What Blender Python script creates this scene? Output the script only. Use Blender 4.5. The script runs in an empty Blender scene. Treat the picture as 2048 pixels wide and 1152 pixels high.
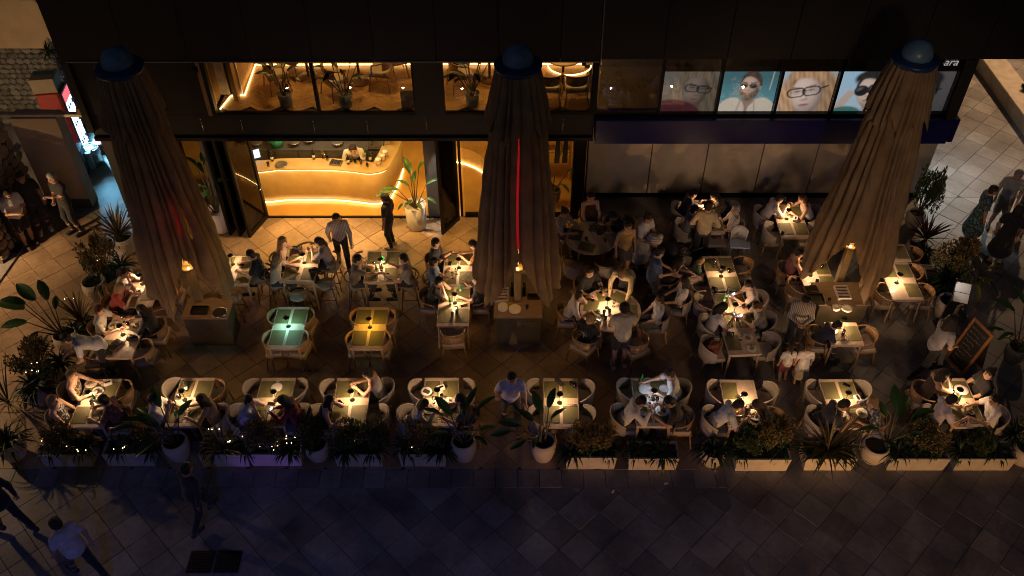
import bpy, math, random
import numpy as np
from mathutils import Vector, Matrix, Euler

rnd = random.Random(7)
SC = bpy.context.scene
COL = SC.collection
R = math.radians
PI = math.pi

# ---------------------------------------------------------------- camera
CAM_H, CAM_F = 14.5, 1792.0                 # metres above the paving, focal length in photo pixels (2048 wide)
PITCH, YAW, ROLL = R(44.0), R(0.35), R(-0.22)
cd = bpy.data.cameras.new('camera')
cam = bpy.data.objects.new('camera', cd)
COL.objects.link(cam)
cam.location = (0, 0, CAM_H)
cam.rotation_mode = 'QUATERNION'
cam.rotation_quaternion = (Matrix.Rotation(YAW, 4, 'Z') @ Matrix.Rotation(PI / 2 - PITCH, 4, 'X') @ Matrix.Rotation(ROLL, 4, 'Z')).to_quaternion()
cd.sensor_width = 36.0
cd.lens = 36.0 * CAM_F / 2048.0
cd.clip_end = 400
cd.clip_start = 0.2
SC.camera = cam

# ---------------------------------------------------------------- night sky, moon, exposure
w = bpy.data.worlds.new('World')
SC.world = w
w.use_nodes = True
nt = w.node_tree
sky = nt.nodes.new('ShaderNodeTexSky')
sky.sky_type = 'NISHITA'
sky.sun_disc = False
sky.sun_elevation = R(-3.0)
sky.sun_rotation = R(200)
bg = nt.nodes['Background']
bg.inputs['Strength'].default_value = 0.19
nt.links.new(sky.outputs[0], bg.inputs['Color'])
sd = bpy.data.lights.new('moon', 'SUN')
sd.energy = 0.015
sd.angle = R(12)
sd.color = (0.22, 0.34, 1.0)
so = bpy.data.objects.new('moon', sd)
COL.objects.link(so)
so.rotation_euler = (R(30), R(-25), 0)
SC.view_settings.view_transform = 'Standard'
SC.view_settings.look = 'None'
SC.view_settings.exposure = 0.2
SC.view_settings.gamma = 1.0
SC.view_settings.use_curve_mapping = False
cy = SC.cycles
cy.use_denoising = True
cy.denoiser = 'OPENIMAGEDENOISE'
cy.max_bounces = 6
cy.diffuse_bounces = 3
cy.glossy_bounces = 3
cy.transmission_bounces = 4
cy.transparent_max_bounces = 12
cy.caustics_reflective = False
cy.caustics_refractive = False
cy.sample_clamp_indirect = 3.0
cy.use_light_tree = True
cy.use_adaptive_sampling = False
cy.filter_width = 1.0

# ---------------------------------------------------------------- pixel of the photograph -> point in the place
_fw = np.array([-math.sin(YAW) * math.cos(PITCH), math.cos(YAW) * math.cos(PITCH), -math.sin(PITCH)])
_r0 = np.array([math.cos(YAW), math.sin(YAW), 0.0])
_u0 = np.cross(_r0, _fw)
_rt = _r0 * math.cos(ROLL) + _u0 * math.sin(ROLL)
_up = -_r0 * math.sin(ROLL) + _u0 * math.cos(ROLL)
def _ray(px, py): return _fw * CAM_F + _rt * (px - 1024) + _up * (576 - py)
def G(px, py, z=0.0):                        # on the horizontal plane at height z
    d = _ray(px, py); t = (z - CAM_H) / d[2]
    return Vector((d[0] * t, d[1] * t, z))
def W(px, py, Y):                            # on the upright plane y = Y
    d = _ray(px, py); t = Y / d[1]
    return Vector((d[0] * t, Y, CAM_H + d[2] * t))

# ---------------------------------------------------------------- materials
MATS = {}
def mat(key, col, rough=0.6, metal=0.0, var=0.12, scale=6.0, bump=0.0, bscale=40.0, emit=None, estr=0.0, trans=0.0, spec=0.5, detail=4.0, stretch=None, sheen=0.0, objrand=0.0, translucent=0.0):
    """Principled material whose base colour and roughness wander with noise in object space."""
    if key in MATS: return MATS[key]
    m = bpy.data.materials.new(key); m.use_nodes = True
    n = m.node_tree.nodes; l = m.node_tree.links
    b = n['Principled BSDF']; b.inputs['Roughness'].default_value = rough
    b.inputs['Metallic'].default_value = metal
    b.inputs['Specular IOR Level'].default_value = spec
    tc = n.new('ShaderNodeTexCoord'); mp = n.new('ShaderNodeMapping')
    l.new(tc.outputs['Object'], mp.inputs[0])
    if stretch: mp.inputs['Scale'].default_value = stretch
    nz = n.new('ShaderNodeTexNoise'); nz.inputs['Scale'].default_value = scale; nz.inputs['Detail'].default_value = detail
    l.new(mp.outputs[0], nz.inputs['Vector'])
    cr = n.new('ShaderNodeMapRange'); cr.inputs[1].default_value = 0.3; cr.inputs[2].default_value = 0.7
    cr.inputs[3].default_value = 1 - var; cr.inputs[4].default_value = 1 + var
    l.new(nz.outputs[0], cr.inputs[0])
    val = cr.outputs[0]
    if objrand:
        oi = n.new('ShaderNodeObjectInfo'); mr = n.new('ShaderNodeMapRange')
        mr.inputs[3].default_value = 1 - objrand; mr.inputs[4].default_value = 1 + objrand
        l.new(oi.outputs['Random'], mr.inputs[0])
        mu = n.new('ShaderNodeMath'); mu.operation = 'MULTIPLY'
        l.new(val, mu.inputs[0]); l.new(mr.outputs[0], mu.inputs[1]); val = mu.outputs[0]
    mx = n.new('ShaderNodeVectorMath'); mx.operation = 'SCALE'
    mx.inputs[0].default_value = col[:3]
    l.new(val, mx.inputs['Scale'])
    l.new(mx.outputs[0], b.inputs['Base Color'])
    rr = n.new('ShaderNodeMapRange'); rr.inputs[3].default_value = max(0.03, rough - 0.08); rr.inputs[4].default_value = min(1, rough + 0.08)
    l.new(nz.outputs[0], rr.inputs[0]); l.new(rr.outputs[0], b.inputs['Roughness'])
    if bump:
        nb = n.new('ShaderNodeTexNoise'); nb.inputs['Scale'].default_value = bscale; nb.inputs['Detail'].default_value = 3
        l.new(mp.outputs[0], nb.inputs['Vector'])
        bp = n.new('ShaderNodeBump'); bp.inputs['Strength'].default_value = bump; bp.inputs['Distance'].default_value = 0.02
        l.new(nb.outputs[0], bp.inputs['Height']); l.new(bp.outputs[0], b.inputs['Normal'])
    if emit:
        b.inputs['Emission Color'].default_value = (*emit, 1); b.inputs['Emission Strength'].default_value = estr
    if trans: b.inputs['Transmission Weight'].default_value = trans
    if sheen: b.inputs['Sheen Weight'].default_value = sheen
    if translucent:
        out = n['Material Output']; tr = n.new('ShaderNodeBsdfTranslucent'); ms = n.new('ShaderNodeMixShader')
        l.new(mx.outputs[0], tr.inputs[0]); ms.inputs[0].default_value = translucent
        l.new(b.outputs[0], ms.inputs[1]); l.new(tr.outputs[0], ms.inputs[2]); l.new(ms.outputs[0], out.inputs[0])
    MATS[key] = m
    return m

def wood(key, c1, c2, rough=0.45, scale=(1.5, 14, 14), ring=3.0, objrand=0.08):
    """Wood with grain along the object's x (or the stretch given)."""
    if key in MATS: return MATS[key]
    m = bpy.data.materials.new(key); m.use_nodes = True
    n = m.node_tree.nodes; l = m.node_tree.links; b = n['Principled BSDF']
    tc = n.new('ShaderNodeTexCoord'); mp = n.new('ShaderNodeMapping'); mp.inputs['Scale'].default_value = scale
    oi = n.new('ShaderNodeObjectInfo')
    ad = n.new('ShaderNodeVectorMath'); ad.operation = 'ADD'
    cb = n.new('ShaderNodeVectorMath'); cb.operation = 'SCALE'; cb.inputs[0].default_value = (17, 31, 13)
    l.new(oi.outputs['Random'], cb.inputs['Scale'])
    l.new(tc.outputs['Object'], ad.inputs[0]); l.new(cb.outputs[0], ad.inputs[1]); l.new(ad.outputs[0], mp.inputs[0])
    nz = n.new('ShaderNodeTexNoise'); nz.inputs['Scale'].default_value = ring; nz.inputs['Detail'].default_value = 6; nz.inputs['Distortion'].default_value = 0.6
    l.new(mp.outputs[0], nz.inputs['Vector'])
    cr = n.new('ShaderNodeValToRGB'); cr.color_ramp.elements[0].position = 0.32; cr.color_ramp.elements[1].position = 0.68
    cr.color_ramp.elements[0].color = (*c1, 1); cr.color_ramp.elements[1].color = (*c2, 1)
    l.new(nz.outputs[0], cr.inputs[0])
    mr = n.new('ShaderNodeMapRange'); mr.inputs[3].default_value = 1 - objrand; mr.inputs[4].default_value = 1 + objrand
    l.new(oi.outputs['Random'], mr.inputs[0])
    sc = n.new('ShaderNodeVectorMath'); sc.operation = 'SCALE'
    l.new(cr.outputs[0], sc.inputs[0]); l.new(mr.outputs[0], sc.inputs['Scale']); l.new(sc.outputs[0], b.inputs['Base Color'])
    b.inputs['Roughness'].default_value = rough
    bp = n.new('ShaderNodeBump'); bp.inputs['Strength'].default_value = 0.15; bp.inputs['Distance'].default_value = 0.004
    l.new(nz.outputs[0], bp.inputs['Height']); l.new(bp.outputs[0], b.inputs['Normal'])
    MATS[key] = m
    return m

def glow(key, col, strength):
    """Something that gives off light, a little uneven along its length."""
    if key in MATS: return MATS[key]
    m = bpy.data.materials.new(key); m.use_nodes = True
    n = m.node_tree.nodes; l = m.node_tree.links
    n.remove(n['Principled BSDF'])
    e = n.new('ShaderNodeEmission'); e.inputs[0].default_value = (*col, 1)
    tc = n.new('ShaderNodeTexCoord'); nz = n.new('ShaderNodeTexNoise'); nz.inputs['Scale'].default_value = 3
    mr = n.new('ShaderNodeMapRange'); mr.inputs[3].default_value = strength * 0.8; mr.inputs[4].default_value = strength * 1.2
    l.new(tc.outputs['Object'], nz.inputs['Vector']); l.new(nz.outputs[0], mr.inputs[0]); l.new(mr.outputs[0], e.inputs[1])
    l.new(e.outputs[0], n['Material Output'].inputs[0])
    MATS[key] = m
    return m

def glass(key, tint=(0.9, 0.92, 0.92), rough=0.0, refl=1.0):
    """Window glass: sees through, mirrors by Fresnel."""
    if key in MATS: return MATS[key]
    m = bpy.data.materials.new(key); m.use_nodes = True
    n = m.node_tree.nodes; l = m.node_tree.links
    n.remove(n['Principled BSDF'])
    t = n.new('ShaderNodeBsdfTransparent'); t.inputs[0].default_value = (*tint, 1)
    g = n.new('ShaderNodeBsdfGlossy'); g.inputs['Roughness'].default_value = rough
    fr = n.new('ShaderNodeFresnel'); fr.inputs[0].default_value = 1.5
    mu = n.new('ShaderNodeMath'); mu.operation = 'MULTIPLY'; mu.inputs[1].default_value = refl; mu.use_clamp = True
    l.new(fr.outputs[0], mu.inputs[0])
    mx = n.new('ShaderNodeMixShader')
    l.new(mu.outputs[0], mx.inputs[0]); l.new(t.outputs[0], mx.inputs[1]); l.new(g.outputs[0], mx.inputs[2])
    l.new(mx.outputs[0], n['Material Output'].inputs[0])
    MATS[key] = m
    return m

# ---------------------------------------------------------------- mesh building
class MB:
    def __init__(s): s.v = []; s.f = []; s.m = []; s.s = []
    def add(s, vs, fs, mi=0, smooth=False):
        o = len(s.v); s.v += [tuple(p) for p in vs]
        s.f += [tuple(i + o for i in f) for f in fs]
        s.m += [mi] * len(fs); s.s += [smooth] * len(fs)
        return s
    def box(s, c, size, rz=0.0, mi=0, ch=0.0, top=None):
        """box by centre and size; ch chamfers the upright and top edges; top scales the upper face"""
        x, y, z = (d / 2 for d in size); cr, sr = math.cos(rz), math.sin(rz)
        t = top or (1, 1)
        def ring(zz, k, inset):
            a, b = x * k[0] - inset, y * k[1] - inset
            if ch: q = [(-a + ch, -b), (a - ch, -b), (a, -b + ch), (a, b - ch), (a - ch, b), (-a + ch, b), (-a, b - ch), (-a, -b + ch)]
            else: q = [(-a, -b), (a, -b), (a, b), (-a, b)]
            return [(c[0] + u * cr - w_ * sr, c[1] + u * sr + w_ * cr, c[2] + zz) for u, w_ in q]
        rings = [ring(-z, (1, 1), 0)]
        if ch: rings += [ring(z - ch, t, 0), ring(z, t, ch * 0.8)]
        else: rings += [ring(z, t, 0)]
        n = len(rings[0]); vs = [p for r_ in rings for p in r_]; fs = []
        for k in range(len(rings) - 1):
            for i in range(n): fs.append((k * n + i, k * n + (i + 1) % n, (k + 1) * n + (i + 1) % n, (k + 1) * n + i))
        fs.append(tuple(range(n - 1, -1, -1))); fs.append(tuple((len(rings) - 1) * n + i for i in range(n)))
        return s.add(vs, fs, mi)
    def tube(s, path, rad, sides=8, mi=0, caps=True, smooth=True, flat=1.0):
        P_ = [Vector(p) for p in path]; n = len(P_)
        if not hasattr(rad, '__len__'): rad = [rad] * n
        vs = []; fs = []; up = None
        for i, p in enumerate(P_):
            d = (P_[min(i + 1, n - 1)] - P_[max(i - 1, 0)]).normalized()
            if up is None: up = Vector((0, 0, 1)) if abs(d.z) < 0.9 else Vector((1, 0, 0))
            a = d.cross(up).normalized(); b = a.cross(d).normalized(); up = b
            for k in range(sides):
                t = 2 * PI * k / sides
                vs.append(p + a * (math.cos(t) * rad[i]) + b * (math.sin(t) * rad[i] * flat))
        for i in range(n - 1):
            for k in range(sides): fs.append((i * sides + k, i * sides + (k + 1) % sides, (i + 1) * sides + (k + 1) % sides, (i + 1) * sides + k))
        if caps: fs.append(tuple(range(sides - 1, -1, -1))); fs.append(tuple((n - 1) * sides + k for k in range(sides)))
        return s.add(vs, fs, mi, smooth)
    def lathe(s, prof, segs=20, c=(0, 0, 0), mi=0, smooth=True, sx=1.0, sy=1.0):
        vs = []; fs = []; n = len(prof)
        for r_, z in prof:
            for k in range(segs):
                t = 2 * PI * k / segs; vs.append((c[0] + r_ * math.cos(t) * sx, c[1] + r_ * math.sin(t) * sy, c[2] + z))
        for i in range(n - 1):
            for k in range(segs): fs.append((i * segs + k, i * segs + (k + 1) % segs, (i + 1) * segs + (k + 1) % segs, (i + 1) * segs + k))
        fs.append(tuple(range(segs - 1, -1, -1))); fs.append(tuple((n - 1) * segs + k for k in range(segs)))
        return s.add(vs, fs, mi, smooth)
    def prism(s, poly, z0, z1, mi=0):
        n = len(poly); vs = [(x, y, z0) for x, y in poly] + [(x, y, z1) for x, y in poly]
        fs = [(i, (i + 1) % n, n + (i + 1) % n, n + i) for i in range(n)] + [tuple(range(n - 1, -1, -1)), tuple(range(n, 2 * n))]
        return s.add(vs, fs, mi)
    def quad(s, a, b, c, d, mi=0): return s.add([a, b, c, d], [(0, 1, 2, 3)], mi)
    def ball(s, c, r_, mi=0, sx=1, sy=1, sz=1, seg=10, rings=6):
        pr = []
        for i in range(rings + 1):
            a = -PI / 2 + PI * i / rings; pr.append((max(1e-4, math.cos(a) * r_), math.sin(a) * r_ * sz))
        return s.lathe(pr, seg, c, mi, True, sx, sy)
    def strip(s, rows, mi=0, smooth=True):
        """rows: lists of points of equal length -> sheet"""
        n = len(rows[0]); vs = [p for r_ in rows for p in r_]
        fs = [(i * n + k, i * n + k + 1, (i + 1) * n + k + 1, (i + 1) * n + k) for i in range(len(rows) - 1) for k in range(n - 1)]
        return s.add(vs, fs, mi, smooth)
    def mesh(s, name='mesh'):
        me = bpy.data.meshes.new(name); me.from_pydata(s.v, [], s.f)
        me.polygons.foreach_set('material_index', s.m); me.polygons.foreach_set('use_smooth', s.s)
        me.update(); return me

def obj(name, mb, mats=None, parent=None, loc=(0, 0, 0), rz=0.0):
    me = mb.mesh(name) if isinstance(mb, MB) else mb
    if mats is not None and not len(me.materials):
        for m in (mats if isinstance(mats, (list, tuple)) else [mats]): me.materials.append(m)
    o = bpy.data.objects.new(name, me); COL.objects.link(o)
    o.location = loc; o.rotation_euler = (0, 0, rz)
    if parent: o.parent = parent
    return o
def omat(o, *mats):
    """per-object materials on shared mesh data"""
    for i, m in enumerate(mats):
        o.material_slots[i].link = 'OBJECT'; o.material_slots[i].material = m
    return o
def tag(o, label, cat, group=None):
    o['label'] = label; o['category'] = cat
    if group: o['group'] = group
    return o
def thing(name, label, cat, loc=(0, 0, 0), rz=0.0, group=None):
    o = bpy.data.objects.new(name, None); COL.objects.link(o)
    o.empty_display_size = 0.1
    o.location = loc; o.rotation_euler = (0, 0, rz)
    return tag(o, label, cat, group)
def struct(name, mb, mats, parent=None):
    o = obj(name, mb, mats, parent)
    if not parent: o['kind'] = 'structure'
    return o
CH = {}
def kids(o): return [c for c in bpy.data.objects if c.parent == o]
def copy_tree(src, label=None, loc=None, rz=None, parent=None, children=None):
    c = src.copy(); COL.objects.link(c); c.parent = parent
    if label: c['label'] = label
    if loc is not None: c.location = loc
    if rz is not None: c.rotation_euler = (0, 0, rz)
    for k in TREE.get(src.name, []): copy_tree(k, parent=c)
    return c
TREE = {}
def freeze(root):
    """remember a prototype's children so that copies are quick"""
    for o in [root] + list(root.children_recursive): TREE[o.name] = list(o.children)
    return root
def light(name, kind, power, col, loc, parent=None, size=0.1, rot=(0, 0, 0), spread=None, cone=None, blend=0.5):
    d = bpy.data.lights.new(name, kind); d.energy = power; d.color = col
    if kind == 'AREA':
        d.shape = 'DISK'; d.size = size
        if spread: d.spread = spread
    elif kind == 'SPOT':
        d.spot_size = cone or R(100); d.spot_blend = blend; d.shadow_soft_size = size
    else: d.shadow_soft_size = size
    o = bpy.data.objects.new(name, d); COL.objects.link(o); o.location = loc; o.rotation_euler = rot
    if parent: o.parent = parent
    return o
WARM = (1.0, 0.60, 0.31); AMBER = (1.0, 0.50, 0.10); TEAL = (0.40, 1.0, 0.88)
# ================================================================ ground and paving
def stone_tile_mat(key, c, var=0.2, rough=0.5, dirt=0.35, damp=0.0):
    m = bpy.data.materials.new(key); m.use_nodes = True
    n = m.node_tree.nodes; l = m.node_tree.links; b = n['Principled BSDF']
    geo = n.new('ShaderNodeNewGeometry'); oi = n.new('ShaderNodeObjectInfo')
    at = n.new('ShaderNodeAttribute'); at.attribute_name = 'shade'
    n1 = n.new('ShaderNodeTexNoise'); n1.inputs['Scale'].default_value = 0.9; n1.inputs['Detail'].default_value = 6
    n2 = n.new('ShaderNodeTexNoise'); n2.inputs['Scale'].default_value = 9; n2.inputs['Detail'].default_value = 8; n2.inputs['Roughness'].default_value = 0.7
    n3 = n.new('ShaderNodeTexVoronoi'); n3.inputs['Scale'].default_value = 2.1
    for q in (n1, n2, n3): l.new(geo.outputs['Position'], q.inputs['Vector'])
    def mr(src, a, b_, lo, hi):
        q = n.new('ShaderNodeMapRange'); q.inputs[1].default_value = a; q.inputs[2].default_value = b_; q.inputs[3].default_value = lo; q.inputs[4].default_value = hi
        l.new(src, q.inputs[0]); return q.outputs[0]
    def mul(a, b_):
        q = n.new('ShaderNodeMath'); q.operation = 'MULTIPLY'; l.new(a, q.inputs[0]); l.new(b_, q.inputs[1]); return q.outputs[0]
    ad = n.new('ShaderNodeMath'); ad.operation = 'ADD'; l.new(oi.outputs['Random'], ad.inputs[0]); l.new(at.outputs['Fac'], ad.inputs[1])
    fr = n.new('ShaderNodeMath'); fr.operation = 'FRACT'; l.new(ad.outputs[0], fr.inputs[0])
    v = mul(mr(fr.outputs[0], 0, 1, 1 - var, 1 + var), mr(n1.outputs[0], 0.3, 0.7, 1 - dirt, 1 + dirt * 0.5))
    v = mul(v, mr(n2.outputs[0], 0.3, 0.7, 0.78, 1.18))
    v = mul(v, mr(n3.outputs['Distance'], 0.0, 0.07, 0.45, 1.0))          # chewing-gum spots
    sc = n.new('ShaderNodeVectorMath'); sc.operation = 'SCALE'; sc.inputs[0].default_value = c
    l.new(v, sc.inputs['Scale']); l.new(sc.outputs[0], b.inputs['Base Color'])
    l.new(mr(n2.outputs[0], 0.3, 0.7, rough - 0.12 - damp, rough + 0.15), b.inputs['Roughness'])
    bp = n.new('ShaderNodeBump'); bp.inputs['Strength'].default_value = 0.35; bp.inputs['Distance'].default_value = 0.006
    l.new(n2.outputs[0], bp.inputs['Height']); l.new(bp.outputs[0], b.inputs['Normal'])
    return m
M_TER = stone_tile_mat('terrace stone', (0.34, 0.24, 0.155), 0.2, 0.42, .5)
M_STR = stone_tile_mat('street stone', (0.23, 0.22, 0.22), 0.24, 0.45, .5)
M_PLZ = stone_tile_mat('plaza stone', (0.25, 0.235, 0.22), 0.22, 0.50, .5)
M_GROUT = mat('grout', (0.07, 0.06, 0.05), 0.9, var=0.3, scale=8, bump=0.3)
M_CONC = mat('concrete', (0.30, 0.30, 0.29), 0.42, var=0.45, scale=1.3, bump=0.15, bscale=18, detail=8)

def clip(poly, region):
    """Sutherland-Hodgman, region convex and counter-clockwise"""
    out = poly
    for i in range(len(region)):
        a, b = region[i], region[(i + 1) % len(region)]
        ins = lambda p: (b[0] - a[0]) * (p[1] - a[1]) - (b[1] - a[1]) * (p[0] - a[0]) >= -1e-9
        new = []
        for k in range(len(out)):
            p, q = out[k - 1], out[k]; ip, iq = ins(p), ins(q)
            if ip != iq:
                d1 = (b[0] - a[0]) * (p[1] - a[1]) - (b[1] - a[1]) * (p[0] - a[0]); d2 = (b[0] - a[0]) * (q[1] - a[1]) - (b[1] - a[1]) * (q[0] - a[0])
                t = d1 / (d1 - d2); new.append((p[0] + (q[0] - p[0]) * t, p[1] + (q[1] - p[1]) * t))
            if iq: new.append(q)
        out = new
        if len(out) < 3: return []
    return out
def area(p): return 0.5 * abs(sum(p[i - 1][0] * p[i][1] - p[i][0] * p[i - 1][1] for i in range(len(p))))
def tile_mb(poly, cx, cy, th=0.03, ch=0.006):
    q = [(x - cx, y - cy) for x, y in poly]
    ins = [(x * (1 - ch / max(0.05, math.hypot(x, y))), y * (1 - ch / max(0.05, math.hypot(x, y)))) for x, y in q]
    n = len(q); mb = MB()
    vs = [(x, y, -th) for x, y in q] + [(x, y, -0.004) for x, y in q] + [(x, y, 0) for x, y in ins]
    fs = [tuple(2 * n + i for i in range(n))]
    for k in (0, 1): fs += [(k * n + i, k * n + (i + 1) % n, (k + 1) * n + (i + 1) % n, (k + 1) * n + i) for i in range(n)]
    return mb.add(vs, fs)
def pave(name, regions, side, ang, m, gap=0.009, hidden=None, limit=290, ztop=0.0):
    """ground sheet (structure) with its slabs: the nearest as parts, the rest joined"""
    base = MB()
    for rg in regions:
        base.add([(x, y, ztop - 0.012) for x, y in rg], [tuple(range(len(rg)))])
    root = struct(name, base, M_GROUT)
    ca, sa = math.cos(ang), math.sin(ang); h = (side - gap) / 2; items = []
    xs = [p[0] for rg in regions for p in rg]; ys = [p[1] for rg in regions for p in rg]
    cx0, cy0 = (min(xs) + max(xs)) / 2, (min(ys) + max(ys)) / 2
    N = int(max(max(xs) - min(xs), max(ys) - min(ys)) / side) + 2
    for i in range(-N, N + 1):
        for j in range(-N, N + 1):
            u, v_ = i * side, j * side
            x, y = cx0 + u * ca - v_ * sa, cy0 + u * sa + v_ * ca
            if x < min(xs) - side or x > max(xs) + side or y < min(ys) - side or y > max(ys) + side: continue
            full = [(x + a * ca - b * sa, y + a * sa + b * ca) for a, b in ((-h, -h), (h, -h), (h, h), (-h, h))]
            for rg in regions:
                p = clip(full, rg)
                if len(p) >= 3 and area(p) > 0.012: items.append((x, y, p, area(p) > 0.995 * (2 * h) ** 2))
    items.sort(key=lambda t: (hidden(t[0], t[1]) if hidden else 0, t[1]))
    shared = None; rest = MB(); shades = []
    for k, (x, y, p, whole) in enumerate(items):
        z = ztop + rnd.uniform(-0.0022, 0.0022)
        if k < limit:
            if whole:
                if shared is None:
                    shared = tile_mb([(a * ca - b * sa, a * sa + b * ca) for a, b in ((-h, -h), (h, -h), (h, h), (-h, h))], 0, 0).mesh('paving_slab'); shared.materials.append(m)
                o = obj('paving_slab', shared, None, root, (x, y, z)); o.rotation_euler = (rnd.uniform(-.003, .003), rnd.uniform(-.003, .003), rnd.uniform(-.004, .004))
            else:
                gx = sum(q[0] for q in p) / len(p); gy = sum(q[1] for q in p) / len(p)
                obj('paving_slab', tile_mb(p, gx, gy), m, root, (gx, gy, z))
        else:
            gx = sum(q[0] for q in p) / len(p); gy = sum(q[1] for q in p) / len(p)
            t = tile_mb(p, gx, gy); n0 = len(rest.f)
            rest.add([(a + gx, b + gy, c + z) for a, b, c in t.v], t.f); shades += [rnd.random()] * (len(rest.f) - n0)
    if rest.v:
        me = rest.mesh('paving_slabs_beyond'); at = me.attributes.new('shade', 'FLOAT', 'FACE'); at.data.foreach_set('value', shades)
        o = obj('paving_slabs_beyond', me, m, root); o['kind'] = 'stuff'
    return root
YF, YU, YS, YR = 17.6, 16.6, 18.0, 18.45     # ground-floor glass line, upper overhang, pier, right-hand wall
XL, XM, XR = -9.75, 1.70, 9.45               # restaurant's left corner, party line, shop's right end (upper floor)
gs = MB(); gs.add([(-150, -120, -0.03), (150, -120, -0.03), (150, 180, -0.03), (-150, 180, -0.03)], [(0, 1, 2, 3)])
struct('ground', gs, mat('ground beyond', (0.16, 0.15, 0.14), 0.85, var=0.3, scale=0.7, bump=0.3))
pave('terrace_paving', [[(-13.6, 9.99), (4.0, 9.99), (4.0, YF), (-13.6, YF)]], 0.53, R(45), M_TER, hidden=lambda x, y: 1 if (x < -11 and y < 12) else 0)
pave('street_paving', [[(-13.6, 6.2), (4.25, 6.2), (4.0, 9.57), (-13.6, 9.57)]], 0.55, R(45), M_STR, hidden=lambda x, y: 1 if (abs(x) > 9.4 or y < 7.2) else 0)
pave('border_course', [[(-13.6, 9.575), (4.0, 9.575), (4.0, 9.985), (-13.6, 9.985)]], 0.42, 0, M_STR)
pave('plaza_paving', [[(4.005, 9.575), (4.005, 6.2), (19, 6.2), (19, 18.4), (4.005, 18.4)], [(10.5, 18.405), (19, 18.405), (19, 30), (10.5, 30)]], 0.53, R(45), M_PLZ,
     hidden=lambda x, y: 1 if (x > 9.5 + (y - 10) * 0.55 or x > 15.2 or y < 7.3) else 0)
fl = MB(); fl.add([(-16, 18.0, 0.0), (-9.9, 18.0, 0.0), (-9.9, 26, 0.0), (-16, 26, 0.0)], [(0, 1, 2, 3)])
fl.add([(-13.6, YF + .005, 0.0), (-9.9, YF + .005, 0.0), (-9.9, 18.0, 0.0), (-13.6, 18.0, 0.0)], [(0, 1, 2, 3)])
struct('alley_floor', fl, M_CONC)
# kerb stone line by the left shops
kb = MB(); kb.box((-12.25, 15.6, 0.02), (0.32, 2.6, 0.04), R(-4), ch=0.01)
struct('kerb', kb, M_STR)
for k, (px, py) in enumerate(((402, 1124), (456, 1124))):
    g = G(px, py)
    t = thing('drain_cover', ['black metal drain cover in the street, left one of the pair', 'black metal drain cover in the street, right one of the pair'][k], 'drain cover', (g.x, g.y, 0.004), 0, 'pair of drain covers')
    mb = MB(); mb.box((0, 0, 0.006), (0.44, 0.42, 0.012), ch=0.004); obj('frame', mb, mat('cast iron', (0.02, 0.02, 0.022), 0.6, 0.6, bump=0.4, bscale=60), t)
    for j in range(7):
        mb = MB(); mb.box((0, -0.165 + j * 0.055, 0.015), (0.38, 0.03, 0.008)); obj('bar', mb, MATS['cast iron'], t)
for k, (px, py) in enumerate(((1332, 967), (1226, 983))):
    g = G(px, py)
    mb = MB(); mb.box((0, 0, 0.004), (0.075, 0.035, 0.008), R(20 + 40 * k), ch=0.003)
    tag(obj('paper_scrap', mb, mat('white paper', (0.7, 0.7, 0.7), 0.8), None, (g.x, g.y, 0.003)), ['small white paper scrap lying on the border slabs', 'small white paper scrap on the street slabs below the border'][k], 'litter', 'scraps of paper')

# ================================================================ restaurant and shop building
M_BLACK = mat('black cladding', (0.012, 0.011, 0.010), 0.55, var=0.25, scale=2, bump=0.05)
M_BLKMET = mat('black metal', (0.01, 0.01, 0.011), 0.35, 0.7, var=0.2, scale=5)
M_TRIM = mat('pale trim', (0.35, 0.31, 0.27), 0.5, 0.2, scale=9)
M_NAVY = mat('navy fascia', (0.006, 0.007, 0.10), 0.30, var=0.25, scale=1.5)
M_PANEL = mat('taupe panel', (0.40, 0.35, 0.30), 0.55, var=0.1, scale=3, bump=0.06, bscale=90)
M_PLAST = mat('ochre plaster', (0.60, 0.38, 0.12), 0.75, var=0.14, scale=2.5, bump=0.15, bscale=14)
M_GREY = mat('dark grey panel', (0.10, 0.10, 0.105), 0.5, var=0.12, scale=3)
M_GLASS = glass('window glass', (0.93, 0.93, 0.92), 0.0, 1.1)
M_GLASSD = glass('shop glass', (0.80, 0.80, 0.82), 0.0, 2.0)
M_MARBLE = mat('marble', (0.62, 0.58, 0.52), 0.3, var=0.3, scale=5, detail=9)
M_LED = glow('led strip', (1.0, 0.66, 0.26), 9)
M_PARQ = wood('parquet', (0.34, 0.21, 0.10), (0.42, 0.27, 0.13), 0.4, (2, 12, 4), 3, 0.07)

rb = thing('restaurant_building', 'black clad restaurant with glowing amber windows on two floors', 'building', (0, YF, 0))
rb.location = (0, 0, 0)
def bpart(name, c, s, m, parent=None, ch=0.0): 
    mb = MB(); mb.box((0, 0, 0), s, ch=ch); return obj(name, mb, m, parent or rb, c)
x = XL + 0.5; k = 0
while x < XM - 0.2:                           # upper cladding in upright panels
    x2 = min(x + 1.27, XM); bpart('cladding_panel', ((x + x2) / 2, YU - 0.09, 7.3), (x2 - x - 0.012, 0.1, 4.44), M_BLACK, ch=0.004); x = x2
bpart('upper_wall', ((XL + .5 + XM) / 2, YU + 0.03, 7.3), (XM - XL - .5, 0.12, 4.4), M_BLACK)
bpart('side_wall', (XL + 0.42, YU + 2.6, 6.4), (0.14, 5.4, 6.2), M_BLACK)
bpart('side_wall', (XL + 0.0 - .05, YF + 3.2, 1.6), (0.14, 6.2, 3.3), M_BLACK)
bpart('drip_edge', ((XL + .5 + XM) / 2, YU - 0.13, 5.065), (XM - XL - .5, 0.06, 0.022), M_TRIM)
bpart('roof', ((XL + 15) / 2, YU + 4, 9.6), (24.6, 9, 0.2), M_BLACK)
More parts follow.
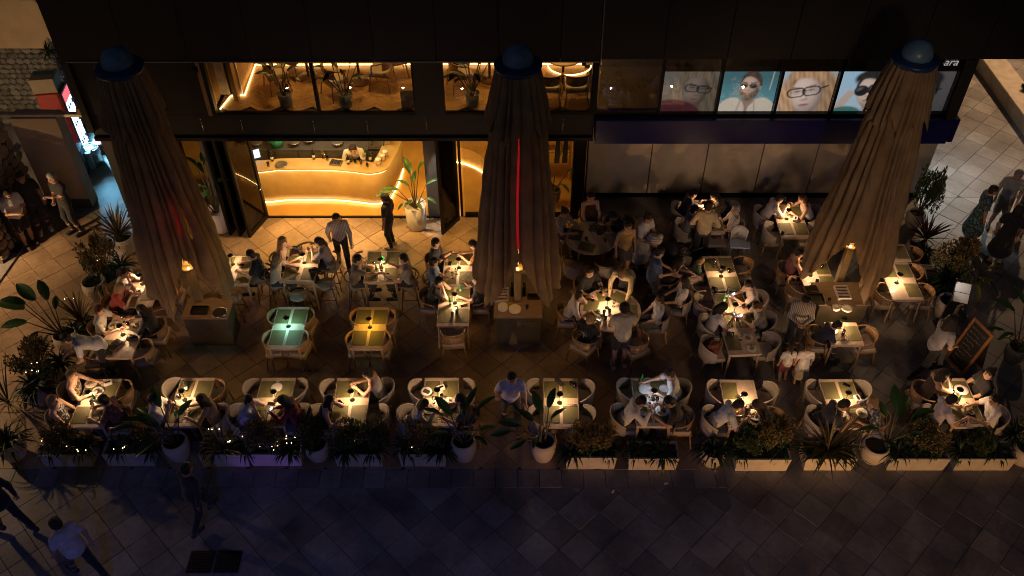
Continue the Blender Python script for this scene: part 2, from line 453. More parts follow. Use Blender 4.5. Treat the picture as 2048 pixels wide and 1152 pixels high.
bpart('canopy', ((XL + .4 + XM) / 2, (YU + YF) / 2 + 0.05, 3.38), (XM - XL - .4, YF - YU + 0.1, 0.68), M_BLACK, ch=0.02)
bpart('canopy_ledge', ((XL + .4 + XM) / 2, YU - 0.02, 3.10), (XM - XL - .4, 0.08, 0.10), M_BLKMET, ch=0.015)
for px, py in ((404, 250), (484, 252), (628, 254), (735, 254), (852, 246), (1126, 250)):
    p = W(px, py, YU - .06); mb = MB(); mb.tube([(0, 0, -.16), (0, 0, .14)], 0.009, 6); mb.ball((0, 0, .15), .02); obj('stay_rod', mb, mat('chrome', (.6, .6, .6), .25, .9), rb, (p.x, p.y, p.z))
bpart('window_pier', ((XL + .5 - 6.5) / 2, YU + 0.06, 4.4), (abs(XL + .5 + 6.5), 0.16, 1.36), M_BLACK)
bpart('window_pier', (-1.84, YU + 0.06, 4.4), (0.62, 0.2, 1.36), M_BLACK)
bpart('window_pier', (1.685, YU + 0.06, 4.4), (0.09, 0.2, 1.36), M_BLKMET)
for (a, b, mull) in ((-6.46, -2.16, [-4.27]), (-1.52, 1.63, [])):
    xs_ = [a] + mull + [b]
    for i in range(len(xs_) - 1):
        w_ = obj('window', MB().box(((xs_[i] + xs_[i + 1]) / 2, YU + .05, 3.735), (xs_[i + 1] - xs_[i], .08, .03)), M_BLKMET, rb)
        obj('pane', MB().box(((xs_[i] + xs_[i + 1]) / 2, YU + .06, 4.4), (xs_[i + 1] - xs_[i] - .04, .012, 1.3)), M_GLASS, w_)
        obj('mullion', MB().box((xs_[i + 1], YU + .05, 4.4), (.07, .1, 1.31)), M_BLKMET, w_)
        obj('top_frame', MB().box(((xs_[i] + xs_[i + 1]) / 2, YU + .05, 5.045), (xs_[i + 1] - xs_[i], .08, .03)), M_BLKMET, w_)
# upper room
bpart('upper_floor', ((XL + XM) / 2, YU + 2.85, 3.64), (XM - XL - .2, 5.3, 0.16), M_PARQ)
for i in range(24):                           # chevron parquet, column by column
    up_ = 1 if i % 2 else -1; wc = .34; kx = wc * .7 * up_
    me = MB().prism([(.002, .002 + (0 if up_ > 0 else -kx)), (wc - .002, .002 + (kx if up_ > 0 else 0)), (wc - .002, .146 + (kx if up_ > 0 else 0)), (.002, .146 + (0 if up_ > 0 else -kx))], -.006, .006).mesh('parquet_block'); me.materials.append(M_PARQ)
    for j in range(11): obj('parquet_block', me, None, rb, (-6.5 + i * wc, 16.62 + j * .15, 3.728 + rnd.uniform(0, .0012)))
M_OCHW = mat('warm wall', (0.45, 0.28, 0.12), 0.7, var=0.12, scale=2)
bpart('inner_wall', (-2.3, 18.75, 4.9), (8.2, 0.12, 2.4), M_OCHW)
bpart('inner_wall', (-6.18, 17.9, 4.9), (0.10, 1.6, 2.4), M_OCHW)
bpart('inner_wall', (-6.62, 17.0, 4.9), (0.08, .9, 2.4), M_OCHW)
bpart('marble_slab', (-6.5, 17.36, 4.6), (0.26, 0.05, 1.7), M_MARBLE)
bpart('marble_slab', (-6.2, 17.36, 4.6), (0.22, 0.05, 1.7), M_MARBLE)
bpart('ceiling', ((XL + XM) / 2, YU + 2.9, 6.2), (XM - XL - .2, 5.2, .12), M_OCHW)
mb = MB()
pts = [(-6.44, 16.72), (-6.33, 17.26), (-6.03, 17.29), (-6.07, 18.60), (1.6, 18.62)]
for a, b in zip(pts, pts[1:]):
    mb.tube([(a[0], a[1], 3.765), (b[0], b[1], 3.765)], 0.018, 6)
o = obj('floor_led', mb, glow('floor led', (1.0, .60, .20), 6), rb)
mb = MB(); mb.tube([(1.24 + .5 * math.cos(t), 18.55 + .42 * math.sin(t), 3.765) for t in [PI + i * PI / 12 for i in range(13)]], .016, 6)
obj('floor_led', mb, MATS['floor led'], rb)
for xx in (-5, -3, -.6, .9): light('room_lamp', 'AREA', 22, (1, .52, .13), (xx, 17.8, 6.05), rb, .3)

# ground-floor shell
bpart('front_wall', ((XL - .0 - 8.0) / 2, YF + .1, 1.52), (abs(XL + 8.0), 0.2, 3.04), M_BLACK)
bpart('grey_pillar', (-1.98, YF + .1, 1.52), (0.46, 0.22, 3.04), M_GREY)
bpart('front_column', (1.52, YF + .08, 1.52), (0.30, 0.3, 3.04), M_BLKMET)
bpart('threshold', (-4.4, YF - .0, 0.012), (5.2, 0.07, 0.03), M_BLKMET)
bpart('bar_floor', ((XL + XM) / 2 + .1, YF + 2.65, -0.005), (XM - XL - .3, 5.2, 0.02), mat('bar floor', (0.52, 0.30, 0.07), 0.35, var=0.15, scale=1.6))
bpart('back_wall', ((XL + XM) / 2, 21.6, 1.5), (XM - XL, 0.12, 3.1), M_PLAST)
bpart('party_wall', (XM - .06, 19.6, 1.5), (0.1, 4.0, 3.1), M_PLAST)
bpart('partition', (-1.25, 20.4, 1.5), (1.6, .1, 3.0), M_PLAST)
bpart('left_partition', (-7.5, 18.5, 1.5), (.1, 1.6, 3.0), M_GREY)
for xx, yy, pw in ((-5.6, 19.5, 13), (-3.9, 19.6, 13), (-2.2, 18.6, 13), (-0.5, 18.9, 16), (0.9, 19.2, 11), (-5.2, 18.0, 8)):
    light('room_lamp', 'AREA', pw * 1.45, (1, .56, .14), (xx, yy, 2.98), rb, .22)
    obj('downlight', MB().lathe([(.09, 0), (.11, -.02), (.11, 0.0)], 14, (xx, yy, 2.995)), M_BLKMET, rb)
light('room_lamp', 'AREA', 22, (1, .82, .6), (-4.9, 19.2, 2.95), rb, .4)
light('pot_downlight', 'SPOT', 190, (1.0, .93, .82), (-1.9, 17.3, 2.98), rb, .03, (R(3), 0, 0), None, R(26), .3)
# curved plinth with light under its edge behind the door
arc = [(-2.0 + 1.45 * math.cos(t), 18.62 + 1.4 * math.sin(t)) for t in [R(20 + i * 8) for i in range(11)]]
mb = MB(); mb.strip([[(a, b, 0.0) for a, b in arc], [(a, b, .5) for a, b in arc]]); obj('curved_plinth', mb, M_PLAST, rb)
mb = MB(); mb.tube([(a, b, .02) for a, b in [(-2.0 + 1.41 * math.cos(t), 18.62 + 1.36 * math.sin(t)) for t in [R(20 + i * 8) for i in range(11)]]], .02, 6); obj('plinth_led', mb, M_LED, rb)

# folding doors: leaf = frame of four bars + pane + handle
def door_leaf(name, label, p0, p1, h=2.92, group=None, fw_=0.085):
    v = Vector((p1[0] - p0[0], p1[1] - p0[1], 0)); L = v.length; rz = math.atan2(v.y, v.x)
    t = thing(name, label, 'door', (p0[0], p0[1], 0), rz, group)
    for xx in (fw_ / 2, L - fw_ / 2): obj('stile', MB().box((xx, 0, h / 2 + .01), (fw_, .07, h), ch=.008), M_BLKMET, t)
    for zz in (.07, h - .03): obj('rail', MB().box((L / 2, 0, zz), (L - 2 * fw_, .066, .12)), M_BLKMET, t)
    obj('pane', MB().box((L / 2, 0, h / 2), (L - 2 * fw_, .014, h - .2)), M_GLASS, t)
    mb = MB(); mb.tube([(L - fw_, -.04, 1.0), (L - fw_, -.09, 1.0), (L - fw_ - .1, -.09, 1.0)], .01, 6); obj('handle', mb, MATS['chrome'], t)
    return t
door_leaf('folding_door', 'open black glazed folding door leaf, outermost at left of the bar', (-6.60, 16.80), (-6.30, 17.62), group='folding door leaves')
door_leaf('folding_door', 'open black glazed folding door leaf, second one in at left', (-6.86, 16.84), (-6.58, 17.62), group='folding door leaves')
door_leaf('folding_door', 'open black glazed folding door leaf against the umbrella side', (-7.10, 16.88), (-6.86, 17.62), group='folding door leaves')
door_leaf('glass_door', 'open black framed glass door beside the big potted plant', (-1.44, 17.52), (-1.83, 16.92))
w_ = obj('window', MB().box((0.05, YF + .03, .06), (2.66, .08, .12)), M_BLKMET, rb)
obj('pane', MB().box((0.05, YF + .03, 1.5), (2.66, .012, 2.8)), M_GLASS, w_)
for xx in (-1.36, 0.5): obj('mullion', MB().box((xx, YF + .03, 1.5), (.06, .1, 2.9)), M_BLKMET, w_)
for q in range(2):                              # two black curved fins lettered on the glass
    mb = MB(); mb.prism([(0, 0), (.13, 0), (.13, .62), (.09, .72), (0, .78), (.03, .62)], -.004, .004)
    o = obj('window_graphic', mb, M_BLACK, w_); p = W(1108 + q * 15.5, 326, YF + .0); o.location = (p.x, YF, p.z); o.rotation_euler = (PI / 2, 0, 0)

# ---------------------------------------------------------------- optician's shop on the right
sb = thing('shop_building', 'dark shop with navy fascia, lit portrait posters and taupe panel wall', 'building')
def spart(name, c, s, m, ch=0.0): return bpart(name, c, s, m, sb, ch)
x = XM + .02; XE = 15.0                       # the dark storey above runs on past the shop's corner
while x < XE - .1:
    x2 = min(x + 1.30, XE); spart('cladding_panel', ((x + x2) / 2, YU - .085, 7.32), (x2 - x - .012, .1, 4.42), M_BLACK, .004); x = x2
spart('upper_wall', ((XM + XE) / 2, YU + .04, 7.3), (XE - XM - .03, .12, 4.4), M_BLACK)
spart('overhang_soffit', ((XR + XE) / 2, YU + 1.2, 5.13), (XE - XR, 2.2, .06), M_BLACK)
spart('side_wall', (XR - .05, YU + 3.2, 4.3), (.14, 6.3, 1.6), M_BLACK)
spart('corner_post', (XR - .06, YU + .0, 4.36), (.20, .24, 1.44), M_BLACK)
spart('fascia', ((XM + XR) / 2 + .03, YU + .1, 3.34), (XR - XM - .02, .5, .60), M_NAVY, .015)
spart('fascia_end', (XR + .12, YU + .9, 3.34), (.12, 2.0, .58), M_NAVY, .015)
spart('soffit', ((XM + XR) / 2, (YU + YR) / 2 + .2, 3.1), (XR - XM - .1, YR - YU - .2, .1), M_BLACK)
spart('sill', ((XM + XR) / 2, YU + .08, 3.65), (XR - XM - .1, .2, .025), M_BLKMET)
sx = [XM + .1, 3.39, 4.78, 6.16, 7.52, 8.95, 10.45]
for a, b in zip(sx, sx[1:]): spart('wall_panel', ((a + b) / 2, YR + .03, 1.52), (b - a - .022, .06, 3.04), M_PANEL, .004)
spart('rear_wall', ((XM + 10.45) / 2, YR + .12, 1.5), (10.45 - XM, .1, 3.0), M_BLACK)
spart('side_wall', (10.38, YR + 3.2, 1.6), (.12, 6.0, 3.3), M_PANEL)
spart('skirting', ((XM + 10.45) / 2, YR - .012, .06), (10.45 - XM - .1, .02, .12), M_BLKMET)
spart('shop_floor', ((XM + XR) / 2, YU + 2.5, 3.6), (XR - XM - .2, 4.4, .04), mat('shop floor', (.12, .1, .09), .4))
spart('shop_back_wall', ((XM + XR) / 2, YU + 2.2, 4.5), (XR - XM - .2, .1, 1.8), mat('shop wall', (.10, .085, .075), .7))
wx = [1.75, 3.085, 4.33, 5.59, 6.82, 8.07, 9.30]
for a, b in zip(wx, wx[1:]):
    w_ = obj('window', MB().box(((a + b) / 2, YU + .06, 3.68), (b - a, .08, .03)), M_BLKMET, sb)
    obj('pane', MB().box(((a + b) / 2, YU + .06, 4.37), (b - a - .05, .012, 1.36)), M_GLASSD, w_)
    obj('mullion', MB().box((b, YU + .05, 4.37), (.06, .1, 1.36)), M_BLKMET, w_)

# posters: portraits printed on film, painted face by face on a fine grid
def sstep(d, w_=0.02): return np.clip(0.5 - d / w_, 0, 1)
def poster(name, label, i, paint, strength, top=4.67, bottom=3.70):
    a, b = wx[i] + .035, wx[i + 1] - .035; nx, ny = 96, 76
    U, V = np.meshgrid((np.arange(nx) + .5) / nx, (np.arange(ny) + .5) / ny)          # v: 0 bottom, 1 top
    asp = (b - a) / (top - bottom)
    img = np.clip(paint((U - .5) * asp, V - .5), 0, 1); img = img * .72 + img.mean(-1, keepdims=True) * .28
    p_ = np.pad(img, ((1, 1), (1, 1), (0, 0)), 'edge'); img = (img * 2 + p_[2:, 1:-1] + p_[:-2, 1:-1] + p_[1:-1, 2:] + p_[1:-1, :-2]) / 6
    vs = [(a + (b - a) * k / nx, 0, bottom + (top - bottom) * j / ny) for j in range(ny + 1) for k in range(nx + 1)]
    fs = [(j * (nx + 1) + k, j * (nx + 1) + k + 1, (j + 1) * (nx + 1) + k + 1, (j + 1) * (nx + 1) + k) for j in range(ny) for k in range(nx)]
    me = bpy.data.meshes.new(name); me.from_pydata(vs, [], fs); me.update()
    at = me.attributes.new('print', 'FLOAT_COLOR', 'CORNER')
    c = np.ones((ny * nx, 4, 4), np.float32); c[:, :, :3] = img.reshape(-1, 1, 3); at.data.foreach_set('color', c.ravel())
    m = bpy.data.materials.new('print ' + name + str(i)); m.use_nodes = True
    n = m.node_tree.nodes; l = m.node_tree.links; b_ = n['Principled BSDF']
    ac = n.new('ShaderNodeAttribute'); ac.attribute_name = 'print'
    l.new(ac.outputs['Color'], b_.inputs['Base Color']); l.new(ac.outputs['Color'], b_.inputs['Emission Color'])
    b_.inputs['Emission Strength'].default_value = strength; b_.inputs['Roughness'].default_value = .4
    me.materials.append(m)
    t = thing('poster', label, 'poster', (0, YU + .13, 0), 0, 'posters in the shop windows')
    obj('print', me, None, t)
    obj('backing', MB().box(((a + b) / 2, .02, (top + bottom) / 2), (b - a, .02, top - bottom)), mat('poster backing', (.5, .5, .5), .8), t)
    return t
def lay(img, d, col, soft=0.02, a=1.0):
    k = (sstep(d, soft) * a)[..., None]; return img * (1 - k) + np.array(col) * k
def ell(x, y, cx, cy, rx, ry, ang=0):
    c, s = math.cos(ang), math.sin(ang); u = (x - cx) * c + (y - cy) * s; v = -(x - cx) * s + (y - cy) * c
    return (np.sqrt((u / rx) ** 2 + (v / ry) ** 2) - 1) * min(rx, ry)
def seg(x, y, x0, y0, x1, y1, r_):
    dx, dy = x1 - x0, y1 - y0; t = np.clip(((x - x0) * dx + (y - y0) * dy) / (dx * dx + dy * dy), 0, 1)
    return np.hypot(x - x0 - t * dx, y - y0 - t * dy) - r_
def ring_(d, wd): return np.abs(d) - wd
def face(x, y, bgc, skin, hair, o=(0, 0), s=1.0, tilt=0.0, kind='glasses', lips=(.5, .2, .17), frame=(.015, .015, .02), long=True, beard=False, turn=0.0):
    X = (x - o[0]) / s; Y = (y - o[1]) / s; c, sn = math.cos(tilt), math.sin(tilt); u = X * c + Y * sn; v = -X * sn + Y * c
    img = np.ones(x.shape + (3,)) * np.array(bgc[0]) * (0.5 + y)[..., None] + np.array(bgc[1]) * (0.5 - y)[..., None]
    sk = np.array(skin); hr = np.array(hair)
    strand = (1 + .28 * np.sin(u * 55 + 6 * np.sin(v * 3)) * np.cos(u * 23 - v * 5))[..., None]
    def layc(img, d, colarr, soft, a=1.0):
        k = (sstep(d, soft) * a)[..., None]; return img * (1 - k) + colarr * k
    rx, ry = .275, .40; nn = np.sqrt(np.clip(1 - (u / rx) ** 2 - ((v + .02) / ry) ** 2, 0, 1))
    lam = np.clip(-.42 * (u / rx) + .30 * (v + .02) / ry + .85 * nn, 0, 1.2)[..., None]
    skc = sk * (.38 + .72 * lam)
    if long:
        img = layc(img, ell(u, v, 0.02, .05, .44, .56), hr * strand * .65, .07)
        img = layc(img, ell(u, v, -.34, -.32, .15, .62, .12), hr * strand * 1.15, .06); img = layc(img, ell(u, v, .37, -.32, .17, .66, -.1), hr * strand * .8, .06)
    img = lay(img, seg(u, v, .03, -.25, .04, -.8, .16), sk * .5, .06)
    if not long: img = layc(img, ell(u, v, .01, .13, .31, .33), hr * strand, .04)
    img = layc(img, ell(u, v, 0, -.02, rx, ry), skc, .03)
    img = layc(img, np.maximum(ell(u, v, 0.0, .33, .34, .20), -ell(u, v, turn - .05, .10, .30, .22)), hr * strand, .05)
    if not long: img = lay(img, ell(u, v, .285, .0, .035, .07), sk * .6, .03)
    img = lay(img, seg(u, v, turn + .035, .06, turn + .045, -.09, .022), sk * .55, .05, .6); img = lay(img, seg(u, v, turn, .05, turn - .005, -.09, .014), sk * 1.15, .04, .6)
    img = lay(img, ell(u, v, turn + .005, -.125, .055, .018), sk * .38, .03, .8)
    img = lay(img, ell(u, v, turn, -.225, .085, .018), np.array(lips) * .8, .02); img = lay(img, ell(u, v, turn, -.25, .07, .020), np.array(lips) * 1.15, .02); img = lay(img, seg(u, v, turn - .08, -.232, turn + .08, -.232, .004), np.array(lips) * .3, .012)
    img = lay(img, ell(u, v, turn, -.295, .07, .012), sk * .5, .04, .6)
    if beard: img = layc(img, np.maximum(ell(u, v, 0, -.17, .272, .26), -ell(u, v, turn, -.03, .20, .16)), hr * 1.3 * strand, .06, .8); img = lay(img, ell(u, v, turn, -.24, .06, .016), np.array(lips), .02)
    for sg in (-1, 1):
        ex = turn + .12 * sg; img = lay(img, ell(u, v, ex, .06, .085, .05), sk * .45, .06, .6)
        img = lay(img, seg(u, v, ex - .075, .135 - .012 * sg, ex + .075, .135 + .014 * sg, .012), hr * .3, .02)
        img = lay(img, ell(u, v, ex, .052, .038, .012), (.62, .58, .55), .012); img = lay(img, ell(u, v, ex - .004, .054, .013, .013), (.03, .05, .05), .01); img = lay(img, seg(u, v, ex - .055, .062, ex + .055, .066, .006), (.03, .02, .02), .012)
        if kind == 'sun': img = lay(img, ell(u, v, ex * 1.15, .03, .155, .135), frame, .02); img = lay(img, ell(u, v, ex * 1.15 - .04, .08, .06, .03, .4), np.array(frame) + .14, .06)
        elif kind == 'shade': img = lay(img, ell(u, v, ex * 1.05, .035, .105, .075), frame, .02); img = lay(img, ell(u, v, ex * 1.05 - .02, .06, .04, .02, .4), np.array(frame) + .1, .04)
        else: img = lay(img, ring_(np.maximum(ell(u, v, ex * 1.12, .04 + .012 * sg * u, .15, .105), np.abs(v - .035) - .082), .0105), frame, .012)
    img = lay(img, seg(u, v, turn - .03, .065, turn + .03, .065, .011), frame, .01)
    img = lay(img, seg(u, v, .26, .075, .36, .10, .014), frame, .01)
    return img * (1 + .05 * np.sin(x * 91 + y * 37) * np.sin(y * 83))[..., None]
def _p2(x, y):
    im = face(x, y, ((.42, .40, .33), (.40, .38, .30)), (.60, .44, .32), (.50, .37, .20), (.12, .04), 1.0, -.12, turn=.05)
    return lay(im, ell(x, y, -.22, -.54, .56, .33, -.25), (.24, .03, .045), .03) * .75
def _p3(x, y):
    im = np.ones(x.shape + (3,)) * np.array((.05, .27, .31)); im = im * (1 + .35 * np.sin(y * 60 + 3 * np.sin(x * 9)) * np.clip(.1 - y, 0, 1))[..., None] * (.55 + .9 * np.clip(.35 - y, 0, .6))[..., None]
    body = np.minimum(ell(x, y, -.34, -.56, .32, .42, -.25), ell(x, y, .38, -.56, .32, .42, .25)); fc_ = face(x, y, ((.02, .3, .36), (.02, .3, .36)), (.55, .34, .22), (.06, .042, .03), (.03, .12), .80, -.06, 'shade', (.40, .20, .15), long=False, beard=True, turn=-.04)
    im = lay(im, ell(x, y, .02, -.48, .26, .34), (.30, .18, .115), .05); im = lay(im, body, (.60, .49, .34), .03); im = lay(im, np.minimum(seg(x, y, -.12, -.15, -.2, -.6, .012), seg(x, y, .16, -.15, .24, -.6, .012)), (.30, .23, .15), .03)
    k = (sstep(np.minimum(ell((x - .03) / .80, (y - .12) / .80, .01, .05, .32, .46), seg(x, y, .04, .0, .05, -.25, .10)), .04))[..., None]
    im = im * (1 - k) + fc_ * k; return lay(im, seg(x, y, .47, .05, .50, .5, .006), (.8, .72, .5), .012)
def _p4(x, y): return face(x, y, ((.40, .58, .66), (.30, .50, .58)), (.86, .60, .45), (.62, .32, .11), (.03, -.04), 1.25, .16, turn=-.05)
def _p5(x, y):
    im = face(x, y, ((.30, .60, .80), (.45, .62, .70)), (.80, .54, .38), (.03, .026, .025), (.12, .02), 1.0, .14, 'sun', long=False, turn=-.04)
    im = lay(im, seg(x, y, -.55, -.5, -.30, -.05, .09), (.62, .43, .31), .04); return lay(im, ell(x, y, -.3, -.62, .4, .25), (.03, .22, .18), .05)
def _p6(x, y):
    im = face(x, y, ((.46, .44, .42), (.42, .40, .38)), (.52, .47, .43), (.07, .065, .06), (.0, -.04), 1.1, 0, long=False)
    g = im.mean(-1, keepdims=True); return (g * .8 + im * .2) * .8
poster('poster', 'dim poster of a blonde woman in black glasses and red sweater', 1, _p2, .42)
poster('poster', 'poster of a bearded man in sunglasses before turquoise water', 2, _p3, 1.2)
poster('poster', 'poster of a red haired woman in black cat eye glasses', 3, _p4, 1.0)
poster('poster', 'bright blue poster of a woman in oversized black sunglasses', 4, _p5, 1.1)
poster('poster', 'grey poster of a face with thin glasses at shop corner', 5, _p6, .3)
fc = bpy.data.curves.new('window_lettering', 'FONT'); fc.body = 'ara'; fc.size = .24; fc.shear = .25; fc.extrude = .002
p = W(1886, 131, YU + .04); fo = bpy.data.objects.new('lettering_curve', fc); COL.objects.link(fo); bpy.context.view_layer.update()
fm = bpy.data.meshes.new_from_object(fo.evaluated_get(bpy.context.evaluated_depsgraph_get())); bpy.data.objects.remove(fo)
fm.materials.clear(); fo = obj('window_lettering', fm, mat('white vinyl', (.75, .75, .75), .6, emit=(1, 1, 1), estr=.22), sb, p); fo.rotation_euler = (PI / 2, 0, 0)
cbm = MB(); cbm.tube([(1.74, YU - .16, 5.0), (1.73, YU - .15, 6.5), (1.66, YU - .16, 9.4)], .012, 6); obj('cable', cbm, M_TRIM, sb)

# ---------------------------------------------------------------- left-hand pier, lintel, stone walls, yard
lb = thing('neighbour_building', 'beige plastered neighbouring house with rough stone side wall', 'building')
M_BEIGE = mat('beige plaster', (0.50, 0.38, 0.24), 0.8, var=0.14, scale=1.8, bump=0.12, bscale=12)
M_STONE = mat('rough stone', (0.20, 0.20, 0.19), 0.85, var=0.35, scale=7, bump=0.6, bscale=22, objrand=.3)
M_STONEW = mat('rough warm stone', (0.40, 0.31, 0.20), 0.85, var=0.35, scale=7, bump=0.6, bscale=22, objrand=.35)
def lpart(name, c, s, m, ch=0.0): return bpart(name, c, s, m, lb, ch)
lpart('pier', (-11.45, YS + .2, 1.34), (1.1, .4, 2.68), M_BEIGE)
lpart('skirting', (-11.46, YS - .012, .13), (1.14, .03, .26), mat('dark skirting', (.06, .05, .045), .7))
lpart('lintel', (-11.3, YS + .1, 2.74), (3.6, .14, .07), M_TRIM)
lpart('upper_plaster', (-14.4, 21.7, 5.2), (5.6, .3, 5.3), M_BEIGE)
lpart('stone_core', (-14.4, 21.78, 1.2), (5.6, .16, 2.7), M_GROUT)
def stones(x0, x1, z0, z1, size, place, m, n=5):
    """irregular rubble: jittered cells, each a lumpy block"""
    meshes = []
    for k in range(n):
        mb = MB(); poly = []; s_ = 7
        for a in range(s_): t = 2 * PI * a / s_ + rnd.uniform(-.25, .25); r_ = rnd.uniform(.86, 1.12); poly.append((math.cos(t) * r_, math.sin(t) * r_))
        mb.v = [(a, b, 0) for a, b in poly] + [(a * .92, b * .92, .6 + rnd.uniform(-.2, .2)) for a, b in poly] + [(a * .55, b * .55, 1 + rnd.uniform(-.2, .2)) for a, b in poly]
        fs = [(q * s_ + i, q * s_ + (i + 1) % s_, (q + 1) * s_ + (i + 1) % s_, (q + 1) * s_ + i) for q in (0, 1) for i in range(s_)] + [tuple(2 * s_ + i for i in range(s_))]
        vv = mb.v; mb = MB(); mb.add(vv, fs, 0, False); me = mb.mesh('stone'); me.materials.append(m); meshes.append(me)
    row = 0; z = z0
    while z < z1:
        h = size * rnd.uniform(.8, 1.2); x = x0 + rnd.uniform(-.5, 0) * size
        while x < x1:
            w_ = size * rnd.uniform(.9, 1.9); place(rnd.choice(meshes), x + w_ / 2, z + h / 2, w_ * .55, h * .58); x += w_
        z += h
def place_back(me, u, v, a, b):
    o = obj('stone', me, None, lb, (u, 21.71, v)); o.rotation_euler = (PI / 2, rnd.uniform(-.2, .2), 0); o.scale = (a, b, .07)
stones(-15.6, -11.4, .1, 2.5, .16, place_back, M_STONE)
lpart('side_core', (-12.42, 16.9, 1.2), (.3, 2.2, 2.4), M_GROUT)
def place_side(me, u, v, a, b):
    o = obj('stone', me, None, lb, (-12.28, u, v)); o.rotation_euler = (PI / 2, rnd.uniform(-.15, .15), PI / 2); o.scale = (a, b, .06)
stones(15.9, 18.0, .05, 2.4, .23, place_side, M_STONEW)
# ================================================================ furniture
M_TOP = wood('pale table top', (0.50, 0.385, 0.295), (0.62, 0.49, 0.385), 0.42, (10, 1.2, 10), 3)
M_LEG = wood('pale table leg', (0.40, 0.29, 0.18), (0.52, 0.40, 0.27), 0.5, (10, 10, 1.2), 3)
M_CHW = wood('chair wood', (0.24, 0.135, 0.06), (0.36, 0.215, 0.10), 0.45, (8, 8, 2), 3)
M_STW = wood('stool wood', (0.14, 0.075, 0.035), (0.22, 0.13, 0.065), 0.45, (8, 8, 2), 3)
M_SHELL = mat('cream weave', (0.35, 0.305, 0.26), 0.8, var=0.15, scale=25, bump=0.5, bscale=140)
M_CUSH = mat('cream cushion', (0.40, 0.345, 0.29), 0.9, var=0.1, scale=8, bump=0.3, bscale=120)
M_GCUSH = mat('grey cushion', (0.20, 0.20, 0.21), 0.9, var=0.1, scale=8, bump=0.3, bscale=120)
M_MAT = mat('olive placemat', (0.135, 0.125, 0.048), 0.6, var=0.12, scale=30, bump=0.35, bscale=220, objrand=0.12)
M_DARK = mat('dark plastic', (0.012, 0.012, 0.013), 0.35)
M_WHITE = mat('white china', (0.72, 0.70, 0.66), 0.2, var=0.04)
M_CLEAR = glass('clear glass', (0.85, 0.87, 0.86), 0.05, 2.5)
M_GREENB = glass('green bottle glass', (0.08, 0.42, 0.14), 0.05, 2.0)
M_DARKB = glass('dark bottle glass', (0.05, 0.035, 0.03), 0.05, 2.0)

def rect_table(label, x, y, w_=.69, d=1.22, h=.72, rz=0.0, group='dining tables', cat='table'):
    t = thing('dining_table', label, cat, (x, y, 0), rz, group)
    obj('table_top', MB().box((0, 0, h - .0175), (w_, d, .035), ch=.008), M_TOP, t)
    for sx in (-1, 1):
        obj('apron', MB().box((sx * (w_ / 2 - .05), 0, h - .07), (.022, d - .18, .07)), M_TOP, t)
        obj('apron', MB().box((0, sx * (d / 2 - .05), h - .07), (w_ - .18, .022, .07)), M_TOP, t)
        for sy in (-1, 1):
            mb = MB(); mb.tube([(sx * (w_ / 2 - .02), sy * (d / 2 - .02), .004), (sx * (w_ / 2 - .05), sy * (d / 2 - .05), h - .036)], [.02, .03], 4, smooth=False); obj('leg', mb, M_LEG, t)
    return t
def round_table(label, x, y, r_, h=.72):
    t = thing('round_table', label, 'table', (x, y, 0), 0, 'round tables')
    obj('table_top', MB().lathe([(r_ - .012, h - .035), (r_, h - .025), (r_, h - .008), (r_ - .01, h)], 48, smooth=False), M_TOP, t)
    for k in range(4):
        a = PI / 4 + k * PI / 2; mb = MB(); mb.tube([(r_ * .72 * math.cos(a), r_ * .72 * math.sin(a), .004), (r_ * .6 * math.cos(a), r_ * .6 * math.sin(a), h - .036)], [.02, .032], 6); obj('leg', mb, M_LEG, t)
    obj('apron', MB().lathe([(r_ * .66, h - .10), (r_ * .66, h - .036)], 32), M_LEG, t)
    return t

def arc_band(r0, z0, z1, a0, a1, th, n=16, lean=0.0, cy_=0.0, sx=1.0, dip=0.0):
    """curved backrest: band about the z axis, angle 0 = behind the sitter (-y); upper edge dips towards the ends"""
    mb = MB(); rows = []
    for i in range(n + 1):
        a = a0 + (a1 - a0) * i / n; f = abs(i / n - .5) * 2
        zt = z1 - dip * f ** 2.2
        s_, c_ = math.sin(a), -math.cos(a); r1 = r0 + lean
        rows.append([(s_ * r0 * sx, c_ * r0 + cy_, z0), (s_ * r1 * sx, c_ * r1 + cy_, zt), (s_ * (r1 - th) * sx, c_ * (r1 - th) + cy_, zt), (s_ * (r0 - th) * sx, c_ * (r0 - th) + cy_, z0), (s_ * r0 * sx, c_ * r0 + cy_, z0)])
    mb.strip(rows); mb.add(rows[0][:4], [(0, 1, 2, 3)]); mb.add(rows[-1][:4], [(3, 2, 1, 0)])
    return mb
def legs4(t, m, sx, sy, zt, splay=.05, r_=.018):
    for a in (-1, 1):
        for b in (-1, 1):
            mb = MB(); mb.tube([(a * (sx + splay), b * (sy + splay), .003), (a * sx, b * sy, zt)], [r_ * .75, r_], 6); obj('leg', mb, m, t)
PROTO = {}
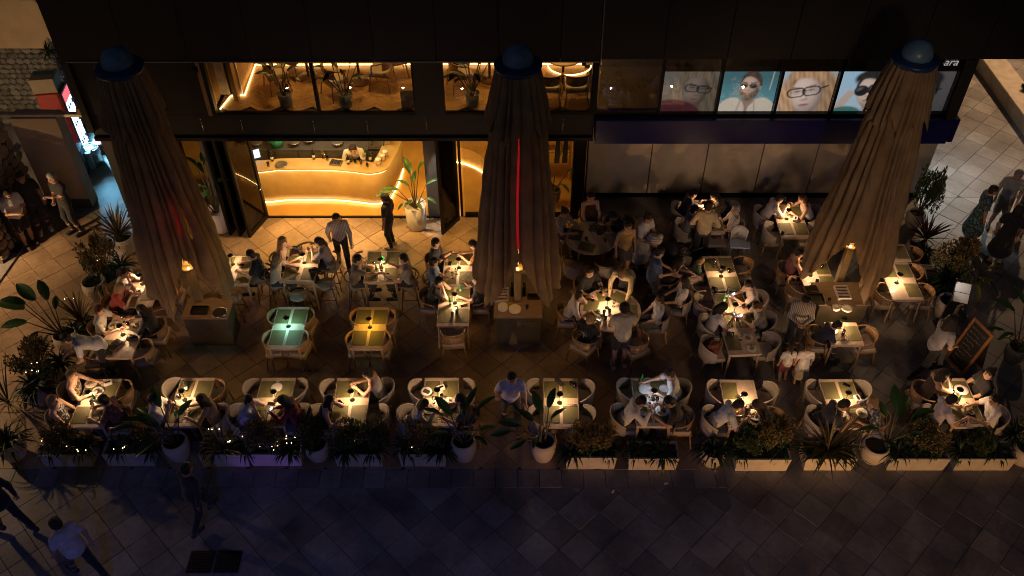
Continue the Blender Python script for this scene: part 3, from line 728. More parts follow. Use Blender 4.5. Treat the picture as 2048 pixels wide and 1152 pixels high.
def proto(kind):
    if kind in PROTO: return PROTO[kind]
    t = thing('armchair', 'proto', 'chair')
    if kind == 'shell':                       # cream woven tub chair with pale wooden legs
        obj('seat_cushion', MB().box((0, .02, .43), (.48, .46, .07), ch=.03), M_CUSH, t)
        obj('seat_frame', MB().box((0, 0, .38), (.46, .44, .035), ch=.01), M_CHW, t)
        obj('backrest', arc_band(.285, .40, .80, R(-88), R(88), .03, 18, .02, .02, 1.0, .14), M_SHELL, t)
        mb = MB(); n = 18; pts = []
        for i in range(n + 1):
            a = R(-88 + 176 * i / n); f = abs(i / n - .5) * 2; pts.append((math.sin(a) * .295, -math.cos(a) * .295 + .02, .805 - .14 * f ** 2.2))
        mb.tube(pts, .018, 6); obj('top_rail', mb, M_CUSH, t)
        legs4(t, M_CHW, .20, .19, .37)
    elif kind == 'wood':                      # wooden armchair, curved rail, cushion
        obj('seat_cushion', MB().box((0, .02, .435), (.47, .46, .065), ch=.028), M_CUSH, t)
        obj('seat_frame', MB().box((0, 0, .385), (.49, .46, .045), ch=.01), M_CHW, t)
        mb = MB(); n = 18; pts = []
        for i in range(n + 1):
            a = R(-112 + 224 * i / n); f = abs(i / n - .5) * 2; pts.append((math.sin(a) * .275, -math.cos(a) * .275 + .03, .75 - .10 * f ** 1.8))
        mb.tube(pts, .019, 6, flat=.9); obj('arm_rail', mb, M_CHW, t)
        obj('backrest', arc_band(.268, .52, .73, R(-60), R(60), .022, 14, .01, .03), M_CHW, t)
        for a in (-1, 1):
            mb = MB(); mb.tube([(a * .235, .16, .36), (a * .258, .13, .66)], .016, 6); obj('arm_post', mb, M_CHW, t)
        legs4(t, M_CHW, .215, .19, .39)
    elif kind == 'stool':
        t.name = 'bar_stool'
        obj('seat', MB().lathe([(.17, .58), (.20, .60), (.20, .625), (.18, .64)], 20), M_CUSH, t)
        legs4(t, M_STW, .13, .13, .60, .07, .016)
        for a in (-1, 1):
            mb = MB(); mb.tube([(-.18, a * .18, .22), (.18, a * .18, .22)], .009, 6); obj('stretcher', mb, M_STW, t)
            mb = MB(); mb.tube([(a * .18, -.18, .26), (a * .18, .18, .26)], .009, 6); obj('stretcher', mb, M_STW, t)
            mb = MB(); mb.tube([(a * .16, -.10, .60), (a * .20, -.16, .88)], .011, 6); obj('back_post', mb, M_STW, t)
        mb = MB(); pts = [(math.sin(R(q)) * .235, -math.cos(R(q)) * .225, .88) for q in range(-80, 81, 16)]
        mb.tube(pts, .020, 6, flat=1.4); obj('back_rail', mb, M_STW, t)
        t['category'] = 'stool'
    elif kind == 'grey':
        obj('seat_cushion', MB().box((0, .02, .43), (.48, .46, .07), ch=.03), M_GCUSH, t)
        obj('seat_frame', MB().box((0, 0, .38), (.46, .44, .035), ch=.01), M_CHW, t)
        obj('backrest', arc_band(.285, .42, .80, R(-70), R(70), .03, 18, .02, .02, 1.0, .06), M_CUSH, t)
        mb = MB(); pts = [(math.sin(R(q)) * .30, -math.cos(R(q)) * .30 + .02, .805 - .08 * (abs(q) / 100) ** 2) for q in range(-100, 101, 10)]
        mb.tube(pts, .02, 6); obj('arm_rail', mb, M_CHW, t)
        legs4(t, M_CHW, .20, .19, .37)
    PROTO[kind] = freeze(t); t.location = (0, -60, -5); return t
USED = set()
def chair(kind, label, x, y, face, group='chairs around the tables'):
    p = proto(kind); rz = face - PI / 2
    if kind in USED: o = copy_tree(p, label, (x, y, 0), rz)
    else: USED.add(kind); o = p; o.location = (x, y, 0); o.rotation_euler = (0, 0, rz); o['label'] = label
    o['group'] = 'bar stools at the high tables' if kind == 'stool' else group
    return o

# ---------------------------------------------------------------- small things on tables
def table_lamp(label, x, y, z, col=WARM, power=1.3):
    t = thing('table_lamp', label, 'lamp', (x, y, z), 0, 'table lamps')
    if 'lamp' not in CH:
        b = MB().lathe([(.045, .002), (.05, .006), (.05, .014), (.012, .02), (.006, .03)], 18).mesh('base'); b.materials.append(M_DARK)
        s_ = MB().tube([(0, 0, .02), (0, 0, .28)], .005, 6).mesh('stem'); s_.materials.append(M_DARK)
        h = MB().lathe([(.062, .272), (.066, .276), (.060, .291), (.02, .30)], 20).mesh('shade'); h.materials.append(M_DARK)
        CH['lamp'] = (b, s_, h)
    for n_, me in zip(('base', 'stem', 'shade'), CH['lamp']): obj(n_, me, None, t)
    key = 'lamp glow %s' % str(col); dm = MB().lathe([(.001, 0), (.05, 0)], 16).mesh('diffuser'); dm.materials.append(glow(key, col, 14 if col == WARM else 8)); obj('diffuser', dm, None, t, (0, 0, .2712))
    light('lamp_light', 'POINT', power * 8.6, col, (0, 0.012, .235), t, .032)
    return t
def placemat(label, x, y, z, rz=0.0, w_=.30, d=.42):
    k = 'mat%.2f%.2f' % (w_, d)
    if k not in CH: CH[k] = MB().box((0, 0, .003), (w_, d, .005), ch=.001).mesh('placemat'); CH[k].materials.append(M_MAT)
    return tag(obj('placemat', CH[k], None, None, (x, y, z + .0005), rz), label, 'placemat', 'olive placemats')
FOODS = [((.45, .26, .08), (.30, .12, .04), (.12, .18, .04)), ((.50, .34, .14), (.25, .08, .05), (.55, .42, .2)), ((.42, .10, .05), (.5, .3, .1), (.1, .16, .05))]
def plate(label, x, y, z, r_=.125, food=None, bowl=False):
    t = thing('plate', label, 'plate' if not bowl else 'bowl', (x, y, z), rnd.uniform(0, 6), 'plates and bowls on the tables')
    pr = [(r_ * .5, .001), (r_ * .62, .004), (r_, .045 if bowl else .018), (r_ * .985, .048 if bowl else .021), (r_ * .6, .010), (.002, .009)]
    key = 'plate%.3f%d' % (r_, bowl)
    if key not in CH: CH[key] = MB().lathe(pr, 24).mesh('dish'); CH[key].materials.append(M_WHITE)
    obj('dish', CH[key], None, t)
    if food is not None:
        cs = FOODS[food % 3]
        for k, c in enumerate(cs):
            mb = MB()
            for q in range(7):
                a, rr = rnd.uniform(0, 6.28), rnd.uniform(0, r_ * .55); mb.ball((rr * math.cos(a), rr * math.sin(a), .018 + .008 * k), rnd.uniform(.014, .028), 0, 1, rnd.uniform(.6, 1.2), .6, 7, 4)
            o = obj('food', mb, mat('food%d%d' % (food % 3, k), c, .45, var=.3, scale=30, bump=.3), t); o['kind'] = 'stuff'
    return t
def _tmpl(key, parts):
    """shared-mesh template: list of (part name, MB, material)"""
    if key not in CH:
        L = []
        for n_, mb, m in parts(): me = mb.mesh(n_); me.materials.append(m); L.append((n_, me))
        CH[key] = L
    return CH[key]
def item(kind, label, x, y, z, rz=None, group=None):
    if kind == 'wine':
        L = _tmpl(kind, lambda: [('bowl', MB().lathe([(.004, .08), (.03, .10), (.036, .135), (.028, .18)], 14), M_CLEAR), ('stem', MB().tube([(0, 0, .006), (0, 0, .082)], .004, 6), M_CLEAR), ('foot', MB().lathe([(.03, .001), (.03, .004), (.004, .007)], 12), M_CLEAR)]); nm, cat, g = 'wine_glass', 'glass', 'glasses on the tables'
    elif kind == 'tumbler':
        L = _tmpl(kind, lambda: [('wall', MB().lathe([(.026, .001), (.03, .004), (.034, .10), (.032, .10), (.026, .012)], 14), M_CLEAR), ('water', MB().lathe([(.024, .012), (.029, .06)], 12), glass('water', (.8, .85, .85), .05, 1.5))]); nm, cat, g = 'tumbler', 'glass', 'glasses on the tables'
    elif kind == 'juice':
        L = _tmpl(kind, lambda: [('wall', MB().lathe([(.026, .001), (.03, .004), (.035, .13), (.033, .13), (.026, .012)], 14), M_CLEAR), ('drink', MB().lathe([(.024, .012), (.031, .10)], 12), mat('orange drink', (.8, .35, .03), .3))]); nm, cat, g = 'drink_glass', 'glass', 'glasses on the tables'
    elif kind == 'green':
        L = _tmpl(kind, lambda: [('body', MB().lathe([(.028, .001), (.03, .006), (.03, .13), (.014, .18), (.012, .235), (.014, .24)], 14), mat('green bottle', (.02, .25, .06), .12, spec=.8)), ('label', MB().lathe([(.0305, .04), (.0305, .1)], 14), mat('paper label', (.6, .6, .55), .7))]); nm, cat, g = 'green_bottle', 'bottle', 'bottles on the tables'
    elif kind == 'dark':
        L = _tmpl(kind, lambda: [('body', MB().lathe([(.036, .001), (.038, .006), (.038, .18), (.016, .23), (.014, .30), (.016, .305)], 14), mat('dark bottle', (.015, .02, .012), .12, spec=.8)), ('label', MB().lathe([(.0385, .05), (.0385, .13)], 14), mat('paper label', (.6, .6, .55), .7))]); nm, cat, g = 'dark_bottle', 'bottle', 'bottles on the tables'
    elif kind == 'phone':
        L = _tmpl(kind, lambda: [('body', MB().box((0, 0, .005), (.074, .15, .009), ch=.003), M_DARK), ('screen', MB().box((0, 0, .0102), (.066, .138, .0012)), mat('black screen', (.01, .01, .012), .08))]); nm, cat, g = 'phone', 'phone', 'phones on the tables'
    elif kind == 'menu':
        L = _tmpl(kind, lambda: [('cover', MB().box((0, 0, .005), (.22, .10, .008), ch=.002), M_DARK), ('pages', MB().box((0, .002, .0095), (.20, .09, .002)), mat('menu page', (.05, .05, .055), .5))]); nm, cat, g = 'menu', 'menu', 'black menus'
    elif kind == 'napkins':
        L = _tmpl(kind, lambda: [('box', MB().box((0, 0, .03), (.16, .11, .055), ch=.006), M_WHITE), ('slot', MB().box((0, 0, .059), (.10, .04, .003)), M_DARK)]); nm, cat, g = 'napkin_box', 'napkin box', 'napkin boxes'
    elif kind == 'cutlery':
        def f():
            a = MB(); a.tube([(-.012, -.09, .004), (-.012, .03, .004)], .004, 5); a.box((-.012, .06, .005), (.02, .06, .003))
            b = MB(); b.tube([(.018, -.09, .004), (.018, .0, .004)], .004, 5); b.box((.018, .05, .005), (.014, .10, .003)); return [('fork', a, MATS['chrome']), ('knife', b, MATS['chrome'])]
        L = _tmpl(kind, f); nm, cat, g = 'cutlery', 'cutlery', 'cutlery on the tables'
    elif kind == 'tray':
        def f():
            out = [('frame', MB().box((0, 0, .02), (.30, .20, .04), ch=.004), mat('tray wood', (.18, .12, .07), .5))]
            for k in range(3): out.append(('divider', MB().box((-.09 + k * .09, 0, .05), (.07, .17, .02)), M_DARK))
            return out
        L = _tmpl(kind, f); nm, cat, g = 'cutlery_tray', 'tray', 'cutlery trays'
    elif kind == 'bag':
        L = _tmpl(kind, lambda: [('body', MB().ball((0, 0, .06), .1, 0, 1.2, .8, .65, 12, 8), mat('black leather', (.012, .011, .011), .45, bump=.2)), ('strap', MB().tube([(-.1, 0, .06), (-.06, .02, .16), (.06, .02, .16), (.1, 0, .06)], .008, 6), M_DARK)]); nm, cat, g = 'handbag', 'bag', 'bags'
    elif kind == 'jug':
        L = _tmpl(kind, lambda: [('body', MB().lathe([(.04, .001), (.05, .01), (.055, .1), (.04, .17), (.045, .20)], 16), M_CLEAR), ('handle', MB().tube([(.05, 0, .06), (.09, 0, .08), (.09, 0, .14), (.045, 0, .17)], .006, 6), M_CLEAR)]); nm, cat, g = 'water_jug', 'jug', 'jugs'
    t = thing(nm, label, cat, (x, y, z), rnd.uniform(0, 6) if rz is None else rz, group or g)
    for n_, me in L: obj(n_, me, None, t)
    return t

# ---------------------------------------------------------------- tables, seats and what lies on them
T = {}
def tb(key, phrase, label, px, py, w_=.69, d=1.22, h=.72, rz=0.0, mats_='LB LF RB RF', matsz=(.29, .42)):
    rz += rnd.uniform(-.02, .02)
    c = G(px, py, h); rect_table(label, c.x, c.y, w_, d, h, rz, 'high tables' if h > .8 else 'dining tables')
    T[key] = dict(c=c, w=w_, d=d, h=h, rz=rz, ph=phrase)
    ca, sa = math.cos(rz), math.sin(rz)
    nm = {'LB': 'back left', 'LF': 'front left', 'RB': 'back right', 'RF': 'front right', 'L': 'left half', 'R': 'right half'}
    for code in mats_.split():
        u = (-1 if code[0] == 'L' else 1) * (w_ / 2 - matsz[0] / 2 - .025)
        v = 0 if len(code) == 1 else (1 if code[1] == 'B' else -1) * (d / 4 + .005)
        placemat('olive placemat at the %s of the %s' % (nm[code], phrase), c.x + u * ca - v * sa, c.y + u * sa + v * ca, h, rz + rnd.uniform(-.02, .02), *matsz)
ORD = ['leftmost', 'second', 'third', 'fourth', 'fifth', 'sixth', 'seventh', 'eighth', 'ninth', 'rightmost']
FR = [(191, 805), (381, 803), (546, 803), (702, 803), (881, 803), (1122, 804), (1302, 803), (1483, 807), (1687, 806), (1917, 804)]
FEX = ['with a waiter leaning over it', 'with two diners facing each other', 'with a cutlery plate at its back', 'with a woman in white at right', 'crowded with plates and food', 'standing empty beside the walkway gap', 'lit dimly with four white plates', 'with two diners eating from bowls', 'with a white napkin box', 'with four diners']
for i, (px, py) in enumerate(FR):
    ph = ORD[i] + ' front-row table'
    tb('F%d' % (i + 1), ph, 'pale wooden table, %s in the front row, %s' % (ORD[i], FEX[i]), px, py, mats_={7: 'LB LF RF'}.get(i, 'LB LF RB RF'))
tb('M1', 'turquoise-lit table', 'empty pale wooden table under a turquoise lamp in the middle', 577, 654)
tb('M2', 'amber-lit table', 'empty pale wooden table under an amber lamp in the middle', 740, 655)
tb('M3a', 'far half of the long table', 'far half of the long table left of the middle umbrella', 917, 537)
tb('M3b', 'near half of the long table', 'near half of the long table left of the middle umbrella', 908, 611)
tb('M6a', 'far part of the family table', 'far part of the long family table right of the round tables', 1443, 548, rz=R(3))
tb('M6b', 'middle part of the family table', 'middle part of the long family table, bottle standing on it', 1466, 621, rz=R(3))
tb('M6c', 'near end of the family table', 'near end of the long family table with two plates', 1483, 685, .69, .68, rz=R(3), mats_='L')
tb('M7', 'small table before the right counter', 'small square table before the right umbrella counter, boy eating', 1688, 667, .69, .66, mats_='L R')
tb('M8', 'table behind the right counter', 'pale wooden table behind the right umbrella counter', 1632, 551, .72, .95, mats_='LB RB RF')
tb('M9', 'long side table', 'long pale table at right edge between umbrella and planters, near part', 1801, 561, mats_='LB RB RF')
tb('M9b', 'far part of the side table', 'far part of the long pale side table, half behind umbrella', 1786, 505, .69, .62, mats_='R')
tb('M10', 'wall table beside the umbrella', 'pale table at the taupe wall beside the right umbrella', 1581, 441, mats_='LF RF RB')
tb('M11', 'wall table with four diners', 'pale table at the taupe wall with a waiter before it', 1414, 433, mats_='RF RB LB')
tb('B1', 'high table by the left umbrella', 'high table half hidden behind the left umbrella', 470, 540, .80, .95, .90, matsz=(.30, .38))
tb('B2', 'high table with the blonde women', 'high table with two blonde women on stools', 604, 531, .74, 1.05, .90, matsz=(.29, .40))
tb('B3', 'high table near the glass door', 'high table nearest the glass door with two men', 765, 532, .76, 1.05, .90, matsz=(.29, .40))
tb('L1', 'table under the left hem', 'pale table beside the left umbrella hem with food plate', 282, 588, .69, .80, mats_='LF R')
tb('L2', 'table before the left counter', 'pale table by the left planters with plates and a tray', 245, 673, .75, 1.2, mats_='LF')
def rtb(key, phrase, label, px, py, r_, h=.72):
    c = G(px, py, h); round_table(label, c.x, c.y, r_, h); T[key] = dict(c=c, w=2 * r_, d=2 * r_, h=h, rz=0, ph=phrase, r=r_)
rtb('M4', 'lit round table', 'lit round pale table with family around it', 1221, 619, .66)
rtb('M5', 'dark round table', 'unlit round table behind the middle umbrella', 1182, 475, .60)
for k, a in enumerate((100, 55, 165, -5, 215)):
    c = T['M4']['c']; n_ = ['farthest', 'back right', 'left', 'right', 'front left'][k]
    placemat('olive placemat at the %s place of the lit round table' % n_, c.x + .42 * math.cos(R(a)), c.y + .42 * math.sin(R(a)), .72, R(a), .30, .38)
for k, a in enumerate((165, 60, 250)):
    c = T['M5']['c']; n_ = ['left', 'back right', 'front'][k]
    placemat('dark placemat at the %s place of the unlit round table' % n_, c.x + .36 * math.cos(R(a)), c.y + .36 * math.sin(R(a)), .72, R(a), .30, .38)

LAMPS = [('F1', 184, 802), ('F2', 370, 800), ('F3', 552, 801), ('F4', 705, 800), ('F5', 876, 797), ('F6', 1119, 806), ('F7', 1306, 799), ('F8', 1484, 806), ('F9', 1690, 803), ('F10', 1911, 797),
         ('M1', 577, 653), ('M2', 740, 655), ('M3a', 918, 536), ('M3b', 910, 606), ('M4', 1214, 616), ('M6a', 1442, 553), ('M6b', 1467, 627), ('M7', 1682, 654), ('M8', 1621, 551), ('M9', 1793, 566), ('M10', 1573, 438), ('M11', 1405, 424), ('B1', 466, 529), ('B2', 609, 526), ('B3', 763, 536), ('L1', 285, 568), ('L2', 246, 670)]
LPOW = {'B2': 1.0, 'B3': 1.0, 'M1': .75, 'M2': .9, 'M10': 1.1, 'M11': 1.1, 'F7': .3, 'F3': .8, 'M6a': .9, 'F6': 1.2, 'M8': 1.0, 'B1': 1.0, 'L1': .9, 'L2': .8, 'M6b': 1.0, 'M3a': 1.2}
for k, px, py in LAMPS:
    t_ = T[k]; p = G(px, py, t_['h']); col = TEAL if k == 'M1' else (1.0, .48, .04) if k == 'M2' else (.75, .8, 1.0) if k == 'F7' else WARM
    c_ = {'M1': 'glowing turquoise', 'M2': 'glowing amber', 'F7': 'dim'}.get(k, 'glowing warm')
    table_lamp('black disc table lamp %s on the %s' % (c_, t_['ph']), p.x, p.y, t_['h'], col, LPOW.get(k, 1.5))

# plates (table, px, py, radius, food, bowl, words)
for k, px, py, r_, fd, bw, words in [
    ('F1', 183, 768, .125, 2, False, 'white plate with food being served at the back'), ('F1', 196, 784, .12, None, False, 'empty white plate under a black menu'),
    ('F3', 554, 776, .115, None, False, 'white plate with knife and fork'), ('F5', 853, 784, .115, None, False, 'white plate with black napkin'), ('F5', 858, 820, .12, 1, False, 'white plate of half eaten food'),
    ('F5', 897, 808, .16, 1, False, 'large platter heaped with golden food'), ('F7', 1290, 779, .14, None, False, 'large clean white plate at back left'), ('F7', 1328, 780, .10, None, True, 'white bowl at back right'),
    ('F7', 1287, 822, .13, 0, False, 'white plate at front left'), ('F7', 1324, 823, .135, 2, False, 'white plate of red food at front right'), ('F8', 1476, 826, .125, 1, True, 'white bowl of noodles at front left'),
    ('F8', 1511, 831, .15, 1, False, 'large plate of golden food at front right'), ('F9', 1679, 828, .12, 0, True, 'white bowl at front left'), ('F9', 1723, 829, .12, 2, True, 'white bowl of food at front right'),
    ('F10', 1922, 781, .14, None, False, 'large white plate with dark sauce cup'), ('F10', 1942, 826, .06, 0, False, 'small saucer with a dark bite'), ('L1', 274, 586, .14, 2, False, 'oval white plate of stew'),
    ('L2', 229, 652, .13, 0, False, 'white plate with scraps at back left'), ('L2', 272, 654, .14, 1, False, 'white plate with bread at back right'), ('L2', 246, 681, .07, None, False, 'small side plate at the centre'),
    ('M4', 1197, 623, .07, 2, False, 'small plate of snacks'), ('M6c', 1495, 677, .10, 0, True, 'white bowl at the far side'), ('M6c', 1503, 697, .10, 2, False, 'white plate of red food at the corner'),
    ('M6b', 1475, 609, .09, None, False, 'white side plate near the lamp'), ('M7', 1663, 661, .14, 1, False, 'oval plate of grilled food'), ('M7', 1675, 652, .085, None, True, 'white bowl beside the lamp')]:
    p = G(px, py, T[k]['h']); plate('%s on the %s' % (words, T[k]['ph']), p.x, p.y, T[k]['h'] + .006, r_, fd, bw)
for kind, k, px, py, words in [
    ('menu', 'F1', 194, 781, 'black menu lying over an empty plate'), ('phone', 'F1', 158, 805, 'dark phone at the left edge'), ('menu', 'F1', 187, 840, 'black menu at the near end'), ('green', 'F1', 192, 803, 'green bottle beside the lamp'), ('tumbler', 'F1', 187, 814, 'small glass before the lamp'), ('napkins', 'F1', 217, 768, 'napkin dispenser at the back right'),
    ('dark', 'F2', 374, 781, 'dark wine bottle behind the lamp'), ('green', 'F2', 355, 838, 'green bottle at the near end'), ('wine', 'F2', 353, 815, 'wine glass in front of the man'), ('wine', 'F2', 379, 826, 'wine glass at the centre'), ('tumbler', 'F2', 360, 797, 'bright tumbler left of the lamp'),
    ('cutlery', 'F3', 553, 776, 'knife and fork crossed on the plate'), ('phone', 'F3', 543, 808, 'phone held low over the table'),
    ('phone', 'F4', 681, 806, 'dark phone at the left'), ('phone', 'F4', 716, 778, 'black phone behind the lamp'), ('phone', 'F4', 722, 785, 'second black phone near the woman in white'),
    ('napkins', 'F5', 882, 778, 'bright white napkin box'), ('menu', 'F5', 856, 785, 'black napkin folded on the plate'), ('wine', 'F5', 868, 806, 'wine glass by the lamp'), ('tumbler', 'F5', 884, 796, 'bright tumbler beside the lamp'),
    ('menu', 'F6', 1119, 765, 'black menu at the far end'), ('tumbler', 'F6', 1142, 771, 'left tumbler at the back right'), ('tumbler', 'F6', 1149, 775, 'right tumbler at the back right'), ('cutlery', 'F6', 1144, 811, 'cutlery at the front right mat'),
    ('green', 'F7', 1283, 764, 'green bottle at the far end'), ('tumbler', 'F7', 1314, 803, 'tumbler beside the lamp'), ('wine', 'F7', 1299, 806, 'wine glass before the lamp'), ('phone', 'F7', 1278, 800, 'phone at the left edge'),
    ('tumbler', 'F8', 1480, 799, 'bright tumbler left of the lamp'), ('cutlery', 'F9', 1695, 808, 'bright cutlery below the lamp'), ('napkins', 'F9', 1714, 799, 'white napkin box right of the lamp'), ('phone', 'F9', 1693, 771, 'phone on the far mat'),
    ('green', 'F10', 1914, 806, 'green bottle by the lamp'), ('juice', 'F10', 1902, 791, 'orange drink left of the plate'), ('tumbler', 'F10', 1898, 762, 'tumbler at the far end'), ('tumbler', 'F10', 1918, 848, 'left tumbler at the near end'), ('tumbler', 'F10', 1928, 849, 'right tumbler at the near end'), ('cutlery', 'F10', 1938, 812, 'cutlery on the right mat'), ('phone', 'F10', 1943, 833, 'phone beside the saucer'),
    ('tray', 'L2', 232, 692, 'dark cutlery tray at the near end'), ('bag', 'L2', 266, 681, 'black handbag at the right edge'), ('wine', 'L2', 248, 644, 'wine glass at the far end'), ('tumbler', 'L2', 257, 652, 'tumbler between the plates'),
    ('wine', 'M3a', 905, 557, 'left wine glass'), ('wine', 'M3a', 913, 549, 'right wine glass'), ('phone', 'M3a', 900, 527, 'phone at the far left'), ('green', 'M3b', 921, 584, 'green bottle at the far side'), ('green', 'M3b', 901, 610, 'green bottle at the left'), ('tumbler', 'M3b', 905, 632, 'left tumbler at the near end'), ('tumbler', 'M3b', 914, 627, 'right tumbler at the near end'), ('phone', 'M3b', 928, 612, 'phone at the right edge'), ('phone', 'M3b', 913, 617, 'phone near the lamp'), ('tumbler', 'M3b', 897, 580, 'tumbler on the back left mat'),
    ('wine', 'M4', 1201, 585, 'wine glass on the far mat'), ('tumbler', 'M4', 1219, 626, 'bright tumbler by the lamp'), ('tumbler', 'M4', 1208, 628, 'tumbler in the pool of light'), ('phone', 'M4', 1258, 625, 'phone at the right side'), ('phone', 'M4', 1183, 600, 'phone at the far left mat'), ('wine', 'M4', 1227, 613, 'wine glass right of the lamp'), ('tumbler', 'M4', 1211, 640, 'tumbler near the front'),
    ('wine', 'M5', 1181, 462, 'left dim wine glass'), ('wine', 'M5', 1192, 458, 'right dim wine glass'), ('tumbler', 'M5', 1172, 482, 'dim tumbler at left'), ('menu', 'M5', 1199, 465, 'black menu'), ('tumbler', 'M5', 1210, 485, 'dim tumbler at right'), ('cutlery', 'M5', 1178, 484, 'cutlery at the front'),
    ('wine', 'M6a', 1427, 535, 'wine glass at the far left'), ('jug', 'M6a', 1442, 545, 'water jug behind the lamp'), ('tumbler', 'M6a', 1457, 545, 'tumbler right of the lamp'), ('tumbler', 'M6a', 1430, 583, 'tumbler at the left edge'), ('phone', 'M6a', 1430, 578, 'dark phone on the left mat'),
    ('dark', 'M6b', 1452, 596, 'tall dark bottle'), ('green', 'M6b', 1447, 604, 'green bottle beside the dark bottle'), ('tumbler', 'M6b', 1486, 616, 'tumbler at right'), ('napkins', 'M6b', 1446, 623, 'white napkin box at left'), ('wine', 'M6b', 1457, 655, 'left wine glass at the near side'), ('wine', 'M6b', 1464, 652, 'right wine glass at the near side'), ('juice', 'M6b', 1474, 643, 'pale drink near the right mat'), ('tumbler', 'M6c', 1456, 672, 'left tumbler by the mat'), ('tumbler', 'M6c', 1464, 673, 'right tumbler by the mat'), ('wine', 'M6c', 1481, 680, 'wine glass by the bowl'),
    ('juice', 'M7', 1685, 670, 'orange drink before the plate'), ('phone', 'M8', 1634, 563, 'black phone near the lamp'), ('tumbler', 'M8', 1643, 537, 'tumbler at the back right'), ('cutlery', 'M9', 1779, 584, 'rolled cutlery at the front left'),
    ('wine', 'M10', 1560, 408, 'left wine glass at the far end'), ('wine', 'M10', 1569, 408, 'right wine glass at the far end'), ('phone', 'M10', 1577, 426, 'black tablet between the diners'), ('phone', 'M10', 1565, 467, 'phone at the near edge'), ('napkins', 'M10', 1590, 440, 'bright paper slips'),
    ('wine', 'M11', 1398, 414, 'left wine glass'), ('wine', 'M11', 1421, 414, 'right wine glass'), ('tumbler', 'M11', 1392, 424, 'tumbler in the light'), ('dark', 'M11', 1417, 425, 'dark bottle'),
    ('phone', 'B1', 482, 530, 'black phone on the right mat'), ('phone', 'B1', 458, 551, 'dark phone at the left'), ('tumbler', 'B1', 456, 525, 'tumbler at the left'),
    ('jug', 'B2', 602, 510, 'water jug behind the lamp'), ('wine', 'B2', 619, 507, 'wine glass behind the lamp'), ('tray', 'B2', 592, 503, 'dark tray at the far end'), ('wine', 'B2', 597, 547, 'wine glass on the front left mat'), ('bag', 'B2', 628, 545, 'dark bag on the front right mat'),
    ('green', 'B3', 754, 546, 'left green bottle'), ('green', 'B3', 768, 528, 'right green bottle'), ('wine', 'B3', 749, 536, 'wine glass at the left hand'), ('tumbler', 'B3', 776, 555, 'tumbler at the front right'), ('wine', 'B3', 763, 541, 'wine glass before the lamp')]:
    p = G(px, py, T[k]['h']); item(kind, '%s on the %s' % (words, T[k]['ph']), p.x, p.y, T[k]['h'] + .007)
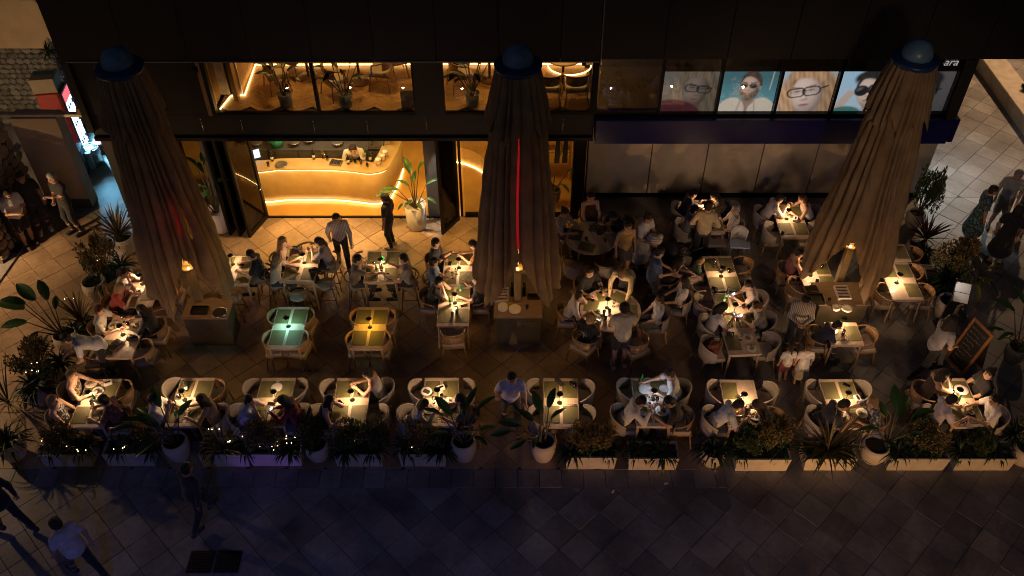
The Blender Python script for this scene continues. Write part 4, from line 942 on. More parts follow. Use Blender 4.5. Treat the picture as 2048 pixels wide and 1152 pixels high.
# ================================================================ people: smooth-blended distance field -> one continuous surface
def surf_nets(prims, vox, k=0.045, cut=None, iso=0.0):
    lo = np.full(3, 1e9); hi = np.full(3, -1e9)
    for p in prims:
        rr = max(p[2], p[3]) + .03
        lo = np.minimum(lo, np.minimum(p[0], p[1]) - rr); hi = np.maximum(hi, np.maximum(p[0], p[1]) + rr)
    lo -= 2 * vox; n = np.ceil((hi - lo) / vox).astype(int) + 3
    ax = [lo[i] + np.arange(n[i]) * vox for i in range(3)]
    D = np.full(n, 0.2, np.float32)
    for a, b, r1, r2, flat, right in prims:
        a = np.asarray(a, float); b = np.asarray(b, float); rr = max(r1, r2) + k + 2 * vox
        i0 = np.maximum(0, np.floor((np.minimum(a, b) - rr - lo) / vox).astype(int)); i1 = np.minimum(n, np.ceil((np.maximum(a, b) + rr - lo) / vox).astype(int) + 1)
        X = ax[0][i0[0]:i1[0]][:, None, None] - a[0]; Y = ax[1][i0[1]:i1[1]][None, :, None] - a[1]; Z = ax[2][i0[2]:i1[2]][None, None, :] - a[2]
        ba = b - a; L2 = max(1e-9, ba @ ba)
        t = np.clip((X * ba[0] + Y * ba[1] + Z * ba[2]) / L2, 0, 1)
        qx, qy, qz = X - t * ba[0], Y - t * ba[1], Z - t * ba[2]
        if flat != 1.0:
            axd = ba / math.sqrt(L2) if L2 > 1e-8 else np.array([0, 0, 1.]); fd = np.cross(axd, right); fd /= np.linalg.norm(fd) + 1e-9
            f = qx * fd[0] + qy * fd[1] + qz * fd[2]; e = (1 / flat - 1) * f
            qx, qy, qz = qx + e * fd[0], qy + e * fd[1], qz + e * fd[2]
        d = np.sqrt(qx * qx + qy * qy + qz * qz) - (r1 + (r2 - r1) * t)
        S = D[i0[0]:i1[0], i0[1]:i1[1], i0[2]:i1[2]]
        h = np.maximum(k - np.abs(S - d), 0) / k
        D[i0[0]:i1[0], i0[1]:i1[1], i0[2]:i1[2]] = np.minimum(S, d) - h * h * k * .25
    D -= iso
    if cut is not None:
        P_ = np.stack(np.meshgrid(*ax, indexing='ij'), -1); D = np.maximum(D, cut(P_))
    I = D < 0; m = [s - 1 for s in n]
    acc = np.zeros((*m, 3)); cnt = np.zeros(m)
    for axis in range(3):
        sl0 = [slice(None)] * 3; sl1 = [slice(None)] * 3; sl0[axis] = slice(0, -1); sl1[axis] = slice(1, None)
        d0, d1 = D[tuple(sl0)], D[tuple(sl1)]; ch = I[tuple(sl0)] != I[tuple(sl1)]
        idx = np.argwhere(ch)
        if not len(idx): continue
        tt = d0[ch] / (d0[ch] - d1[ch]); pos = idx.astype(float); pos[:, axis] += tt
        o1, o2 = [q for q in range(3) if q != axis]
        for u in (0, 1):
            for v in (0, 1):
                c = idx.copy(); c[:, o1] -= u; c[:, o2] -= v
                ok = (c[:, o1] >= 0) & (c[:, o2] >= 0) & (c[:, o1] < m[o1]) & (c[:, o2] < m[o2])
                np.add.at(acc, tuple(c[ok].T), pos[ok]); np.add.at(cnt, tuple(c[ok].T), 1)
    act = cnt > 0; vid = np.full(m, -1); vid[act] = np.arange(act.sum())
    V = lo + acc[act] / cnt[act][:, None] * vox; Fs = []
    for axis in range(3):
        sl0 = [slice(None)] * 3; sl1 = [slice(None)] * 3; sl0[axis] = slice(0, -1); sl1[axis] = slice(1, None)
        a, b = I[tuple(sl0)], I[tuple(sl1)]; o1, o2 = (axis + 1) % 3, (axis + 2) % 3
        for flip, msk in ((False, a & ~b), (True, ~a & b)):
            c = np.argwhere(msk); c = c[(c[:, o1] > 0) & (c[:, o2] > 0) & (c[:, o1] < m[o1]) & (c[:, o2] < m[o2])]
            if not len(c): continue
            q = []
            for u, v in ((1, 1), (0, 1), (0, 0), (1, 0)):
                e = c.copy(); e[:, o1] -= u; e[:, o2] -= v; q.append(vid[tuple(e.T)])
            q = np.stack(q, 1); Fs.append(q[:, ::-1] if flip else q)
    return V, np.concatenate(Fs) if Fs else np.zeros((0, 4), int)
def v3(*a): return np.array(a, float)
def ik(S, Tg, l1, l2, hint):
    d = Tg - S; L = np.linalg.norm(d); mx = (l1 + l2) * .985
    if L > mx: Tg = S + d / L * mx; d = Tg - S; L = mx
    u = d / L; x = (l1 * l1 - l2 * l2 + L * L) / (2 * L); y = math.sqrt(max(0, l1 * l1 - x * x))
    h = hint - u * (hint @ u); h /= np.linalg.norm(h) + 1e-9
    return S + u * x + h * y, Tg
POSES = {}
def pose(name, seat=.465, lean=8, wl=None, wr=None, hy=0, hp=12, feet=None, twist=0, stand=False, elb=1.0, kid=1.0):
    POSES[name] = dict(seat=seat, lean=lean, wl=wl, wr=wr, hy=hy, hp=hp, feet=feet, twist=twist, stand=stand, elb=elb)
pose('table', lean=10, wl=(-.15, .44, .80), wr=(.17, .42, .80))
pose('eat', lean=24, wl=(-.16, .46, .80), wr=(.10, .44, .92), hp=35)
pose('lean', lean=34, wl=(-.20, .52, .79), wr=(.17, .50, .82), hp=40)
pose('phone', lean=12, wl=(-.05, .40, .90), wr=(.07, .40, .90), hp=38)
pose('phone_low', lean=16, wl=(-.05, .46, .83), wr=(.09, .40, .82), hp=42)
pose('cross', lean=0, wl=(.10, .25, .86), wr=(-.10, .27, .84), hp=6, hy=25)
pose('chin', lean=20, wl=(-.05, .30, 1.06), wr=(.17, .42, .80), hp=10)
pose('both_chin', lean=20, wl=(-.07, .30, 1.05), wr=(.07, .30, 1.05), hp=12)
pose('reach', lean=16, wl=(-.18, .40, .79), wr=(.06, .66, .84), hp=20)
pose('reach_left', lean=16, wl=(-.02, .66, .86), wr=(.18, .38, .80), hp=16)
pose('relax', lean=-4, wl=(-.14, .30, .62), wr=(.15, .30, .62), hp=8)
pose('turn', lean=2, wl=(-.16, .40, .79), wr=(.16, .32, .64), hp=4, hy=-50)
pose('drink', lean=2, wl=(-.15, .38, .79), wr=(.06, .28, 1.04), hp=0)
pose('high_table', seat=.64, lean=12, wl=(-.16, .42, .98), wr=(.16, .42, .98), feet=.24, hp=14)
pose('high_chin', seat=.64, lean=14, wl=(-.05, .32, 1.20), wr=(.16, .40, .98), feet=.24, hp=10)
pose('high_drink', seat=.64, lean=4, wl=(-.16, .38, .98), wr=(.05, .30, 1.16), feet=.24, hp=2)
pose('high_reach', seat=.64, lean=10, wl=(-.16, .36, .98), wr=(.08, .58, 1.02), feet=.24, hp=12)
pose('stand', stand=True, lean=2, wl=(-.25, .05, .78), wr=(.25, .06, .78), hp=10)
pose('stand_hold', stand=True, lean=4, wl=(-.12, .30, 1.05), wr=(.12, .30, 1.05), hp=22)
pose('stand_arms', stand=True, lean=0, wl=(.08, .22, 1.16), wr=(-.08, .24, 1.13), hp=15)
pose('stand_hips', stand=True, lean=0, wl=(-.20, .12, .98), wr=(.20, .12, .98), hp=20)
pose('stand_phone', stand=True, lean=6, wl=(-.06, .30, 1.12), wr=(.06, .30, 1.12), hp=35)
pose('walk', stand=True, lean=8, wl=(-.24, .24, .84), wr=(.24, -.14, .80), hp=8, feet='walk')
pose('walk_hold', stand=True, lean=12, wl=(-.10, .32, 1.02), wr=(.16, .28, 1.02), hp=20, feet='walk')
pose('bend', stand=True, lean=50, wl=(-.20, .58, .84), wr=(.18, .62, .84), hp=25)
pose('lean_table', stand=True, lean=48, wl=(-.22, .55, .76), wr=(.20, .50, .80), hp=18)
RX = v3(1, 0, 0)
def skeleton(P):
    J = {}; ln = R(P['lean']); dr = v3(0, math.sin(ln), math.cos(ln)); st = P['stand']
    hz = .95 if st else P['seat'] + .085
    pel = v3(0, -.02, hz); J['pel'] = pel
    J['waist'] = pel + dr * .14; J['chest'] = pel + dr * .34; J['neck'] = pel + dr * .50
    tw = R(P['twist']); rv = v3(math.cos(tw), math.sin(tw), 0); fv = np.cross(rv, dr) * -1; fv = np.cross(dr, rv)
    J['rv'] = rv; J['dr'] = dr
    up = dr * .6 + v3(0, 0, .4); up /= np.linalg.norm(up)
    hy, hp = R(P['hy']), R(P['hp']); fd = v3(-math.sin(hy) * math.cos(hp), math.cos(hy) * math.cos(hp), -math.sin(hp)); J['fd'] = fd
    J['hr'] = v3(math.cos(hy), math.sin(hy), 0); J['hu'] = np.cross(J['hr'], fd)
    J['head'] = J['neck'] + up * .125 + fd * .035 + J['hu'] * .03
    for s, n_ in ((-1, 'l'), (1, 'r')):
        S = J['neck'] - dr * .055 + rv * (.175 * s); J['sh' + n_] = S
        tg = P['w' + n_] or (.24 * s, .05, hz - .12)
        E_, Wt = ik(S, v3(*tg), .285, .255, v3(.55 * s * P['elb'], -.35, -.75)); J['el' + n_] = E_; J['wr' + n_] = Wt
        J['hip' + n_] = pel + v3(.085 * s, .01, -.02)
        if st:
            if P['feet'] == 'walk': ft = v3(.09 * s, .30 * (-s), .09 if s < 0 else .13)
            else: ft = v3(.11 * s, .03 * s - .02, .085)
            K, A = ik(J['hip' + n_], ft, .43, .42, v3(.06 * s, 1, 0))
        else:
            fz = .085 + (P['feet'] or 0); K = J['hip' + n_] + v3(.05 * s, .42, .015); A = v3(K[0] + .01 * s, K[1] - .02 + .05 * s, fz)
            if P['feet']: A[1] = K[1] - .10
        J['kn' + n_] = K; J['an' + n_] = A; J['toe' + n_] = A + v3(.015 * s, .15, -.045)
    return J
def torso_prims(J, g=0.0, build=1.0):
    rv = J['rv']
    return [(J['pel'] + v3(0, 0, -.01), J['pel'] + v3(0, 0, .04), .155 * build + g, .15 * build + g, .72, rv), (J['pel'], J['waist'], .15 * build + g, .138 * build + g, .72, rv), (J['waist'], J['chest'], .138 * build + g, .158 * build + g, .68, rv),
            (J['chest'], J['neck'] - J['dr'] * .06, .158 * build + g, .13 + g, .66, rv), (J['shl'] + (J['shr'] - J['shl']) * .12, J['shr'] - (J['shr'] - J['shl']) * .12, .062 + g, .062 + g, 1, rv)]
def body_mesh(name, build=1.0):
    key = 'body%s%.2f' % (name, build)
    if key in CH: return CH[key]
    J = skeleton(POSES[name]); pr = torso_prims(J, 0, build); H_, fd, hu, hr = J['head'], J['fd'], J['hu'], J['hr']
    pr += [(J['neck'] - J['dr'] * .03, H_ - hu * .06, .055, .052, 1, RX)]
    pr += [(H_ - hu * .03 + fd * .012, H_ + hu * .035 - fd * .012, .078, .088, 1.0, hr), (H_ - hu * .075 + fd * .03, H_ - hu * .06 + fd * .035, .048, .05, 1, hr), (H_ - hu * .012 + fd * .095, H_ + hu * .01 + fd * .085, .014, .010, 1, hr)]
    for s in (-1, 1): pr.append((H_ + hr * (.083 * s) - hu * .02, H_ + hr * (.083 * s) + hu * .02, .018, .018, 1, hr))
    for n_ in 'lr':
        pr += [(J['sh' + n_], J['el' + n_], .050, .040, 1, RX), (J['el' + n_], J['wr' + n_], .040, .027, 1, RX)]
        dv = J['wr' + n_] - J['el' + n_]; dv /= np.linalg.norm(dv); J['hd' + n_] = dv
        pr += [(J['wr' + n_], J['wr' + n_] + dv * .06, .030, .034, .7, RX), (J['hip' + n_], J['kn' + n_], .080, .055, 1, RX), (J['kn' + n_], J['kn' + n_] * .5 + J['an' + n_] * .5, .054, .052, 1, RX), (J['kn' + n_] * .5 + J['an' + n_] * .5, J['an' + n_], .052, .036, 1, RX), (J['an' + n_] - v3(0, .03, .03), J['toe' + n_], .042, .034, 1, RX)]
    V, Fc = surf_nets(pr, .024, .04)
    mb = MB(); mb.v = [tuple(p) for p in V]; mb.f = [tuple(f) for f in Fc]; mb.m = [0] * len(mb.f); mb.s = [True] * len(mb.f)
    for n_, s in (('l', -1), ('r', 1)):                     # five fingers on each palm
        dv = J['hd' + n_]; w0 = J['wr' + n_] + dv * .075; side = np.cross(dv, v3(0, 0, 1)); side /= np.linalg.norm(side) + 1e-9; dn = np.cross(side, dv)
        if dn[2] > 0: dn = -dn
        for q, ln in enumerate((.062, .070, .066, .052)):
            o = w0 + side * (.030 - .02 * q) * 1.0; mb.tube([o, o + dv * ln * .5 + dn * .006, o + dv * ln * .85 + dn * .03], [.0095, .0088, .007], 5)
        th = J['wr' + n_] + dv * .025 + side * (.032 * s); mb.tube([th, th + side * (.02 * s) + dv * .03 + dn * .01, th + side * (.022 * s) + dv * .06 + dn * .02], [.011, .010, .008], 5)
    for s in (-1, 1):
        e = H_ + hr * (.032 * s) + fd * .083 + hu * .015; mb.ball(e, .011, 1, seg=6, rings=4)
        b0 = e + hu * .022 - hr * .016 + fd * .002; mb.tube([b0, b0 + hr * .032], .004, 4, 1)
    m0 = H_ + fd * .082 - hu * .065 - hr * .022; mb.tube([m0, m0 + hr * .022 + fd * .008, m0 + hr * .044], [.004, .006, .004], 4, 2)
    me = mb.mesh('body')
    for q in range(3): me.materials.append(None)
    CH[key] = me
    return me
def cloth_mesh(name, kind, build=1.0):
    key = 'cloth%s%s%.2f' % (name, kind, build)
    if key in CH: return CH[key]
    J = skeleton(POSES[name]); pr = []; cut = None; st = POSES[name]['stand']
    if kind in ('tee', 'long', 'tank', 'loose', 'dress'):
        g = {'loose': .028, 'dress': .016}.get(kind, .015); pr = torso_prims(J, g, build)
        if kind == 'tank': pr = pr[:-1]
        if kind == 'dress':
            if st: pr += [(J['pel'], J['pel'] - v3(0, 0, .45), .165, .27, .85, RX)]
            else: pr += [(J['hip' + n_], J['kn' + n_], .105, .12, 1, RX) for n_ in 'lr']
        for n_ in 'lr':
            if kind in ('tee', 'loose', 'dress'): pr += [(J['sh' + n_], J['sh' + n_] * .38 + J['el' + n_] * .62, .066 + g * .3, .060 + g * .4, 1, RX)]
            if kind == 'long': pr += [(J['sh' + n_], J['el' + n_], .064, .054, 1, RX), (J['el' + n_], J['wr' + n_] * .95 + J['el' + n_] * .05, .054, .040, 1, RX)]
        nk, dr = J['neck'], J['dr']; sh = .015 if kind != 'tank' else -.045
        cut = lambda P_: (P_ - nk) @ dr - sh - .35 * np.abs((P_ - nk) @ J['rv']) * (1 if kind != 'tank' else -.1)
        k = .035; vox = .026
    elif kind in ('trousers', 'shorts', 'skirt'):
        pr = [(J['pel'] + v3(0, 0, -.02), J['pel'] + v3(0, 0, .03), .168 * build, .160 * build, .74, RX)]
        for n_ in 'lr':
            if kind == 'skirt': pr += [(J['hip' + n_], J['hip' + n_] * .35 + J['kn' + n_] * .65, .108, .10, 1, RX)]
            else: pr += [(J['hip' + n_], J['kn' + n_], .094, .070 if kind == 'trousers' else .088, 1, RX)] if kind == 'trousers' else [(J['hip' + n_], J['hip' + n_] * .15 + J['kn' + n_] * .85, .096, .088, 1, RX)]
            if kind == 'trousers': pr += [(J['kn' + n_], J['an' + n_] + v3(0, 0, .03), .069, .053, 1, RX)]
        k = .035; vox = .026
    elif kind == 'shoes':
        for n_ in 'lr': pr += [(J['an' + n_] - v3(0, .045, .035), J['toe' + n_] + v3(0, .02, .0), .052, .044, 1, RX)]
        k = .02; vox = .022
    else:                                                    # hair
        H_, fd, hu, hr = J['head'], J['fd'], J['hu'], J['hr']; back = H_ - fd * .05
        pr = [(H_ - hu * .015 - fd * .018, H_ + hu * .04 - fd * .012, .092, .097, 1, hr)]
        if kind == 'long_hair': pr += [(back + hu * .02, back - hu * .12 - fd * .01, .085, .088, .75, hr), (back - hu * .12 - fd * .01, J['neck'] - J['dr'] * .16 - v3(0, .075 * math.cos(R(POSES[name]['lean'])), 0), .085, .055, .6, hr)] + [(H_ + hr * (.085 * s) - hu * .02, H_ + hr * (.10 * s) - hu * .17 + fd * .02, .035, .025, 1, hr) for s in (-1, 1)]
        if kind == 'bob': pr += [(H_ + hr * (.07 * s) - hu * .0 - fd * .03, H_ + hr * (.075 * s) - hu * .11 - fd * .03, .045, .04, 1, hr) for s in (-1, 1)] + [(back, back - hu * .10, .085, .075, .8, hr)]
        if kind == 'bun': pr += [(H_ + hu * .10 - fd * .08, H_ + hu * .11 - fd * .09, .042, .042, 1, hr)]
        if kind == 'curly': pr += [(H_ + hr * (.08 * s) - fd * .02, H_ + hr * (.10 * s) - hu * .12 - fd * .03, .075, .07, 1, hr) for s in (-1, 1)] + [(back + hu * .05, back - hu * .16, .11, .11, 1, hr)]
        if kind == 'tail': pr += [(H_ + hu * .05 - fd * .11, H_ - hu * .14 - fd * .15, .040, .022, 1, hr)]
        low = -.01 if kind in ('short', 'thin') else -.04
        def cut(P_):
            q = P_ - H_; f = q @ fd; u = q @ hu
            a = np.minimum(f - .035 + np.clip(u - .02, 0, .2) * -.9, .062 - u)     # open for the face
            b = np.minimum(-u - (.045 if kind in ('short', 'thin', 'bun', 'tail') else 9), f + .03) if kind in ('short', 'thin', 'bun', 'tail') else a
            return np.maximum(a, b)
        k = .03; vox = .017
    V, Fc = surf_nets(pr, vox, k, cut)
    mb = MB(); mb.v = [tuple(p) for p in V]; mb.f = [tuple(f) for f in Fc]; mb.m = [0] * len(mb.f); mb.s = [True] * len(mb.f)
    me = mb.mesh(kind); me.materials.append(None); CH[key] = me
    return me
SKIN = {'f': (.52, .32, .22), 't': (.42, .25, .16), 'd': (.30, .165, .10), 'p': (.58, .38, .28)}
HAIRC = {'black': (.012, .010, .009), 'dark': (.028, .018, .012), 'brown': (.07, .038, .018), 'blond': (.34, .21, .09), 'grey': (.32, .30, .28), 'red': (.16, .06, .02)}
def cloth_mat(c, kind='plain'):
    key = 'cloth %s %.3f %.3f %.3f' % (kind, *c)
    if key in MATS: return MATS[key]
    m = mat(key, c, .85, var=.16, scale=9, bump=.9, bscale=13, sheen=.2)
    n = m.node_tree.nodes; l = m.node_tree.links; b = n['Principled BSDF']; src = b.inputs['Base Color'].links[0].from_socket
    if kind != 'plain':
        tc = n.new('ShaderNodeTexCoord'); mx = n.new('ShaderNodeMix'); mx.data_type = 'RGBA'; cr = n.new('ShaderNodeMath'); cr.operation = 'GREATER_THAN'
        if kind == 'stripe': t = n.new('ShaderNodeTexWave'); t.inputs['Scale'].default_value = 9; t.bands_direction = 'X'; cr.inputs[1].default_value = .7
        elif kind == 'hoop': t = n.new('ShaderNodeTexWave'); t.inputs['Scale'].default_value = 7; t.bands_direction = 'Z'; cr.inputs[1].default_value = .5
        else: t = n.new('ShaderNodeTexVoronoi'); t.inputs['Scale'].default_value = 18; cr.inputs[1].default_value = .45
        l.new(tc.outputs['Object'], t.inputs['Vector']); l.new(t.outputs[0] if kind != 'floral' else t.outputs['Distance'], cr.inputs[0]); l.new(cr.outputs[0], mx.inputs[0])
        l.new(src, mx.inputs[6]); k2 = {'stripe': (.45, .42, .4), 'hoop': (.6, .58, .55), 'floral': (.05, .04, .04)}[kind]
        mx.inputs[7].default_value = (*k2, 1); l.new(mx.outputs[2], b.inputs['Base Color'])
    return m
def hairmat(c): return mat('hair ' + c, HAIRC[c], .5, var=.35, scale=18, bump=.6, bscale=60, stretch=(3, 3, .5), spec=.4)
def person(label, x, y, face, pz, top=('tee', (.3, .3, .3)), bot=('trousers', (.03, .03, .04)), hair=('short', 'dark'), skin='f', s=1.0, build=1.0, shoe=(.03, .03, .03), z=0.0, group='diners', pat='plain', hold=None):
    t = thing('person', label, 'person', (x, y, z), face - PI / 2, group); t.scale = (s, s, s)
    b = obj('body', body_mesh(pz, build), None, t)
    omat(b, mat('skin ' + skin, SKIN[skin], .5, var=.08, scale=10, spec=.4), mat('eye dark', (.02, .015, .012), .3), mat('lip', (.35, .14, .11), .5))
    if top: omat(obj('top', cloth_mesh(pz, top[0], build), None, t), cloth_mat(top[1], pat))
    if bot: omat(obj(bot[0], cloth_mesh(pz, bot[0], build), None, t), cloth_mat(bot[1]))
    if hair and hair[0] != 'bald': omat(obj('hair', cloth_mesh(pz, hair[0]), None, t), hairmat(hair[1]))
    if shoe: omat(obj('shoes', cloth_mesh(pz, 'shoes'), None, t), cloth_mat(shoe))
    if hold == 'phone':
        J = skeleton(POSES[pz]); p = (J['wrr'] + J['wrl']) / 2 + v3(0, .07, .03) if abs(J['wrr'][0] - J['wrl'][0]) < .3 else J['wrr'] + v3(0, .07, .04)
        q = Matrix.Translation((x, y, z)) @ Matrix.Rotation(face - PI / 2, 4, 'Z') @ Vector(p * s)
        ph = thing('phone', 'glowing phone held by the ' + label, 'phone', q, face - PI / 2, 'phones in hand'); ph.rotation_euler = (R(-35), 0, face - PI / 2)
        ph['label'] = ' '.join(ph['label'].split()[:16])
        for n_, me in _tmpl('phone_lit', lambda: [('body', MB().box((0, 0, -.003), (.076, .155, .008), ch=.002), M_DARK), ('screen', MB().box((0, 0, .0022), (.066, .14, .002)), glow('phone screen', (.6, .8, 1.0), 2.2))]): obj(n_, me, None, ph)
    return t

# ---------------------------------------------------------------- seats: chair + sitter
WH = (.62, .60, .58); BK = (.013, .013, .015); NV = (.02, .028, .06)
SEATN = {'LB': 'back left', 'LF': 'front left', 'RB': 'back right', 'RF': 'front right', 'L': 'left', 'R': 'right', 'N': 'far end', 'S': 'near end'}
CK = {'shell': 'cream woven armchair', 'wood': 'wooden armchair', 'stool': 'wooden bar stool', 'grey': 'grey cushioned armchair'}
def seatpos(k, code, gap):
    t_ = T[k]; c = t_['c']; rz = t_['rz']
    if code in ('N', 'S'): u, v = 0, (t_['d'] / 2 + gap) * (1 if code == 'N' else -1); f = -PI / 2 if code == 'N' else PI / 2
    else:
        sg = -1 if code[0] == 'L' else 1; u = sg * (t_['w'] / 2 + gap); v = 0 if len(code) == 1 else (t_['d'] / 4 + .02) * (1 if code[1] == 'B' else -1); f = 0 if sg < 0 else PI
    ca, sa = math.cos(rz), math.sin(rz)
    return c.x + u * ca - v * sa, c.y + u * sa + v * ca, f + rz
def seat(k, code, kind='shell', gap=.03, who=None, turn=0.0, **kw):
    if not who: gap += rnd.uniform(-.03, .03); turn += rnd.uniform(-7, 7)
    x, y, f = seatpos(k, code, gap if not who else max(gap, .20))
    if kind: chair(kind, '%s at the %s of the %s' % (CK[kind], SEATN[code], T[k]['ph']), x, y, f + R(turn))
    if who:
        dx, dy = math.cos(f), math.sin(f)
        return person(who, x + dx * .02, y + dy * .02, f + R(turn), **kw)
ch_ = 'shell'
# front row
seat('F1', 'LB', who='woman with blonde hair and golden floral top at leftmost front table', pz='table', top=('tank', (.45, .30, .12)), hair=('bob', 'blond'), pat='floral')
seat('F1', 'LF', who='person with fair hair and black and white top at leftmost front table', pz='relax', top=('tank', (.5, .5, .5)), hair=('bob', 'blond'), pat='floral', bot=('shorts', WH))
seat('F1', 'RB', 'wood'); seat('F1', 'RF', 'wood', who='dark haired person in red floral shirt at leftmost front table', pz='table', top=('tee', (.32, .06, .06)), hair=('short', 'black'), pat='floral', skin='t')
seat('F2', 'LB'); seat('F2', 'LF', who='man in white shirt raising a glass at second front table', pz='drink', top=('tee', WH), hair=('short', 'black'), skin='t')
seat('F2', 'RB', 'wood', turn=8); seat('F2', 'RF', who='woman with long brown hair seen from behind at second front table', pz='table', top=('tank', (.35, .22, .13)), hair=('long_hair', 'brown'))
seat('F3', 'LB', turn=12); seat('F3', 'LF', who='man in pale blue shirt, hands at mouth, at third front table', pz='both_chin', top=('tee', (.42, .48, .60)), hair=('short', 'black'))
seat('F3', 'RB', turn=-10); seat('F3', 'RF', who='dark haired woman in red sweater with phone at third front table', pz='phone_low', top=('long', (.16, .015, .018)), hair=('long_hair', 'dark'), hold='phone')
seat('F4', 'LB', turn=14); seat('F4', 'LF', who='woman with long black hair and black top at fourth front table', pz='chin', top=('tank', BK), hair=('long_hair', 'black'))
seat('F4', 'RB', who='woman with bun and white sleeveless top at fourth front table', pz='phone_low', top=('tank', WH), hair=('bun', 'dark'), bot=('skirt', (.03, .06, .05)))
seat('F4', 'RF', turn=-14, gap=.16)
seat('F5', 'LB', turn=10); seat('F5', 'LF', who='child with brown hair and pale sweater at fifth front table', pz='eat', top=('long', (.45, .43, .40)), hair=('bob', 'brown'), s=.93)
seat('F5', 'RB', turn=-8); seat('F5', 'RF', 'wood', who='person in dark top behind banana leaves at fifth front table', pz='table', top=('tee', (.05, .045, .04)), hair=('short', 'dark'))
for c_, tr in (('LB', 6), ('LF', 12), ('RB', -6), ('RF', -10)): seat('F6', c_, turn=tr, gap=.04)
seat('F7', 'LB'); seat('F7', 'LF', who='man in white hooded top eating at seventh front table', pz='eat', top=('long', WH), hair=('short', 'black'), skin='t')
seat('F7', 'RB', who='man in white tee reaching across the seventh front table', pz='reach', top=('tee', WH), hair=('short', 'brown'))
seat('F7', 'RF', 'wood', who='man in black tee at seventh front table', pz='eat', top=('tee', BK), hair=('short', 'black'), skin='t')
seat('F8', 'LB'); seat('F8', 'LF', who='person in white shirt bent over a bowl at eighth front table', pz='lean', top=('tee', (.5, .52, .55)), hair=('short', 'dark'))
seat('F8', 'RB', turn=-12, gap=.14); seat('F8', 'RF', 'wood', who='woman with long brown hair bent over food at eighth front table', pz='lean', top=('long', (.06, .05, .045)), hair=('long_hair', 'brown'))
seat('F9', 'LB'); seat('F9', 'LF', who='man in dark navy shirt leaning over ninth front table', pz='lean', top=('tee', (.018, .022, .035)), hair=('short', 'black'), skin='t', build=1.1)
seat('F9', 'RB', turn=-8); seat('F9', 'RF', 'wood', who='blonde person in blue patterned shirt at ninth front table', pz='reach', top=('tee', (.20, .26, .36)), hair=('bob', 'blond'), pat='floral')
seat('F10', 'LB', 'wood', who='woman with long dark hair at back left of rightmost front table', pz='both_chin', top=('tank', (.05, .03, .025)), hair=('long_hair', 'dark'))
seat('F10', 'LF', who='person in lilac white shirt, back turned, at rightmost front table', pz='table', top=('tee', (.50, .47, .62)), hair=('short', 'black'))
seat('F10', 'RB', who='bearded man in black tee at back right of rightmost front table', pz='relax', top=('tee', BK), hair=('bun', 'dark'), build=1.08)
seat('F10', 'RF', who='man in printed white tee at front right of rightmost front table', pz='table', top=('tee', WH), hair=('short', 'black'), build=1.06)
# middle
for k in ('M1', 'M2'):
    for c_, tr in (('LB', 5), ('LF', 3), ('RB', -6), ('RF', -3)): seat(k, c_, 'wood', turn=tr, gap=-.10)
seat('M3a', 'LB', 'wood', who='man in navy polo with arms crossed at the long table', pz='cross', top=('tee', NV), hair=('short', 'black'), turn=-15)
seat('M3a', 'LF', 'wood', who='man in light blue tee with arms crossed at the long table', pz='cross', top=('tee', (.16, .27, .40)), hair=('short', 'black'))
seat('M3b', 'LB', 'wood', who='man in black tee, hands at mouth, at the long table', pz='both_chin', top=('tee', BK), hair=('short', 'black'), turn=-8)
seat('M3a', 'RB', 'wood', who='man reaching with a phone beside the middle umbrella', pz='phone_low', top=('tee', (.25, .12, .03)), hair=('short', 'black'))
seat('M3b', 'RB', 'wood', who='man in black with raised hand beside middle umbrella', pz='drink', top=('tee', BK), hair=('short', 'black'))
seat('M3b', 'S', 'wood', gap=.14)
c = T['M4']['c']
def around(k, deg, rad, kind, lab, who=None, turn=0, **kw):
    c = T[k]['c']; a = R(deg); x, y = c.x + rad * math.cos(a), c.y + rad * math.sin(a)
    if kind: chair(kind, lab, x, y, a + PI + R(turn))
    if who: return person(who, x - .02 * math.cos(a), y - .02 * math.sin(a), a + PI + R(turn), **kw)
around('M4', 178, .92, 'wood', 'wooden armchair at the left of the lit round table', 'boy in white tee at left of lit round table', pz='chin', top=('tee', WH), hair=('short', 'brown'), s=.95)
around('M4', 122, .95, 'wood', 'wooden armchair at the far left of the lit round table', 'woman in black tee at far side of lit round table', pz='table', top=('tee', BK), hair=('bob', 'dark'))
boy = around('M4', 232, .98, 'wood', 'wooden armchair at the front left of the lit round table', 'boy in black palm print shirt with back to camera', pz='phone_low', top=('tee', BK), hair=('short', 'blond'), bot=('shorts', (.05, .05, .05)), s=.95, hold='phone')
around('M4', 300, .98, 'wood', 'empty wooden armchair at the front right of the lit round table')
around('M4', 352, 1.0, 'grey', 'armchair at the right of the lit round table', 'boy in grey white tee at right of lit round table', pz='relax', top=('tee', (.5, .49, .47)), hair=('short', 'brown'), bot=('shorts', (.15, .13, .1)), turn=10, s=.96)
around('M4', 62, .92, None, '', 'blonde woman in pale yellow top leaning over lit round table', pz='lean_table', top=('long', (.50, .40, .20)), hair=('bob', 'blond'))
person('man in cream tee and black shorts standing at lit round table', *G(1237, 733)[:2], R(95), 'stand_hold', ('tee', (.50, .44, .32)), ('shorts', BK), ('short', 'dark'), 't', 1.07, shoe=WH)
around('M5', 150, .85, 'wood', 'wooden armchair at back left of the dark round table', 'woman in striped top behind the dark round table', pz='table', top=('tee', (.32, .25, .25)), hair=('bun', 'black'), pat='stripe')
around('M5', 88, .92, 'wood', 'wooden armchair at far side of the dark round table', 'man in dark red top against the taupe wall', pz='relax', top=('tank', (.07, .02, .02)), hair=('short', 'black'), turn=15)
around('M5', 35, 1.0, 'wood', 'wooden armchair at right of the dark round table', 'person in dark clothes bent at the dark round table', pz='lean', top=('tee', BK), hair=('short', 'black'))
around('M5', 245, .95, 'grey', 'empty grey cushioned armchair at front left of the dark round table', turn=-10)
